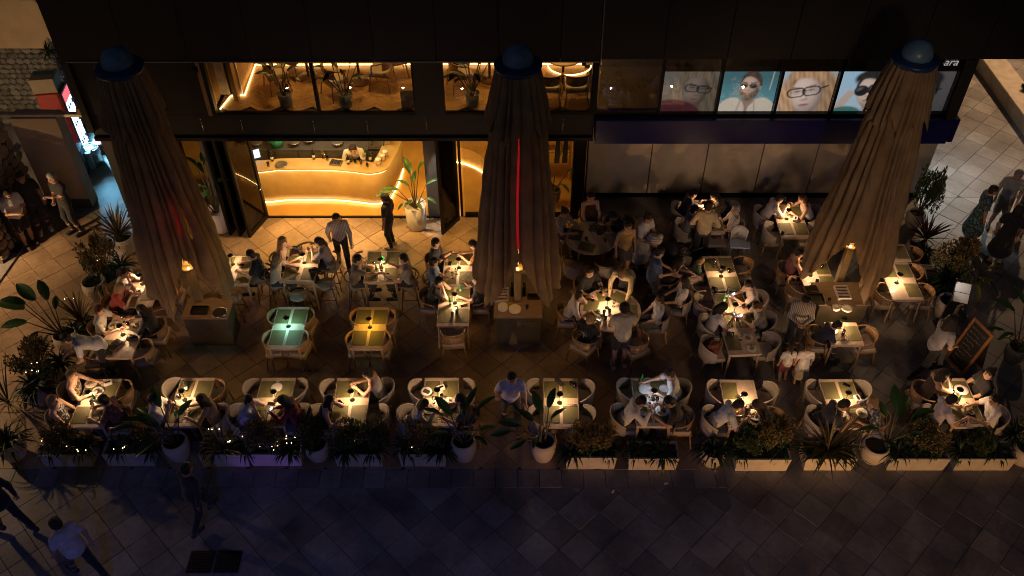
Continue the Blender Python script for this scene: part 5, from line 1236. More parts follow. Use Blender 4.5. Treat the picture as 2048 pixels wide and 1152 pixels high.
around('M5', 292, .92, 'grey', 'empty grey cushioned armchair at front of the dark round table')
def back_print(t, pz, strokes, m):
    J = skeleton(POSES[pz]); dr = J['dr']; c0 = J['waist'] * .35 + J['chest'] * .65; bk = np.cross(RX, dr); bk = bk if bk[1] < 0 else -bk
    mb = MB()
    for pts in strokes: mb.tube([c0 + RX * a + dr * b + bk * (.128 - .35 * a * a) for a, b in pts], .008, 4, flat=.4)
    obj('back_print', mb, m, t)
def stander(lab, px, py, face, pz, top, bot=('trousers', BK), hair=('short', 'dark'), skin='f', s=1.0, **kw):
    g = G(px, py); return person(lab, g.x, g.y, R(face), pz, top, bot, hair, skin, s, **kw)
stander('woman in mustard top standing by the dark round table', 1243, 555, -70, 'stand', ('tank', (.36, .24, .07)), ('skirt', (.05, .04, .05)), ('tail', 'dark'), 't')
stander('woman in white dress holding a striped bundle', 1278, 540, -40, 'stand_hold', ('dress', WH), None, ('bun', 'dark'), 't', 1.03)
stander('man in blue shirt standing beside the stroller', 1298, 612, 5, 'stand_hold', ('tee', (.05, .08, .17)), ('trousers', (.02, .02, .03)), ('short', 'black'), 'f', 1.03, build=1.1)
stander('waiter in cream shirt standing at the wall table', 1396, 520, 80, 'stand_hips', ('long', (.46, .38, .24)), ('trousers', BK), ('short', 'black'), 't', 1.03)
stander('waiter in striped shirt beside the family table', 1578, 700, -100, 'stand_phone', ('long', (.20, .17, .13)), ('trousers', BK), ('short', 'black'), 't', 1.02, pat='stripe')
stander('small child in white tee and red shorts', 1562, 762, 95, 'stand', ('tee', WH), ('shorts', (.45, .08, .09)), ('tail', 'dark'), 'f', .62, shoe=(.2, .05, .05))
stander('small girl in white dress next to the family table', 1594, 765, 88, 'stand', ('dress', WH), None, ('short', 'brown'), 'f', .66, shoe=None)
# chairs and people between the round and the family table
seat('M6a', 'LB', 'shell', gap=.22, who='small blond child in a cream armchair at family table', pz='phone_low', top=('tee', (.10, .18, .10)), hair=('bob', 'blond'), s=.72)
seat('M6a', 'LF', 'shell', gap=.20); seat('M6b', 'LB', 'grey', gap=.18)
seat('M6b', 'LF', 'shell', gap=.18, who='woman with long dark hair and white top at family table', pz='phone', top=('tee', WH), hair=('long_hair', 'black'), hold='phone')
seat('M6c', 'L', 'shell', gap=.24); seat('M6a', 'RB', 'wood', gap=.20)
seat('M6b', 'RB', 'shell', gap=.22, who='man in pale pink tee with phone at family table', pz='phone_low', top=('tee', (.56, .47, .44)), hair=('short', 'black'), hold='phone', build=1.05)
seat('M6b', 'RF', 'shell', gap=.22, who='man in grey tee looking at his phone at family table', pz='phone_low', top=('tee', (.16, .15, .14)), hair=('short', 'brown'), hold='phone')
seat('M6c', 'R', 'shell', gap=.16)
p = G(1352, 640); chair('grey', 'grey cushioned armchair between round and family tables', p.x, p.y, R(170)); person('woman with long dark hair and white top, back turned, between tables', p.x, p.y, R(170), 'relax', ('tee', (.5, .48, .47)), ('trousers', BK), ('long_hair', 'black'))
p = G(1330, 600); chair('wood', 'wooden armchair behind the lit round table', p.x, p.y, R(150)); person('woman in dark top stretching an arm behind the round table', p.x, p.y, R(-10), 'reach', ('tank', BK), ('trousers', BK), ('long_hair', 'dark'))
seat('M7', 'L', 'wood', who='boy in navy shirt eating at the small table', pz='lean', top=('tee', (.025, .03, .07)), hair=('short', 'black'), s=.9)
seat('M7', 'R', 'wood', gap=.10)
seat('M8', 'LB', 'wood', who='woman in pink tank top with phone behind right counter', pz='phone', top=('tank', (.32, .12, .12)), hair=('tail', 'dark'), hold='phone', bot=('shorts', NV))
seat('M8', 'LF', 'wood', gap=.12)
for c_, tr in (('RB', 0), ('RF', 0)): seat('M9', c_, 'wood', gap=.04, turn=tr)
seat('M9', 'LF', 'wood', gap=.05); seat('M9b', 'R', 'wood', gap=.04)
seat('M10', 'LB', 'shell', who='person in white tee at wall table beside umbrella', pz='eat', top=('tee', WH), hair=('short', 'black'))
seat('M10', 'RB', 'shell', who='woman with brown hair and white top at wall table beside umbrella', pz='eat', top=('tank', WH), hair=('bob', 'brown'))
seat('M10', 'LF', 'shell', gap=.12); seat('M10', 'RF', 'shell', gap=.05)
seat('M11', 'LB', 'shell', who='dark haired woman reaching over the wall table', pz='reach', top=('tee', (.05, .055, .08)), hair=('short', 'black'))
seat('M11', 'LF', 'shell', who='man in grey tee at front left of the wall table', pz='table', top=('tee', (.17, .18, .19)), hair=('short', 'black'))
seat('M11', 'RB', 'shell', who='person in brown floral jacket at the wall table', pz='lean', top=('long', (.16, .09, .045)), hair=('bob', 'dark'), pat='floral')
seat('M11', 'RF', 'shell', who='grey haired man in patterned shirt at the wall table', pz='relax', top=('tee', (.32, .31, .30)), hair=('thin', 'grey'), pat='hoop')
# high tables
bman = seat('B1', 'R', 'stool', gap=.2, who='man in black tee with white back print at high table', pz='high_table', top=('tee', BK), hair=('short', 'black'), bot=('shorts', (.2, .16, .11)))
seat('B1', 'S', 'stool', gap=.1)
seat('B2', 'LB', 'stool', gap=.2, who='blonde woman at back left of her high table', pz='high_table', top=('tank', (.5, .46, .40)), hair=('long_hair', 'blond'))
seat('B2', 'LF', 'stool', gap=.2, who='blonde woman in cream top and dark trousers at high table', pz='high_table', top=('tee', (.5, .44, .34)), hair=('long_hair', 'blond'))
seat('B2', 'RB', 'stool', gap=.2, who='dark haired woman in grey shirt facing the blonde women', pz='high_chin', top=('tee', (.26, .23, .26)), hair=('tail', 'dark'))
seat('B2', 'S', 'stool', gap=.12); seat('B2', 'RF', 'stool', gap=.2); seat('B2', 'N', 'stool', gap=.05)
seat('B3', 'LF', 'stool', gap=.22, who='man in grey brown tee at left of high table near door', pz='high_reach', top=('tee', (.19, .15, .12)), hair=('short', 'black'))
seat('B3', 'RF', 'stool', gap=.22, who='man in light grey tee at right of high table near door', pz='high_drink', top=('tee', (.33, .31, .29)), hair=('short', 'black'))
seat('B3', 'LB', 'stool', gap=.1)
# left side tables
seat('L1', 'LF', 'wood', who='blonde woman in red top at table under the left hem', pz='eat', top=('tee', (.40, .06, .04)), hair=('bob', 'blond'))
seat('L1', 'LB', 'wood', who='dark haired woman in white top at table under left hem', pz='both_chin', top=('tee', WH), hair=('tail', 'dark'))
seat('L1', 'RB', 'wood', gap=.24, who='person in dark jacket on orange red cushion under the umbrella', pz='relax', top=('tee', (.28, .05, .02)), hair=('short', 'dark'))
seat('L1', 'RF', 'wood', gap=.14)
seat('L2', 'LB', 'wood', who='person in pale shirt with fair hair at left counter table', pz='table', top=('tee', (.50, .47, .43)), hair=('short', 'red'))
seat('L2', 'RB', 'wood', who='woman with long dark hair in black at left counter table', pz='table', top=('long', BK), hair=('long_hair', 'dark'))
seat('L2', 'RF', 'wood', gap=.12); seat('L2', 'LF', 'wood', gap=.10)
# standing and walking
g = G(226, 752); person('waiter in white shirt bending over the leftmost front table', g.x, g.y, R(212), 'bend', ('tee', WH), ('trousers', BK), ('short', 'black'), 't', 1.03)
stander('person in striped lilac shirt walking past the high tables', 690, 535, -75, 'walk', ('long', (.24, .20, .22)), ('trousers', BK), ('short', 'dark'), 't', pat='stripe')
stander('slim person in black standing near the potted plant', 784, 494, 160, 'stand', ('tee', BK), ('trousers', BK), ('tail', 'black'), 'd', .95, build=.85, shoe=(.3, .28, .25))
stander('man in white tee and black shorts by the black signboard', 62, 490, -35, 'stand_phone', ('loose', WH), ('shorts', BK), ('short', 'black'), 't', 1.04)
stander('man in black tee and white shoes by the stone wall', 92, 462, -60, 'stand', ('tee', BK), ('trousers', (.02, .02, .025)), ('thin', 'dark'), 't', 1.06, shoe=WH)
stander('man in black shirt standing before the beige pier', 155, 466, -120, 'stand_arms', ('tee', BK), ('trousers', BK), ('short', 'grey'), 't', 1.08)
stander('person in white lilac shirt walking through the planter gap', 1022, 858, -80, 'walk', ('tee', (.50, .48, .56)), ('trousers', BK), ('short', 'dark'), 'f', 1.06)
stander('waitress with curly dark hair and grey top by the chalkboard', 1842, 752, 10, 'walk_hold', ('tee', (.28, .27, .30)), ('trousers', BK), ('curly', 'black'), 't', 1.04)
stander('passer-by in white shirt with black strap on the dark street', 185, 1152, 150, 'walk', ('loose', (.5, .47, .46)), ('trousers', BK), ('short', 'dark'), 't', 1.02)
stander('passer-by in dark clothes on the street below the planters', 410, 1045, 60, 'walk', ('long', (.03, .022, .02)), ('trousers', BK), ('short', 'black'), 'd', 1.0)
stander('passer-by in black at the left street edge', 40, 1062, 160, 'walk', ('long', BK), ('trousers', BK), ('short', 'black'), 'd', 1.02)
stander('woman in turquoise patterned dress in the side alley', 1933, 488, -10, 'stand', ('dress', (.04, .24, .32)), None, ('short', 'dark'), 't', 1.04, pat='floral')
stander('man in grey white shirt in the side alley', 1985, 455, -110, 'stand', ('tee', (.42, .42, .40)), ('shorts', (.2, .18, .15)), ('thin', 'grey'), 'f', 1.04)
stander('man in blue shirt at the right edge of the alley', 2030, 460, -150, 'stand_hips', ('tee', (.03, .10, .22)), ('trousers', BK), ('short', 'dark'), 't', 1.06, build=1.15)
stander('person in black dress in the side alley', 1985, 527, 60, 'stand', ('dress', (.015, .015, .018)), None, ('bob', 'dark'), 'f', 1.02)
stander('bystander in grey at the far right edge beside the long bench', 2046, 205, 180, 'stand', ('tee', (.2, .2, .2)), ('trousers', BK), ('short', 'dark'), 'f', 1.0)
M_PRINT = mat('white shirt print', (.6, .58, .52), .8)
back_print(boy, 'phone_low', [[(0, .02), (.05 * math.cos(R(a)), .02 + .05 * math.sin(R(a))), (.09 * math.cos(R(a)), .02 + .075 * math.sin(R(a)))] for a in range(0, 360, 45)] + [[(.0, .02), (.015, -.06), (.01, -.13)], [(-.09, -.03), (-.1, -.12)], [(-.07, -.05), (-.075, -.13)], [(-.12, -.05), (-.125, -.1)]], M_PRINT)
back_print(bman, 'high_table', [[(-.05, .06), (.05, .08)], [(-.03, .02), (.06, .04)], [(-.06, -.03), (.02, -.01)], [(.0, -.07), (.05, -.05)]], M_PRINT)
# ================================================================ planters and plants
M_POT = mat('cream planter', (0.48, 0.42, 0.34), 0.65, var=0.12, scale=5, bump=0.12, bscale=30)
M_SOIL = mat('soil', (0.03, 0.022, 0.015), 0.95, var=0.3, scale=40, bump=0.8, bscale=80)
M_LEAF = mat('banana leaf', (0.035, 0.085, 0.02), 0.35, var=0.25, scale=6, stretch=(1, 9, 1), translucent=.15)
M_FAN = mat('dark palm leaf', (0.018, 0.042, 0.014), 0.45, var=0.3, scale=6, translucent=.1)
M_YUC = mat('yucca leaf', (0.11, 0.085, 0.035), 0.5, var=0.35, scale=4, translucent=.1)
M_CORD = mat('cordyline leaf', (0.085, 0.035, 0.02), 0.45, var=0.35, scale=5, translucent=.1)
M_GOLD = mat('golden leaf', (0.20, 0.13, 0.05), 0.6, var=0.4, scale=9, translucent=.2)
M_GREENL = mat('shrub leaf', (0.035, 0.068, 0.02), 0.5, var=0.35, scale=9, translucent=.2)
M_STEM = mat('plant stem', (0.09, 0.07, 0.035), 0.7, var=0.2, scale=20)
M_CROT = mat('croton leaf', (0.20, 0.19, 0.04), 0.45, var=0.35, scale=9, translucent=.15)

def box_planter(label, px0, px1, py, d=.42, h=.38, rz=0.0, along=None, L=None):
    """white trough by the pixels of its front foot line"""
    a, b = G(px0, py), G(px1, py); L = L or (b - a).length; c = (a + b) / 2
    t = thing('planter_box', label, 'planter', (c.x, c.y + d / 2, 0), rz, 'cream trough planters')
    w1, w0 = L, L * .94
    for sx in (-1, 1):
        obj('long_side', MB().add([(-w0 / 2, sx * d * .47, 0), (w0 / 2, sx * d * .47, 0), (w1 / 2, sx * d / 2, h), (-w1 / 2, sx * d / 2, h), (-w0 / 2 + .03, sx * (d * .47 - .03), 0), (w0 / 2 - .03, sx * (d * .47 - .03), 0), (w1 / 2 - .03, sx * (d / 2 - .03), h), (-w1 / 2 + .03, sx * (d / 2 - .03), h)],
            [(0, 1, 2, 3), (5, 4, 7, 6), (3, 2, 6, 7), (1, 0, 4, 5), (0, 3, 7, 4), (2, 1, 5, 6)]), M_POT, t)
        obj('short_side', MB().add([(sx * w0 / 2, -d * .47, .002), (sx * w0 / 2, d * .47, .002), (sx * w1 / 2, d / 2, h - .002), (sx * w1 / 2, -d / 2, h - .002), (sx * (w0 / 2 - .03), -d * .47 + .03, .002), (sx * (w0 / 2 - .03), d * .47 - .03, .002), (sx * (w1 / 2 - .03), d / 2 - .03, h - .002), (sx * (w1 / 2 - .03), -d / 2 + .03, h - .002)],
            [(0, 1, 2, 3), (5, 4, 7, 6), (3, 2, 6, 7), (1, 0, 4, 5), (0, 3, 7, 4), (2, 1, 5, 6)]), M_POT, t)
    obj('soil', MB().box((0, 0, h * .45), (w0 - .08, d * .94 - .08, h * .85)), M_SOIL, t)
    return t
def pot(label, x, y, r_=.24, h=.52, m=None, kind='bowl'):
    t = thing('plant_pot', label, 'plant pot', (x, y, 0), 0, 'round plant pots')
    pr = [(r_ * .55, .0), (r_ * .72, .03), (r_ * .95, h * .45), (r_, h * .72), (r_ * .9, h), (r_ * .80, h), (r_ * .84, h * .8), (r_ * .8, h * .78)] if kind == 'bowl' else [(r_ * .78, 0), (r_ * .82, .02), (r_, h), (r_ * .9, h), (r_ * .88, h * .88), (r_ * .86, h * .86)]
    obj('pot_wall', MB().lathe(pr, 28), m or M_POT, t)
    obj('soil', MB().lathe([(r_ * .84, h * .80), (r_ * .6, h * .84), (.01, h * .85)], 20), M_SOIL, t)
    return t
def blade(L, wd, droop, n=8, m=4, wave=.0):
    mb = MB(); rows = []
    for i in range(n + 1):
        t = i / n; a = droop * t; x = L * t; z = -L * droop * .5 * t * t; w_ = wd * math.sin(PI * min(1, t * .93 + .07)) ** .75 * (1 if t < .97 else .3)
        rows.append([(x, (k / m - .5) * w_, z + abs(k / m - .5) * w_ * .45 + wave * math.sin(i * 2.1 + k * 3) * w_) for k in range(m + 1)])
    mb.strip(rows); return mb
def strap_plant(name, label, x, y, z, n, L, wd, m, up=(.15, 1.2), droop=.9, group='spiky and palm plants', cat='plant', seedv=None, trunk=.0):
    rg = random.Random(seedv or hash((round(x, 2), round(y, 2), n)) & 0xffff); mb = MB()
    for k in range(n):
        a = rg.uniform(0, 2 * PI); e = rg.uniform(*up); l_ = L * rg.uniform(.65, 1.1); seg_ = 6; rows = []; w0 = wd * rg.uniform(.7, 1.2)
        px_, pz_ = .01, trunk; el = e
        for i in range(seg_ + 1):
            t = i / seg_; w_ = w0 * (1 - t ** 2.2) * (.6 + .8 * min(1, t * 3)) + .002; s_, c_ = math.sin(a), math.cos(a)
            rows.append([(c_ * px_ - s_ * w_ / 2, s_ * px_ + c_ * w_ / 2, pz_), (c_ * px_, s_ * px_, pz_ - w_ * .25), (c_ * px_ + s_ * w_ / 2, s_ * px_ - c_ * w_ / 2, pz_)])
            px_ += math.cos(el) * l_ / seg_; pz_ += math.sin(el) * l_ / seg_; el -= droop * rg.uniform(.7, 1.2) / seg_ * (1 + t)
        mb.strip(rows)
    t = thing(name, label, cat, (x, y, z), 0, group); obj('foliage', mb, m, t)
    st = MB(); st.tube([(0, 0, -.10), (.01, 0, trunk * .5), (0, .01, trunk + .05)], [.035, .03, .02], 6); obj('stem', st, M_STEM, t)
    return t
BUSH = {}
def bush(label, x, y, z, r_=.30, h=.5, gold=.6, n=900, group='flowering shrubs', v=None, ls=.034):
    v = rnd.randrange(4) if v is None else v; key = (v, round(gold, 1), n, ls)
    if key not in BUSH:
        rg = random.Random(100 + v + int(gold * 50)); mb = MB(); st = MB(); clumps = []
        for k in range(22):
            a = rg.uniform(0, 2 * PI); rr = rg.uniform(0, 1) ** .5 * .85; zz = .42 + .62 * rg.random() * (1 - .35 * rr)
            clumps.append((rr * math.cos(a), rr * math.sin(a), zz, rg.uniform(.16, .34)))
            st.tube([(0, 0, 0), (rr * math.cos(a) * .4, rr * math.sin(a) * .4, zz * .55), (rr * math.cos(a), rr * math.sin(a), zz)], [.03, .02, .012], 4)
        for k in range(n):
            c = rg.choice(clumps); u = Vector((rg.gauss(0, 1), rg.gauss(0, 1), rg.gauss(0, 1))).normalized() * c[3] * rg.uniform(.35, 1) ** .6
            p = Vector(c[:3]) + u; d = (u.normalized() + Vector((rg.uniform(-.8, .8), rg.uniform(-.8, .8), rg.uniform(-.3, .9)))).normalized()
            s_ = d.cross(Vector((rg.uniform(-1, 1), rg.uniform(-1, 1), rg.uniform(-1, 1)))).normalized(); l_ = ls * 3.2 * rg.uniform(.6, 1.3)
            mi = 0 if (p.z > .52 and rg.random() < gold) else 1
            mb.add([p, p + d * l_ * .5 + s_ * l_ * .3, p + d * l_, p + d * l_ * .5 - s_ * l_ * .3], [(0, 1, 2, 3)], mi)
        f = mb.mesh('foliage'); f.materials.append(M_GOLD); f.materials.append(M_GREENL); s2 = st.mesh('stems'); s2.materials.append(M_STEM); BUSH[key] = (f, s2)
    t = thing('flowering_shrub', label, 'shrub', (x, y, z), rnd.uniform(0, 6), group); t.scale = (r_, r_, h)
    obj('foliage', BUSH[key][0], None, t); obj('stems', BUSH[key][1], None, t)
    return t
def banana(label, x, y, z, leaves, m=None, name='banana_plant', group='broad leaved plants', stemh=.35):
    """leaves: (azimuth deg, stalk length, elevation deg, blade length, blade width)"""
    t = thing(name, label, 'plant', (x, y, z), 0, group); m = m or M_LEAF
    if 'blade' not in CH:
        CH['blade'] = [blade(1, .42, dr, 9, 4, wv) for dr, wv in ((.25, .03), (.6, .05), (.9, .06))]
        L = []
        for b in CH['blade']: me = b.mesh('leaf'); L.append(me)
        CH['blade'] = L
    for az, sl, el, bl, bw in leaves:
        a, e = R(az), R(el); d = Vector((math.cos(a) * math.cos(e), math.sin(a) * math.cos(e), math.sin(e)))
        p0 = Vector((rnd.uniform(-.04, .04), rnd.uniform(-.04, .04), -.06)); p1 = p0 + Vector((d.x * .12, d.y * .12, stemh * .5)); p2 = p0 + Vector((0, 0, stemh * .5)) + d * sl
        mb = MB(); mb.tube([p0, p1, p2], [.020, .016, .009], 6); st = obj('stalk', mb, M_STEM, t)
        key = ('blademesh', m.name, rnd.randrange(3))
        if key not in CH: CH[key] = CH['blade'][key[2]].copy(); CH[key].materials.append(m)
        lf = obj('leaf', CH[key], None, t, p2); lf.rotation_euler = Euler((rnd.uniform(-.4, .4), -R(max(-50, el - 35)), a)); lf.scale = (bl * .85, bl * bw * 1.6, bl * .85)
    return t
def fairy(label, x, y, z, pts):
    t = thing('fairy_lights', label, 'fairy lights', (x, y, z), 0, 'fairy lights in the planters')
    for dx, dy, dz in pts: obj('bulb', MB().ball((dx, dy, dz), .008, seg=6, rings=4), glow('fairy bulb', (1.0, .72, .38), 10), t)
    mb = MB(); mb.tube([(a, b, c - .012) for a, b, c in pts] if len(pts) > 1 else [pts[0], (pts[0][0] + .05, pts[0][1], pts[0][2])], .0025, 4); obj('wire', mb, M_DARK, t)
def lv(n, seedv, sl=(.35, .7), el=(45, 80), bl=(.35, .55), bw=(.35, .5)):
    rg = random.Random(seedv); return [(360 * k / n + rg.uniform(-25, 25), rg.uniform(*sl), rg.uniform(*el), rg.uniform(*bl), rg.uniform(*bw)) for k in range(n)]
PT = 'front planter row'
def at_box(px, py=918, z=.36): return G(px, py, z)
ROWB = [(88, 190, 934, 'leftmost trough in the front planter row'), (215, 313, 933, 'second trough from left in front planter row, violet tinted'), (405, 502, 934, 'third trough from left in front planter row'), (503, 607, 933, 'fourth trough from left, purple lit, in front planter row'),
        (672, 768, 934, 'fifth trough from left in front planter row'), (800, 894, 934, 'trough left of the tall pot at the walkway gap'), (1130, 1231, 939, 'first trough right of the walkway gap'), (1254, 1354, 941, 'second trough right of the walkway gap'),
        (1467, 1575, 943, 'third trough right of the walkway gap'), (1604, 1705, 942, 'fourth trough right of the walkway gap'), (1769, 1889, 942, 'fifth trough right of the walkway gap'), (1903, 2020, 942, 'rightmost trough in the front planter row')]
for a, b, py, lab in ROWB: box_planter('cream planter trough, ' + lab, a, b, py)
POTS = [(28, 925, .26, .5, 'cream round pot at the front row left end'), (357, 925, .26, .52, 'cream round pot with banana leaves between front troughs at left'), (636, 926, .24, .45, 'cream round pot hidden by foliage between front troughs'), (928, 926, .25, .55, 'tall cream round pot at left of walkway gap'), (1086, 926, .25, .55, 'tall cream round pot at right of walkway gap'),
        (1424, 936, .26, .42, 'low cream round pot between front troughs right of gap'), (1746, 930, .27, .45, 'cream round pot between the right front troughs'), (2046, 934, .26, .45, 'cream round pot at the front row right end')]
PP = []
for px, py, r_, h, lab in POTS:
    g = G(px, py); y = g.y + r_ * .6; pot(lab, g.x, y, r_, h); PP.append((g.x, y, h * .82))
def bx_(px, dz=.33): g = G(px, 925, .3); return g.x, 10.2, dz
# shrubs with golden heads
for k, (px, r_, h, gold, lab) in enumerate([(118, .40, .62, .6, 'golden shrub in the leftmost front trough'), (285, .34, .5, .2, 'dark shrub in the second front trough'), (530, .42, .72, .6, 'golden shrub in the purple lit front trough'), (700, .40, .78, .25, 'dark feathery shrub in the fifth front trough'), (752, .34, .74, .3, 'dark feathery shrub at right end of fifth front trough'), (846, .38, .68, .7, 'golden shrub left of the walkway pot'),
                                           (1163, .34, .72, .8, 'golden shrub at left in first trough right of gap'), (1204, .34, .72, .8, 'golden shrub at right in first trough right of gap'), (1498, .38, .6, .1, 'dark green shrub in third trough right of gap'), (1545, .44, .82, .7, 'tall golden shrub in third trough right of gap'), (1850, .44, .80, .6, 'golden shrub in fifth trough right of gap'), (1960, .34, .5, .15, 'dark shrub in the rightmost front trough')]):
    x, y, z = bx_(px); bush(lab, x, y, z, r_ * .84, h * .92, gold, 2600)
for k, (px, dy, n, L, lab) in enumerate([(160, 0, 46, .42, 'dark strappy palm at right end of leftmost front trough'), (92, 0, 40, .45, 'dark strappy palm at left end of leftmost front trough'), (232, 0, 44, .42, 'dark strappy palm at left end of second front trough'), (300, 0, 40, .40, 'dark strappy palm at right end of second front trough'), (425, 0, 40, .4, 'dark strappy palm at left of third front trough'), (485, 0, 40, .4, 'dark strappy palm at right of third front trough'),
                                        (577, -.05, 50, .46, 'strappy palm at right end of purple lit trough'), (690, -.05, 60, .48, 'dark strappy palm hanging over the fifth front trough'), (745, -.03, 42, .40, 'dark strappy palm at right end of fifth front trough'), (883, -.04, 50, .46, 'strappy palm hanging over trough left of gap'), (812, 0, 44, .44, 'dark strappy palm at left end of trough left of gap'), (1146, -.08, 56, .46, 'dark strappy palm at left of first trough right of gap'), (1220, 0, 46, .45, 'dark strappy palm at right of first trough right of gap'),
                                        (1275, -.02, 46, .42, 'dark strappy palm at left of second trough right of gap'), (1325, -.1, 66, .46, 'dark strappy palm hanging over second trough right of gap'), (1480, -.02, 50, .42, 'dark strappy palm at left of third trough right of gap'), (1565, -.02, 44, .42, 'dark strappy palm at right of third trough right of gap'), (1630, -.06, 52, .46, 'dark strappy palm at left of fourth trough right of gap'), (1690, -.06, 52, .46, 'dark strappy palm at right of fourth trough right of gap'),
                                        (1800, -.05, 56, .48, 'dark strappy palm at left of fifth trough right of gap'), (1872, -.02, 44, .42, 'dark strappy palm at right of fifth trough right of gap'), (1925, -.04, 50, .44, 'dark strappy palm at left of rightmost front trough'), (1995, -.04, 56, .46, 'dark strappy palm at right of rightmost front trough')]):
    x, y, z = bx_(px); strap_plant('strappy_palm', lab, x, y + dy, z + .02, n, L, .030, M_FAN, (.1, 1.25), 1.7)
x, y, z = bx_(445); strap_plant('yucca', 'thin spiky yucca in third front trough', x, y, z, 38, .85, .022, M_YUC, (.5, 1.35), .35)
x, y, z = bx_(1662); strap_plant('yucca', 'large spiky yucca in fourth trough right of gap', x, y, z, 52, 1.0, .034, M_YUC, (.35, 1.4), .35)
strap_plant('strappy_palm', 'dark strappy palm at the front row left end', *PP[0], 60, .55, .035, M_FAN, (.2, 1.3), 1.2)
banana('banana plant leaning left from pot between left front troughs', *PP[1], [(150, .55, 45, .60, .5), (190, .65, 60, .6, .5), (120, .7, 65, .55, .5), (230, .4, 45, .5, .5), (60, .5, 60, .45, .45), (170, .45, 70, .5, .5), (200, .85, 50, .45, .45)])
bush('dark shrub in the hidden front pot', *PP[2], .36, .6, .2, 2600)
banana('tall banana plant at left of the walkway gap', *PP[3], [(140, .62, 66, .52, .5), (60, .75, 72, .5, .35), (35, .7, 62, .5, .3), (200, .5, 50, .42, .5), (320, .42, 48, .4, .5), (170, .8, 60, .45, .45), (90, .5, 70, .45, .45), (20, .35, 30, .4, .4)])
banana('tall banana plant at right of the walkway gap', *PP[4], [(110, .62, 75, .5, .55), (70, .8, 80, .45, .5), (170, .6, 40, .5, .5), (190, .7, 30, .45, .5), (40, .5, 65, .4, .4), (150, .5, 62, .45, .5), (250, .45, 60, .4, .5), (215, .55, 35, .42, .45)])
strap_plant('strappy_palm', 'dark strappy palm in low round pot right of gap', *PP[5], 76, .55, .035, M_FAN, (.1, 1.35), 1.6)
banana('banana plant with broad leaves between right front troughs', PP[6][0] + .25, PP[6][1] + .1, .33, [(60, .5, 68, .6, .6), (20, .6, 55, .6, .55), (120, .55, 62, .5, .5), (90, .75, 72, .55, .55), (330, .5, 50, .5, .5), (180, .45, 50, .45, .5)])
bush('golden shrub at the front row right end', *PP[7], .42, .9, .5, 2600)
strap_plant('strappy_palm', 'dark strappy palm at the front row right end', PP[7][0] - .15, PP[7][1] + .3, .4, 50, .5, .035, M_FAN, (.1, 1.3), 1.5)
# left side
def lbox(px, py, rz, L, lab): g = G(px, py); box_planter(lab, px - 10, px + 10, py, rz=rz, L=L); return g.x, g.y + .21
x, y = lbox(85, 790, R(80), 1.0, 'cream planter trough at left edge near the front row'); bush('golden shrub with fairy lights at left edge', x, y + .1, .33, .46, .85, .6, 2600); strap_plant('strappy_palm', 'dark strappy palm in trough at left edge', x + .05, y - .35, .36, 70, .6, .035, M_FAN, (.1, 1.3), 1.5); strap_plant('strappy_palm', 'dark strappy palm beside golden shrub at left edge', x + .3, y + .35, .36, 55, .45, .03, M_FAN, (.1, 1.3), 1.6)
strap_plant('yucca', 'thin yucca reaching out of the left frame edge', x - .5, y - .55, .2, 30, 1.0, .022, M_YUC, (.2, 1.0), .3)
g = G(137, 712); pot('cream round pot with banana plant at left side', g.x, g.y + .2, .27, .5); banana('large banana plant leaning out at the left side', g.x - .05, g.y + .2, .42, [(175, .85, 52, .7, .55), (150, .9, 64, .65, .6), (120, .75, 68, .6, .55), (200, .7, 42, .6, .55), (185, 1.0, 66, .55, .5), (230, .45, 40, .4, .45), (260, .4, 35, .4, .4), (100, .5, 60, .45, .45)])
x, y = lbox(163, 690, R(75), .9, 'cream planter trough with yucca at the left side'); strap_plant('yucca', 'golden spiky yucca with fairy lights at left side', x, y + .15, .36, 50, .75, .03, M_YUC, (.55, 1.45), .3); strap_plant('strappy_palm', 'dark strappy palm under the left yucca', x + .02, y - .2, .36, 60, .48, .032, M_FAN, (.1, 1.3), 1.6)
g = G(194, 606); pot('cream round pot with bare soil at the left side', g.x, g.y + .2, .28, .52)
x, y = lbox(222, 590, R(62), 1.0, 'cream planter trough with golden shrub behind the left tables'); bush('tall golden shrub behind the left tables', x - .05, y + .05, .33, .46, .98, .7, 2600); strap_plant('strappy_palm', 'dark strappy palm beside the tall golden shrub', x - .1, y - .25, .36, 56, .5, .035, M_FAN, (.1, 1.3), 1.4); strap_plant('strappy_palm', 'green strappy palm between golden shrub and yucca', x + .2, y + .3, .4, 46, .5, .035, M_FAN, (.1, 1.3), 1.2)
g = G(253, 512); pot('cream round pot with spiky yucca by the alley', g.x, g.y + .15, .26, .5); strap_plant('yucca', 'large spiky yucca by the blue lit alley', g.x - .1, g.y + .2, .5, 56, .85, .036, M_YUC, (.3, 1.45), .3); strap_plant('strappy_palm', 'dark strappy palm under the yucca by the alley', g.x - .12, g.y + .05, .4, 50, .42, .03, M_FAN, (.1, 1.2), 1.5)
# right side
g = G(1812, 470); pot('dark topped pot with small tree at shop corner', g.x + .25, g.y + .35, .22, .45); bush('small round dark tree at the shop corner', g.x + .3, g.y + .35, .38, .36, 1.25, 0, 2600)
x, y = lbox(1836, 540, R(80), .9, 'cream planter trough with red spiky plant at right'); strap_plant('red_cordyline', 'red spiky cordyline at the right side', x + .25, y + .4, .45, 60, .72, .036, M_CORD, (.4, 1.45), .35); strap_plant('strappy_palm', 'dark strappy palm below the red cordyline', x + .1, y - .05, .38, 60, .45, .034, M_FAN, (.1, 1.3), 1.4)
x, y = lbox(1868, 600, R(80), 1.0, 'cream planter trough with mixed shrubs at right'); bush('golden shrub at the right side', x + .35, y + .25, .4, .46, .9, .7, 2600); strap_plant('strappy_palm', 'large green strappy palm at the right side', x + .2, y - .15, .42, 110, .7, .04, M_FAN, (.1, 1.3), 1.3)
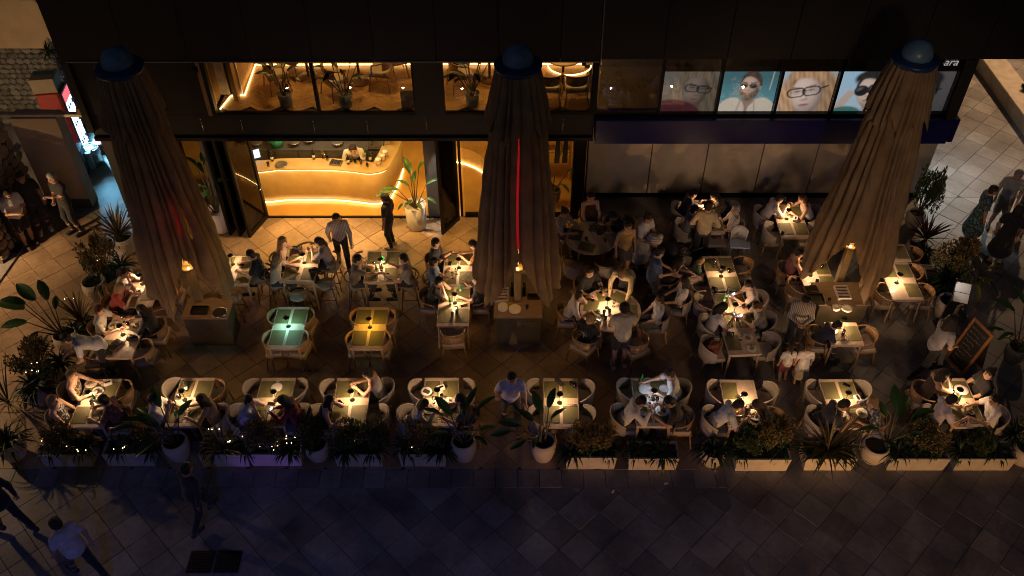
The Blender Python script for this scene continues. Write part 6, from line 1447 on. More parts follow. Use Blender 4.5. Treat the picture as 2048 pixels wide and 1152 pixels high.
banana('yellow green croton leaning over the right planter', x + .75, y + .0, .4, lv(9, 5, (.2, .5), (10, 60), (.3, .42), (.3, .4)), M_CROT, 'croton', stemh=.2)
banana('dark broad leaved plant beside the croton at right', x + 1.0, y + .1, .4, lv(7, 9, (.25, .5), (10, 50), (.35, .45), (.3, .4)), stemh=.2)
g = G(1890, 640); pot('cream round pot beside the lit menu stand', g.x, g.y + .15, .27, .5)
g = G(2012, 735); pot('dark pot with banana plant by the chalkboard', g.x + .2, g.y + .2, .24, .45, M_GREY); banana('arching banana plant at right edge behind chalkboard', g.x + .15, g.y + .2, .4, [(160, .9, 66, .6, .45), (120, .95, 72, .55, .4), (200, .5, 50, .5, .45), (250, .5, 48, .5, .4), (20, .6, 60, .5, .4), (290, .5, 40, .45, .4), (170, .5, 40, .5, .4)])
# fairy lights
for lab, px, py, pts in [('four fairy lights in golden shrub at left edge', 75, 727, [(-.12, 0, .0), (0, 0, .03), (.12, 0, 0), (.02, -.1, -.12)]), ('three fairy lights beneath the golden yucca', 136, 598, [(-.08, 0, 0), (.0, 0, .05), (.13, 0, .02)]), ('three fairy lights in second front trough', 240, 898, [(-.12, 0, 0), (.06, 0, .03), (.1, 0, .06)]), ('five fairy lights in third front trough', 432, 858, [(-.14, 0, 0), (-.08, 0, -.01), (.06, 0, 0), (.03, -.05, -.2), (.05, -.05, -.16)]), ('six fairy lights in purple lit front trough', 575, 880, [(0, 0, .12), (-.02, 0, .04), (.15, 0, .08), (-.2, 0, -.06), (-.02, -.03, -.06), (.07, -.03, -.05)])]:
    p = G(px, py, .72); fairy(lab, p.x, p.y, .72, pts)
for k, (px, py, lab) in enumerate([(60, 745, 'low fairy lights at left edge below the golden shrub'), (100, 885, 'fairy lights in the leftmost front trough'), (150, 900, 'fairy lights at right end of leftmost front trough'), (290, 880, 'fairy lights right in the second front trough'), (470, 880, 'fairy lights right in the third front trough'), (540, 900, 'low fairy lights in the purple lit trough'), (700, 885, 'fairy lights in the fifth front trough'), (840, 890, 'fairy lights in trough left of the gap'), (200, 520, 'fairy lights in tall golden shrub behind left tables')]):
    p = G(px, py, .6); rg = random.Random(k); fairy(lab, p.x, p.y, .6, [(rg.uniform(-.18, .18), rg.uniform(-.05, .05), rg.uniform(-.08, .12)) for q in range(4)])
# ================================================================ closed giant umbrellas and the counters round their poles
M_CANV = mat('taupe canvas', (0.30, 0.21, 0.115), 0.85, var=0.22, scale=2.6, bump=0.3, bscale=30, translucent=.12)
M_CAP = mat('navy cap', (0.015, 0.05, 0.16), 0.35, var=0.2, scale=4)
M_DOME = mat('blue grey dome', (0.14, 0.26, 0.40), 0.3, var=0.25, scale=6)
M_POLE = mat('olive pole', (0.22, 0.17, 0.09), 0.5, var=0.1, scale=5)
M_RED = glow('red heater strip', (1.0, .02, .03), .22)
M_AMB = glow('amber lamp ring', (1.0, .55, .12), 14)
M_CTR = mat('olive counter', (0.10, 0.082, 0.048), 0.6, var=0.12, scale=4, bump=.1)
def umbrella(label, ux, uy, ztop, seedv, slits, hem=1.55, face_off=0.0):
    rg = random.Random(seedv); tf = math.atan2(-uy, -ux) + face_off
    t = thing('closed_umbrella', label, 'umbrella', (ux, uy, 0), 0, 'closed giant umbrellas')
    NT, NZ = 400, 56; nf = 21
    ph = np.cumsum([rg.uniform(.4, 1.9) for _ in range(nf)]); ph = ph / ph[-1] * 2 * PI; dep = [rg.uniform(.45, 1.0) for _ in range(nf)]; bul = [rg.uniform(-.10, .08) for _ in range(nf)]
    def pleat(th):
        th = th % (2 * PI); k = int(np.searchsorted(ph, th)) % nf; a = ph[k - 1] if k else 0.0; b = ph[k]; u = (th - a) / (b - a)
        return abs(math.sin(PI * u)) ** .42, dep[k], bul[k] * math.sin(PI * u)
    PLT = [pleat(2 * PI * k / NT) for k in range(NT)]
    lw = [math.sin(2 * PI * k / NT * 3 + seedv) * .5 + math.sin(2 * PI * k / NT * 5 + 2 * seedv) * .5 for k in range(NT)]
    def sheet(z1, z0f, r1, r0, amp, NZ, gapf=None):
        mb = MB(); V = []; keep = {}
        for i in range(NZ + 1):
            for k in range(NT):
                th = 2 * PI * k / NT; t_ = i / NZ; z0 = z0f(k); z = z1 + (z0 - z1) * t_
                rr = r1 + (r0 - r1) * (t_ ** .85); p, d, bl = PLT[k]; am = amp * d * min(1, .35 + 1.3 * t_)
                rr *= 1 - am * (1 - p) + .075 * lw[k] * t_ + bl * t_ + .022 * math.sin(z * 2.1 + k * .045 + seedv) + .014 * math.sin(z * 5.3 - k * .11) * p + .008 * math.sin(z * 13 + k * .5) * p
                th2 = th + .07 * math.sin(z * 1.3 + seedv + k * .03) * t_
                V.append((rr * math.cos(th2), rr * math.sin(th2), z))
        fs = []
        for i in range(NZ):
            for k in range(NT):
                if gapf and gapf(2 * PI * (k + .5) / NT, (V[i * NT + k][2] + V[(i + 1) * NT + k][2]) / 2): continue
                fs.append((i * NT + k, i * NT + (k + 1) % NT, (i + 1) * NT + (k + 1) % NT, (i + 1) * NT + k))
        mb.add(V, fs, 0, True); return mb
    def angd(a, b): return abs((a - b + PI) % (2 * PI) - PI)
    def gap(th, z):
        d = angd(th, tf)
        if z < hem + 1.15 and d < .62 * max(0, (hem + 1.15 - z) / 1.15) ** .8: return True
        for off, zt, zb, w_ in slits:
            if zb < z < zt and angd(th, tf + off) < w_ * min(1, (zt - z) * .8, (z - zb) * 3): return True
        return False
    hz = lambda k: hem + .22 * lw[k] + .22 * (1 - PLT[k][0]) * PLT[k][1] - (.38 if .5 < angd(2 * PI * k / NT, tf) < 1.25 else 0) * (1 - abs(angd(2 * PI * k / NT, tf) - .87) / .38 if abs(angd(2 * PI * k / NT, tf) - .87) < .38 else 0)
    obj('canopy', sheet(ztop - .28, hz, .36, .90, .40, NZ, gap), M_CANV, t)
    vz = lambda k: ztop - 1.30 + .20 * lw[(k * 2) % NT] + .12 * (1 - PLT[k][0])
    obj('vent_skirt', sheet(ztop - .14, vz, .38, .60, .36, 30), M_CANV, t)
    obj('cap_brim', MB().lathe([(.30, -.16), (.40, -.10), (.42, -.02), (.38, 0), (.26, .02)], 32, (0, 0, ztop - .10)), M_CAP, t)
    obj('cap_dome', MB().lathe([(.27, 0), (.275, .05), (.25, .17), (.18, .26), (.08, .31), (.01, .32)], 28, (0, 0, ztop - .09)), M_DOME, t)
    obj('pole', MB().box((0, 0, (ztop - .3) / 2), (.15, .15, ztop - .3), ch=.01), M_POLE, t)
    for off, zt, zb, w_ in slits:
        r_ = .20; mb = MB(); mb.tube([(r_ * math.cos(tf + off), r_ * math.sin(tf + off), zb - .2), (r_ * math.cos(tf + off), r_ * math.sin(tf + off), zt)], .05, 8); obj('heater_strip', mb, M_RED, t)
        for zz in (zb + .35, (zb + zt) / 2): light('heater_glow', 'POINT', .6, (1, .03, .03), (.42 * math.cos(tf + off), .42 * math.sin(tf + off), zz), t, .05)
    obj('lamp_collar', MB().lathe([(.12, 1.86), (.20, 1.88), (.20, 1.93), (.12, 1.95)], 16), M_POLE, t)
    for k in range(6):
        a = 2 * PI * k / 6 + tf; obj('lamp_bulb', MB().ball((.21 * math.cos(a), .21 * math.sin(a), 1.97), .03, seg=8, rings=6), M_AMB, t)
    light('umbrella_light', 'POINT', 9, (1, .50, .12), (.28 * math.cos(tf), .28 * math.sin(tf), 2.05), t, .08)
    return t
def counter(label, px0, px1, pyf, pyb_top, zt=.88, rz=0.0, over=.0):
    a, b = G(px0, pyf), G(px1, pyf); c = (a + b) / 2; L = (b - a).length; yb = G((px0 + px1) / 2, pyb_top, zt).y; D = yb - c.y
    t = thing('serving_counter', label, 'counter', (c.x, c.y + D / 2, 0), rz, 'serving counters around umbrella poles')
    obj('front_panel', MB().box((0, -D / 2 + .02, zt / 2 - .015), (L, .04, zt - .04), ch=.004), M_CTR, t)
    obj('back_panel', MB().box((0, D / 2 - .02, zt / 2 - .015), (L, .04, zt - .04)), M_CTR, t)
    for s in (-1, 1): obj('side_panel', MB().box((s * (L / 2 - .02), 0, zt / 2 - .017), (.036, D - .09, zt - .044)), M_CTR, t)
    obj('counter_top', MB().box((0, 0, zt - .018), (L + .08, D + .06, .036), ch=.008), wood('counter wood', (.20, .14, .09), (.28, .20, .135), .5), t)
    obj('emblem', MB().box((0, -D / 2 - .001, zt * .6), (.12, .006, .06), ch=.002), mat('dark emblem', (.08, .065, .04), .5), t)
    return t, c.x, c.y + D / 2, L, D, zt
U = [(G(1035, 655), 6.70, 3, [(.03, 6.0, 2.75, .042)], 'closed taupe giant umbrella in the middle, red strip glowing inside'),
     (G(418, 655), 6.66, 5, [(.10, 4.4, 3.0, .03), (.34, 4.3, 2.9, .045)], 'closed taupe giant umbrella at left with two red slits'),
     (G(1660, 612), 6.42, 8, [], 'closed taupe giant umbrella at right without red glow')]
for p, zt, sd_, sl, lab in U: umbrella(lab, p.x, p.y, zt, sd_, sl, hem=1.45 if sd_ != 8 else 1.35)
C2 = counter('olive counter box around the middle umbrella pole with plate stacks', 994, 1080, 689, 548)
C1 = counter('olive counter box around the left umbrella pole with trays', 386, 470, 691, 598)
C3 = counter('olive counter box around the right umbrella pole with racks', 1622, 1716, 664, 566)
def stack(label, px, py, z, n, r_=.11):
    p = G(px, py, z); t = thing('plate_stack', label, 'plates', (p.x, p.y, z), 0, 'stacks of plates')
    for k in range(n): obj('plate', MB().lathe([(r_ * .6, .001), (r_, .014), (r_ * .98, .017), (r_ * .6, .008), (.002, .007)], 22), M_WHITE, t, (rnd.uniform(-.003, .003), rnd.uniform(-.003, .003), k * .012))
stack('tall stack of white plates on the middle counter', 1006, 618, .88, 8, .105); stack('low stack of wide white plates on the middle counter', 1030, 620, .88, 4, .13)
stack('stack of small plates on the right counter', 1671, 618, .88, 5, .09); stack('stack of wide plates on the right counter', 1693, 618, .88, 3, .12)
for lab, px, py in [('white cutlery organiser with four compartments on the middle counter', 1004, 592), ('grey cutlery organiser on the right counter', 1684, 588)]:
    p = G(px, py, .88); t = thing('cutlery_organiser', lab, 'organiser', (p.x, p.y, .881), 0, 'cutlery organisers')
    for k in range(5): obj('divider', MB().box((0, -.19 + k * .095, .035), (.26, .014, .07)), M_WHITE, t)
    for s in (-1, 1): obj('side', MB().box((s * .135, 0, .036), (.014, .40, .072)), M_WHITE, t)
    for k in range(4): obj('cutlery', MB().box((0, -.142 + k * .095, .02), (.22, .07, .03), ch=.01), mat('wrapped cutlery', (.14, .06, .035), .6, var=.4, scale=40), t)
for lab, px, py, sx, sy in [('black box tray on the middle counter', 1067, 595, .26, .12), ('black crate on the right counter', 1630, 600, .34, .28), ('black tray on the left counter', 400, 622, .34, .20)]:
    p = G(px, py, .88); t = thing('serving_tray', lab, 'tray', (p.x, p.y, .881), 0, 'trays on counters')
    obj('base', MB().box((0, 0, .012), (sx, sy, .02), ch=.004), M_DARK, t)
    for s in (-1, 1): obj('rim', MB().box((s * sx / 2, 0, .03), (.015, sy, .06)), M_DARK, t); obj('rim', MB().box((0, s * sy / 2, .031), (sx - .016, .015, .058)), M_DARK, t)
p = G(439, 626, .88); t = thing('round_tray', 'round dark tray with bright rim on left counter', 'tray', (p.x, p.y, .881)); obj('disc', MB().lathe([(.15, 0), (.155, .012), (.14, .008), (.01, .006)], 24), M_DARK, t); mb = MB(); mb.tube([(.155 * math.cos(a), .155 * math.sin(a), .016) for a in [i * PI / 12 for i in range(25)]], .008, 6); obj('rim', mb, MATS['chrome'], t)
p = G(1622, 580, .88); item('tray', 'rack of dark bottles on the right counter', p.x, p.y, .885); p = G(1657, 604, .88); item('tumbler', 'glass on the right counter beside the racks', p.x, p.y, .885)
p = G(1054, 618, .88); item('tumbler', 'single glass on the middle counter', p.x, p.y, .885)
for k in range(2):
    p = G(1024 + 24 * k, 588, .88); t = thing('speaker', ['black speaker left of the middle pole', 'black speaker right of the middle pole'][k], 'speaker', (p.x, p.y, .881), 0, 'speakers on the middle counter'); obj('cabinet', MB().box((0, 0, .14), (.07, .16, .28), ch=.01), M_DARK, t); obj('grille', MB().box((0, -.083, .14), (.055, .006, .24)), M_BLKMET, t)
# ================================================================ bar interior
def smooth_path(pts, n=8):
    out = []
    for i in range(len(pts) - 1):
        p0, p1, p2, p3 = (Vector((*pts[max(0, min(len(pts) - 1, j))], 0)) for j in (i - 1, i, i + 1, i + 2))
        for k in range(n):
            t = k / n; out.append(.5 * ((2 * p1) + (p2 - p0) * t + (2 * p0 - 5 * p1 + 4 * p2 - p3) * t * t + (3 * p1 - p0 - 3 * p2 + p3) * t ** 3))
    out.append(Vector((*pts[-1], 0))); return out
CP = smooth_path([(-7.1, 18.14), (-6.4, 18.12), (-5.85, 18.20), (-4.75, 18.20), (-4.1, 18.12), (-3.62, 18.04), (-3.28, 18.18), (-3.16, 18.52), (-3.06, 19.0), (-3.0, 19.6)])
M_BARF = mat('counter microcement', (0.44, 0.31, 0.12), 0.5, var=0.12, scale=3)
M_BARD = mat('counter band dark', (0.05, 0.04, 0.03), 0.5)
bc = thing('bar_counter', 'curved ochre bar counter edged with glowing light strips', 'bar counter')
def off(path, d):
    out = []
    for i, p in enumerate(path):
        tn = (path[min(i + 1, len(path) - 1)] - path[max(i - 1, 0)]).normalized(); out.append(p + Vector((-tn.y, tn.x, 0)) * d)
    return out
inn = off(CP, .06); top_o = off(CP, -.035); top_i = off(CP, .42)
obj('front', MB().strip([[(p.x, p.y, .10) for p in inn], [(p.x, p.y, .30) for p in CP], [(p.x, p.y, .98) for p in CP], [(p.x, p.y, 1.03) for p in inn]]), M_BARF, bc)
obj('plinth', MB().strip([[(p.x, p.y, .0) for p in off(CP, .10)], [(p.x, p.y, .12) for p in off(CP, .10)]]), M_BARF, bc)
obj('top', MB().strip([[(p.x, p.y, 1.05) for p in top_o], [(p.x, p.y, 1.085) for p in top_o], [(p.x, p.y, 1.09) for p in top_i], [(p.x, p.y, .6) for p in top_i]], smooth=False), M_BARF, bc)
mb = MB(); mb.tube([(p.x, p.y, 1.035) for p in off(CP, -.005)], .011, 6); obj('top_led', mb, glow('counter led', (1.0, .68, .28), 11), bc)
mb = MB(); mb.tube([(p.x, p.y, .05) for p in off(CP, .03)], .013, 6); obj('base_led', mb, MATS['counter led'], bc)
person('bartender in white shirt working behind the bar', -4.15, 18.92, R(-80), 'lean_table', ('tee', (.60, .55, .48)), ('trousers', BK), ('short', 'dark'), 't', 1.05, group='staff')
def onbar(px, py, z=1.09): return G(px, py, z)
for kind, px, py, lab in [('dark', 545, 322, 'first dark bottle at the left end of the bar'), ('juice', 537, 333, 'amber glass at left end of the bar'), ('tray', 672, 327, 'black mat on the bar top'), ('dark', 628, 318, 'dark bottle by the bar sink'), ('jug', 647, 316, 'glass jug by the bar sink'), ('tumbler', 655, 320, 'tumbler by the bar sink'), ('dark', 697, 328, 'squat dark bottle in the bar front cluster'), ('jug', 702, 322, 'glass jug in the bar front cluster'), ('tumbler', 711, 326, 'tumbler in the bar front cluster'), ('juice', 722, 328, 'amber glass in the bar front cluster'), ('dark', 741, 322, 'tall dark bottle by the jars'), ('tumbler', 735, 333, 'tumbler by the jars'), ('green', 730, 312, 'green bottle behind the jars'), ('jug', 745, 318, 'glass jug beside the jars'), ('wine', 728, 320, 'wine glass beside the jars')]:
    p = onbar(px, py); item(kind, lab, p.x, p.y, 1.093, group='things on the bar')
p = onbar(563, 330); t = thing('round_platter', 'round steel platter on the bar', 'platter', (p.x, p.y, 1.092)); obj('disc', MB().lathe([(.11, 0), (.16, .018), (.155, .022), (.11, .008), (.01, .008)], 24), mat('brushed steel', (.5, .48, .45), .3, .9), t)
for k, (px, py) in enumerate(((757, 328), (765, 320), (771, 312))):
    p = onbar(px, py); t = thing('ceramic_jar', ['cream jar with lid, nearest of three on the bar', 'cream jar with lid, middle of three on the bar', 'cream jar with lid, farthest of three on the bar'][k], 'jar', (p.x, p.y, 1.092), 0, 'lidded jars on the bar')
    obj('body', MB().lathe([(.06, 0), (.075, .02), (.075, .13), (.06, .14)], 18), mat('cream jar', (.50, .40, .27), .45), t); obj('lid', MB().lathe([(.078, .14), (.078, .16), (.02, .17)], 18), M_WHITE, t)
p = onbar(515, 318); t = thing('payment_screen', 'bright tablet screen at the left end of the bar', 'screen', (p.x, p.y, 1.092), R(25)); obj('body', MB().box((0, 0, .16), (.20, .03, .30), ch=.006), M_DARK, t); obj('screen', MB().box((0, -.018, .17), (.17, .004, .25)), glow('tablet glow', (.6, .75, 1), 1.6), t); obj('foot', MB().box((0, .02, .008), (.16, .14, .016)), M_DARK, t)
# back bar
bb = thing('back_bar', 'steel back bar with fridges and shelves behind the counter', 'back bar')
for k in range(6): obj('fridge_door', MB().box((-6.6 + k * .62, 19.42, .48), (.60, .5, .9), ch=.01), mat('steel door', (.20, .20, .21), .35, .7, var=.15), bb)
obj('worktop', MB().box((-5.05, 19.42, .955), (3.8, .56, .04)), mat('worktop', (.12, .12, .125), .35, .5), bb)
obj('upright', MB().box((-6.42, 19.1, .5), (.05, .05, 1.0)), M_DARK, bb)
p = Vector((-6.22, 19.36, .975)); t = thing('green_bucket', 'big green plastic bucket behind the bar', 'bucket', p); mg = mat('green plastic', (.03, .28, .15), .4); obj('wall', MB().lathe([(.15, 0), (.20, .26), (.185, .26), (.145, .02), (.01, .02)], 24), mg, t); mb = MB(); mb.tube([(.205 * math.cos(a), .205 * math.sin(a), .26) for a in [i * PI / 12 for i in range(25)]], .012, 6); obj('rim', mb, mg, t)
for k in range(5):
    t = thing('stacked_bowl', ['steel bowl', 'white bowl', 'dark pan', 'second dark pan', 'metal pot'][k] + [' left of the green bucket', ' behind the green bucket', ' right of the green bucket', ' further right of the green bucket', ' near the bartender'][k], 'bowl', (-6.75 + [0, .35, .98, 1.35, 2.1][k], 19.38 + .12 * (k % 2), .976), 0, 'kitchenware on the back bar'); obj('bowl', MB().lathe([(.08, 0), (.15, .09), (.14, .095), (.07, .02), (.01, .02)], 20), [MATS['brushed steel'], M_WHITE, M_DARK, M_DARK, MATS['brushed steel']][k], t); obj('rim', MB().lathe([(.15, .09), (.154, .096), (.146, .1)], 20), MATS['brushed steel'], t)
t = thing('coffee_machine', 'steel coffee machine behind the bar at right', 'coffee machine', (-3.55, 19.42, .976)); obj('body', MB().box((0, 0, .20), (.62, .42, .40), ch=.02), MATS['brushed steel'], t); obj('drip_tray', MB().box((0, -.26, .03), (.55, .12, .05)), M_DARK, t)
for s in (-1, 1): mb = MB(); mb.tube([(s * .15, -.22, .22), (s * .15, -.36, .20)], .018, 6); obj('handle', mb, M_DARK, t)
for k in range(4):
    t = thing('cup', 'white cup %s on the coffee machine' % ['far left', 'left', 'right', 'far right'][k], 'cup', (-3.78 + k * .14, 19.4, 1.377), 0, 'cups on the coffee machine'); obj('bowl', MB().lathe([(.025, 0), (.04, .07), (.036, .07), (.02, .01)], 14), M_WHITE, t); mb = MB(); mb.tube([(.036, 0, .055), (.06, 0, .045), (.034, 0, .02)], .005, 5); obj('handle', mb, M_WHITE, t)
# potted plants by the doors
pot('tall cream pot by the glass door', -2.48, 17.25, .285, .70, M_WHITE, 'cone')
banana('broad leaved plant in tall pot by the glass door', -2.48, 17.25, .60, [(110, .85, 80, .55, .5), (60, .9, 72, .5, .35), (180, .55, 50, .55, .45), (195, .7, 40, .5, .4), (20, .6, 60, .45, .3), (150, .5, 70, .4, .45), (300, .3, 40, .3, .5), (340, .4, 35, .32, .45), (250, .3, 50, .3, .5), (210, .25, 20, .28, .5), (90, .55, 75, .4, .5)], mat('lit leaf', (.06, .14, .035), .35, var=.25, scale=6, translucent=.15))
pot('cream pot behind the folding doors at left', -7.35, 17.15, .27, .62, M_WHITE, 'cone')
banana('bright green plant behind the folding doors at left', -7.38, 17.15, .52, lv(14, 21, (.5, 1.15), (55, 85), (.4, .6), (.3, .42)), MATS['lit leaf'])
light('plant_spot', 'SPOT', 30, (1, .92, .75), (-7.3, 16.9, 2.95), rb, .05, (0, 0, 0), None, R(50), .6)
# right-hand window nook
t = thing('shelf_unit', 'ochre wall shelves with pottery behind the window', 'shelf', (0.9, 19.3, 0)); 
for z_ in (.9, 1.35, 1.8): obj('shelf', MB().box((0, 0, z_), (1.0, .32, .04)), M_PLAST, t)
for s in (-1, 1): obj('upright', MB().box((s * .52, .02, 1.1), (.04, .34, 2.2)), M_PLAST, t)
for k in range(6):
    q = thing('pottery_vase', ['white vase', 'cream vase', 'brown vase', 'tall vase', 'round vase', 'squat vase'][k] + ' on the ' + ['lower', 'lower', 'middle', 'middle', 'upper', 'upper'][k] + ' ochre shelf', 'vase', (.65 + (k % 2) * .5, 19.25, [.921, .921, 1.371, 1.371, 1.821, 1.821][k]), 0, 'pottery on the shelves'); obj('body', MB().lathe([(.05, 0), (.09, .08), (.07, .16), (.035, .20), (.045, .23)], 16), [M_WHITE, MATS['cream jar'], M_CHW][k % 3], q); obj('rim', MB().lathe([(.045, .23), (.05, .24), (.04, .24)], 14), M_WHITE, q)
pot('dark pot in the window nook', .95, 18.2, .2, .45, M_GREY); banana('dark leafed plant in the window nook', .95, 18.2, .4, [(70, .6, 70, .5, .4), (150, .5, 60, .5, .4), (20, .5, 50, .45, .4), (240, .4, 55, .4, .4), (310, .4, 45, .4, .4)])
bush('dried pampas bouquet in the window nook', .9, 19.2, 2.02, .26, .4, 1.0, 1100)
# ================================================================ upper room
ZU = 3.735
def up_table(lab, x, y, r_): t = thing('cafe_table', lab, 'table', (x, y, ZU), 0, 'tables upstairs'); obj('table_top', MB().lathe([(r_ - .01, .70), (r_, .71), (r_, .73), (r_ - .01, .74)], 32, smooth=False), M_TOP, t); mb = MB(); mb.tube([(0, 0, .02), (0, 0, .70)], .03, 8); obj('column', mb, M_STW, t); obj('foot', MB().lathe([(.24, 0), (.22, .02), (.03, .04)], 20), M_STW, t)
up_table('round table upstairs at the centre of left windows', -3.55, 17.9, .36); up_table('round table upstairs left behind the plant', -4.75, 18.1, .34); up_table('round table upstairs at right window', 1.05, 17.75, .42); up_table('round table upstairs behind the umbrella', -.6, 18.0, .36)
for lab, x, y, f in [('chair upstairs left of centre table', -4.0, 17.35, 40), ('chair upstairs right of centre table', -3.0, 17.7, 170), ('chair upstairs behind left plant', -5.35, 17.6, 30), ('chair upstairs at back left', -5.1, 18.25, -20), ('chair upstairs near third window', -1.25, 17.6, 20), ('left chair at the upstairs right table', .72, 17.05, 85), ('right chair at the upstairs right table', 1.30, 17.05, 95), ('chair upstairs at the far right of centre', -2.75, 18.2, 200)]:
    o = chair('wood', lab + ', amber lit', x, y, R(f), 'chairs upstairs'); o.location.z = ZU
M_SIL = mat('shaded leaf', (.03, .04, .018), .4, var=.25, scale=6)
for lab, x, y, sd2, n in [('big leaved plant upstairs in the left window', -5.03, 16.9, 31, 10), ('big leaved plant upstairs in the second window', -3.72, 16.9, 42, 9), ('bushy leaved plant upstairs in the third window', -.95, 16.92, 53, 14)]:
    t = pot(lab.replace('plant', 'plant pot'), x, y, .16, .32, M_GREY, 'cone'); t.location.z = ZU
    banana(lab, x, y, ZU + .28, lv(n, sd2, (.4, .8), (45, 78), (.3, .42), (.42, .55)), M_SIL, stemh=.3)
t = thing('fan_unit', 'white fan heater box upstairs in third window', 'fan unit', (-1.28, 18.05, ZU)); obj('case', MB().box((0, 0, .55), (.42, .22, .42), ch=.02), M_WHITE, t); mb = MB(); mb.lathe([(.15, 0), (.16, .02), (.02, .03)], 24); o = obj('fan', mb, M_DARK, t, (0, -.115, .55)); o.rotation_euler = (PI / 2, 0, 0); obj('stand', MB().box((0, 0, .17), (.3, .18, .34)), M_GREY, t)
t = thing('spot_lamp', 'black spot lamp hung outside the upper window', 'lamp', (1.42, 16.72, 4.86)); mb = MB(); mb.tube([(0, 0, .1), (0, 0, -.02)], .05, 10); obj('housing', mb, M_BLKMET, t); obj('bracket', MB().box((0, 0, .14), (.02, .02, .1)), M_BLKMET, t)
t = thing('spot_lamp', 'black spot lamp at the left end of the upper windows', 'lamp', (-6.62, 16.42, 4.86)); mb = MB(); mb.tube([(0, 0, .1), (0, 0, -.02)], .05, 10); obj('housing', mb, M_BLKMET, t); obj('bracket', MB().box((0, 0, .14), (.02, .02, .1)), M_BLKMET, t)
t = thing('side_box', 'dark wooden cabinet upstairs by the window pier', 'cabinet', (-2.35, 16.95, ZU)); obj('case', MB().box((0, 0, .22), (.30, .3, .44), ch=.01), M_STW, t); obj('door', MB().box((-.0, -.155, .22), (.26, .012, .38)), M_CHW, t)
# ================================================================ left yard: drinks fridge, crates, kegs
fx, fy = -12.25, 20.55
t = thing('drinks_fridge', 'red drinks fridge with glowing glass door in the yard', 'fridge', (fx, fy, 0), R(8))
mr = mat('red fridge', (.30, .008, .012), .35, var=.1); obj('cabinet', MB().box((0, 0, .98), (.62, .60, 1.92), ch=.015), mr, t); obj('base', MB().box((0, 0, .02), (.56, .56, .04)), M_DARK, t)
obj('door_frame', MB().box((.325, 0, 1.0), (.03, .58, 1.88)), mat('blue black frame', (.01, .012, .03), .3), t)
obj('door_glass', MB().box((.343, 0, .86), (.006, .48, 1.46)), glow('fridge light', (.55, .82, 1.0), 5.5), t); obj('header_sign', MB().box((.343, 0, 1.75), (.006, .50, .26)), glow('fridge sign', (1.0, .10, .12), 1.6), t)
for k in range(5): obj('shelf', MB().box((.349, 0, .30 + k * .27), (.004, .48, .012)), M_DARK, t)
for k in range(9): mb = MB(); mb.lathe([(.022, 0), (.026, .08), (.010, .12), (.010, .15)], 8); obj('bottle', mb, mat('bottle in fridge', (.01, .06, .08), .3), t, (.352, -.18 + (k % 3) * .17 + rnd.uniform(-.02, .02), .31 + (k // 3) * .54))
mb = MB(); out = [(.05, .0), (.055, .10), (.07, .25), (.13, .50), (.155, .70), (.135, .88), (.15, 1.02), (.15, 1.2), (.13, 1.26)]
ol = [(-a, 1.50 - b) for a, b in out] + [(a, 1.50 - b) for a, b in reversed(out)] + [(-.05, 1.5)]
mb.tube([(a, -.303, b) for a, b in ol], .006, 5); obj('bottle_outline', mb, mat('white print', (.7, .55, .55), .5), t)
mb = MB()
for a, b, c_, d in ((-.12, .66, -.06, .72), (-.06, .72, -.05, .64), (-.05, .64, .02, .70), (.02, .70, .03, .64), (.03, .64, .10, .71), (-.10, .60, .10, .605)): mb.tube([(a, -.304, b), (c_, -.304, d)], .007, 5)
obj('script_print', mb, MATS['white print'], t)
light('fridge_spill', 'AREA', 170, (.22, .66, 1.0), (.40, 0, .9), t, .7, (0, R(-78), 0))
t = thing('cardboard_box', 'pale cardboard box on top of the red fridge', 'box', (fx - .05, fy, 1.945), R(8)); obj('box', MB().box((0, 0, .2), (.62, .5, .40), ch=.006), mat('cardboard', (.30, .25, .18), .8), t); obj('flap', MB().box((.0, .1, .403), (.5, .2, .006)), mat('teal print', (.03, .16, .16), .7), t)
strap_plant('hanging_plant', 'dark plant on the ledge above the fridge', -12.35, 21.3, 2.6, 40, .4, .03, M_FAN, (-.2, 1.2), 1.2)
for k, (px, py) in enumerate(((190, 335),)):
    g = G(px, py); t = thing('beer_keg', 'steel beer keg standing in the blue lit yard', 'keg', (g.x, g.y + .2, 0)); obj('barrel', MB().lathe([(.17, 0), (.19, .02), (.19, .12), (.2, .14), (.19, .17), (.19, .33), (.2, .36), (.19, .39), (.19, .46), (.15, .5)], 24), MATS['brushed steel'], t)
    for z_ in (.5, .56): mb = MB(); mb.tube([(.17 * math.cos(a), .17 * math.sin(a), z_) for a in [i * PI / 12 for i in range(25)]], .012, 6); obj('handle_ring', mb, MATS['brushed steel'], t)
for lab, px, py, sx, sy, sz, c_ in [('dark wheeled bin in the yard', 160, 352, .4, .4, .75, (.02, .03, .05)), ('blue crate in the yard', 172, 322, .42, .32, .28, (.06, .18, .30)), ('white crate beside the keg', 178, 340, .3, .25, .5, (.45, .5, .55)), ('yellow box under the fridge', 139, 292, .35, .3, .3, (.5, .35, .02)), ('red crate behind the keg', 205, 308, .4, .3, .3, (.3, .03, .03))]:
    g = G(px, py); t = thing('storage_crate' if 'crate' in lab else 'storage_bin', lab, 'crate' if 'crate' in lab else 'bin' if 'bin' in lab else 'box', (g.x, g.y + sy / 2, 0), R(12), 'things stored in the yard'); m_ = mat('plastic %s' % lab, c_, .45)
    obj('body', MB().box((0, 0, sz / 2), (sx, sy, sz), ch=.012), m_, t); obj('lid', MB().box((0, 0, sz + .012), (sx + .03, sy + .03, .024), ch=.006), m_, t); obj('handle', MB().box((0, -sy / 2 - .012, sz * .75), (sx * .4, .02, .04)), M_DARK, t)
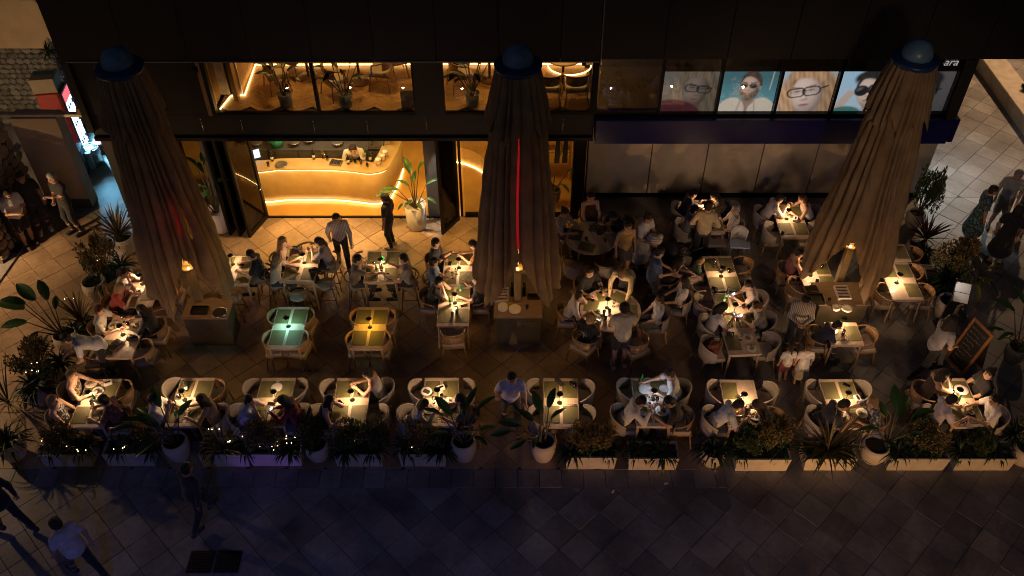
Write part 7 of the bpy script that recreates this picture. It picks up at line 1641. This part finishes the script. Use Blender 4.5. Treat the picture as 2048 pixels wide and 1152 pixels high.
# ================================================================ signs, menu stand, chalkboard
g = G(28, 502); t = thing('signboard', 'tall black signboard with white lettering at left edge', 'sign', (g.x - .12, g.y + .1, 0), R(-8)); obj('board', MB().box((0, .04, .62), (.52, .06, 1.24), ch=.008), M_DARK, t); obj('foot', MB().box((0, 0, .03), (.62, .36, .06), ch=.01), M_DARK, t)
mw = mat('white lettering', (.55, .55, .55), .6)
for k, (a, b, c_, d) in enumerate(((-.04, 1.12, .05, 1.10), (-.02, 1.0, .04, 1.05), (-.05, .92, .06, .95), (-.05, .84, .03, .88), (.0, .74, .06, .80), (-.04, .66, .05, .70), (-.03, .56, .05, .60), (-.05, .48, .0, .54))): mb = MB(); mb.tube([(a + .1, .006, b), (c_ + .1, .006, d)], .009, 5); obj('letter_stroke', mb, mw, t)
mb = MB(); mb.tube([(.1 + .13 * math.cos(a), .006, .28 + .08 * math.sin(a)) for a in [i * PI / 12 for i in range(25)]], .006, 5); obj('oval_emblem', mb, mw, t)
g = G(1892, 666); t = thing('menu_stand', 'black menu stand with lit white pages beside chalkboard', 'menu stand', (g.x, g.y + .18, 0), R(0))
obj('base', MB().box((0, 0, .03), (.36, .36, .06), ch=.01), M_DARK, t); obj('column', MB().box((.02, .08, .52), (.20, .06, .96), ch=.008), M_DARK, t)
o = obj('desk', MB().box((0, 0, 0), (.34, .46, .025), ch=.005), M_DARK, t, (.05, .0, 1.06)); o.rotation_euler = (R(38), 0, R(-20))
for k in range(2): q = obj('page', MB().box((0, -.11 + k * .222, .016), (.30, .21, .004)), mat('menu paper', (.75, .73, .70), .6), t, (.05, .0, 1.06)); q.rotation_euler = (R(38), 0, R(-20))
mb = MB(); mb.tube([(.05, .18, 1.2), (-.16, .10, 1.42), (-.12, -.02, 1.42)], .012, 6); obj('lamp_arm', mb, M_DARK, t)
light('menu_light', 'SPOT', 1.5, (1, .93, .85), (-.10, 0, 1.40), t, .03, (R(10), R(-28), 0), None, R(75), .5)
A, B = G(1889, 716), G(1925, 754); ab = (B - A); Lb = ab.length; an = math.atan2(ab.y, ab.x)
t = thing('chalkboard', 'wood framed chalkboard with chalk writing, standing on the plaza', 'chalkboard', ((A.x + B.x) / 2, (A.y + B.y) / 2, 0), an)
lean = R(-14); hb = 1.18
def lp(o): o.rotation_euler = (lean, 0, 0); return o
lp(obj('slate', MB().box((0, .0, hb / 2 + .02), (Lb - .06, .02, hb - .1)), mat('slate', (.015, .014, .013), .6), t))
for s in (-1, 1): lp(obj('stile', MB().box((s * (Lb / 2 - .03), 0, hb / 2 + .02), (.06, .04, hb), ch=.006), mat('orange wood', (.30, .13, .04), .5, var=.2, scale=12), t)); lp(obj('rail', MB().box((0, 0, .05 + (hb - .06) * (s + 1) / 2), (Lb - .12, .038, .06), ch=.006), MATS['orange wood'], t))
mb = MB(); rg = random.Random(4)
for k in range(9):
    zz = hb - .16 - k * .105; x0 = -Lb / 2 + .08 + rg.uniform(0, .05); x1 = Lb / 2 - .08 - rg.uniform(0, .18); pts = []; xx = x0
    while xx < x1: pts.append((xx, -.0125, zz + rg.uniform(-.022, .022))); xx += rg.uniform(.008, .02)
    if len(pts) > 3: mb.tube(pts, .0028, 4)
o = lp(obj('chalk_writing', mb, mat('chalk', (.5, .5, .48), .9), t)); o['kind'] = 'stuff'
o = obj('rear_leg', MB().box((0, 0, hb / 2), (Lb - .1, .025, hb), ch=.004), mat('dark wood', (.05, .03, .02), .6), t, (0, .56, 0)); o.rotation_euler = (R(14), 0, 0)
# ================================================================ child's high chair, stroller, extra chairs, bags
g = G(1468, 520); t = thing('high_chair', 'pale blue and white high chair beside the family table', 'high chair', (g.x, g.y, 0), R(175)); mbl = mat('pale blue plastic', (.36, .45, .62), .4)
obj('backrest', arc_band(.19, .55, .92, R(-75), R(75), .03, 12, .02, 0, 1, .06), M_WHITE, t); obj('seat', MB().box((0, 0, .55), (.34, .32, .05), ch=.02), M_WHITE, t); obj('tray', MB().box((0, .25, .70), (.46, .24, .03), ch=.012), mbl, t); legs4(t, mbl, .15, .14, .54, .08, .016)
g = G(1328, 545); t = thing('stroller', 'black stroller parked between the round tables', 'stroller', (g.x, g.y, 0), R(60)); md = mat('black fabric', (.014, .014, .018), .8)
mb = MB(); mb.ball((0, -.05, .72), .27, 0, .8, 1, .8, 14, 8); obj('hood', mb, md, t); obj('seat', MB().box((0, .12, .48), (.36, .55, .16), ch=.05), md, t); mb = MB(); mb.tube([(-.2, -.5, .98), (.2, -.5, .98)], .018, 6); obj('handle', mb, M_DARK, t)
for s in (-1, 1):
    mb = MB(); mb.tube([(s * .2, -.5, .98), (s * .21, .1, .40), (s * .18, .42, .1)], .014, 6); obj('frame', mb, M_BLKMET, t)
    for yy in (-.3, .42):
        mb = MB(); mb.lathe([(.10, -.02), (.11, 0), (.10, .02)], 14); o = obj('wheel', mb, M_DARK, t, (s * .24, yy, .11)); o.rotation_euler = (0, PI / 2, 0)
g = G(1362, 535); t = thing('stroller', 'second folded stroller left of the family table', 'stroller', (g.x, g.y, 0), R(20)); obj('seat', MB().box((0, 0, .45), (.34, .5, .14), ch=.05), mat('grey fabric', (.06, .06, .065), .8), t)
for s in (-1, 1): mb = MB(); mb.tube([(s * .2, -.42, .92), (s * .2, .3, .1)], .012, 6); obj('frame', mb, MATS['chrome'], t); mb = MB(); mb.lathe([(.09, -.02), (.1, 0), (.09, .02)], 12); o = obj('wheel', mb, M_DARK, t, (s * .22, .3, .10)); o.rotation_euler = (0, PI / 2, 0); mb = MB(); mb.lathe([(.09, -.02), (.1, 0), (.09, .02)], 12); o = obj('wheel', mb, M_DARK, t, (s * .22, -.25, .10)); o.rotation_euler = (0, PI / 2, 0)
g = G(1427, 512); chair('wood', 'wooden armchair at the far end of the family table', g.x, g.y + .1, R(-90))
x_, y_, f_ = seatpos('M6c', 'L', .24); t = thing('red_bag', 'red brown bag on the chair by family table', 'bag', (x_, y_, .47), R(20)); obj('body', MB().box((0, 0, .13), (.30, .18, .26), ch=.05), mat('red leather', (.16, .045, .03), .6, var=.25, scale=12), t); mb = MB(); mb.tube([(-.1, 0, .26), (-.06, 0, .36), (.06, 0, .36), (.1, 0, .26)], .01, 6); obj('strap', mb, MATS['red leather'], t)
t = thing('striped_bundle', 'striped cloth bundle held by the woman in white', 'bundle', (G(1278, 540).x + .22, G(1278, 540).y - .18, 1.12)); mb = MB(); mb.ball((0, 0, 0), .16, 0, 1.2, .9, .9, 14, 8); obj('cloth', mb, cloth_mat((.3, .28, .27), 'hoop'), t); mb = MB(); mb.ball((.12, -.05, .12), .075, 0, 1, 1, 1, 10, 6); obj('wrap', mb, cloth_mat((.4, .38, .36), 'plain'), t)
# bench wall in the far alley
t = thing('stone_bench', 'long low stone bench wall in the side alley', 'bench', (14.62, 22.5, 0)); 
for k in range(6): obj('bench_block', MB().box((0, -4.4 + k * 1.75, .22), (.62, 1.735, .44), ch=.02), mat('bench stone', (.30, .27, .22), .6, var=.2, scale=4, bump=.15), t)
obj('bench_cap', MB().box((0, 0, .46), (.72, 10.6, .05), ch=.012), mat('bench cap stone', (.42, .36, .28), .55, var=.15, scale=4), t)
# ================================================================ unseen street lamps assumed from their light, and lamps added as fill
def unseen_lamp(lab, x, y, h, power, col, r_=.18, rz=0.0):
    t = thing('unseen_lamp', lab, 'street lamp', (x, y, 0), rz, 'unseen lamps'); mb = MB(); mb.tube([(0, 0, 0), (0, 0, .6), (0, 0, h)], [.09, .06, .045], 10); obj('post', mb, M_BLKMET, t); mb = MB(); mb.tube([(0, 0, h - .02), (.45, 0, h + .08), (.8, 0, h)], .03, 8); obj('arm', mb, M_BLKMET, t)
    obj('lantern', MB().lathe([(.05, .0), (.20, -.10), (.21, -.14), (.19, -.14)], 18, (.8, 0, h)), M_BLKMET, t)
    light('unseen_lamp_light', 'AREA', power, col, (.8, 0, h - .16), t, .3); return t
unseen_lamp('assumed street lamp standing in the side alley beyond the shop', 16.2, 24.2, 6.2, 330, (1.0, .60, .32), rz=R(-130))  # unseen lamp, assumed from the bright patch on the alley paving
unseen_lamp('assumed street lamp by the left stone wall', -15.3, 13.2, 3.4, 240, (1.0, .60, .28), rz=R(-5))  # unseen lamp, assumed from the warm light and shadows at left
unseen_lamp('added warm fill lamp before the square at right', 6.5, -3.0, 6.5, 120, (1.0, .60, .30), rz=R(90))  # unseen lamp added as warm fill on the umbrellas and wall
unseen_lamp('added blue fill lamp before the square at left', -3.5, -3.0, 5.0, 300, (.08, .16, 1.0), rz=R(90))  # unseen lamp added to tint the street blue
# spots added under the canopy, standing in for light spilling out of the bar
for xx in (-5.7, -4.5, -3.3, -0.8):
    light('added_canopy_spot', 'SPOT', 270, (1.0, .52, .13), (xx, 16.75, 2.98), rb, .06, (R(16), 0, 0), None, R(105), .8)
    obj('downlight', MB().lathe([(.05, 0), (.065, -.015), (.065, 0.0)], 14, (xx, 16.75, 3.0)), M_BLKMET, rb)  # fixture ring made up to go with the added spot
t = thing('assumed_wall_lamp', 'assumed cool wall lamp on the side wall of the shop', 'lamp', (10.5, 19.2, 2.5)); obj('plate', MB().box((0, 0, 0), (.04, .12, .2), ch=.01), M_BLKMET, t); obj('shade', MB().lathe([(.05, .08), (.09, -.04), (.085, -.04)], 14, (.12, 0, 0)), M_BLKMET, t)  # lamp assumed from the cool light at the shop corner
light('assumed_wall_light', 'SPOT', 200, (.80, .95, 1.0), (.14, 0, -.06), t, .04, (0, R(-12), 0), None, R(120), .7)
def post_light(lab, x, y, h_, power, col, aim, cone, hood=.56):
    """low lamp out of view; its flat hood is added to block upward light"""
    t = thing('unseen_flood_light', lab, 'floodlight', (x, y, 0), 0, 'low floodlights'); mb = MB(); mb.tube([(0, -.05, 0), (0, -.05, h_ + .05)], .04, 10); obj('post', mb, M_BLKMET, t)
    obj('hood', MB().box((0, hood / 2 - .08, h_ + .055), (hood + .1, hood, .016)), M_BLKMET, t)  # plate added as a blocker so the beam stays low
    d = Vector((aim[0] - x, aim[1] - y, aim[2] - h_)); light('flood_beam', 'SPOT', power, col, (0, .03, h_), t, .015, d.to_track_quat('-Z', 'Y').to_euler(), None, R(cone), .7)
for k, xx in enumerate((3.2, 7.8)): post_light('added low hooded fill light across the street, ' + ['nearer the middle', 'farther right'][k], xx, 2.0, .2, 900, (1.0, .50, .15), (xx, 10, .3), 58)  # unseen lamps made up to brighten the planter fronts
post_light('added low violet fill light across the street at left', -4.8, 2.0, .2, 330, (.32, .14, 1.0), (-4.8, 10, .2), 12)  # unseen lamp added to tint one trough violet
post_light('assumed low post light before the left stone wall', -13.6, 13.9, 1.2, 520, (1.0, .60, .27), (-11.4, 18, 1.3), 95, .16)  # unseen lamp, assumed from the shadows cast on the beige pier
t = thing('added_flood_mast', 'added fill light mast across the square aimed at the terrace', 'floodlight', (5.2, -3.2, 0), 0, 'unseen lamps'); mb = MB(); mb.tube([(0, 0, 0), (0, 0, 9.4)], .06, 10); obj('mast', mb, M_BLKMET, t); obj('head', MB().box((0, 0, 9.5), (.4, .3, .2), ch=.02), M_BLKMET, t)  # unseen mast made up to carry fill for the right wall and terrace
d_ = Vector((7.0 - 5.2, 18 + 3.0, .7 - 9.5)); light('mast_fill_beam', 'SPOT', 1250, (1.0, .62, .38), (0, .25, 9.5), t, .9, d_.to_track_quat('-Z', 'Y').to_euler(), None, R(33), .6)
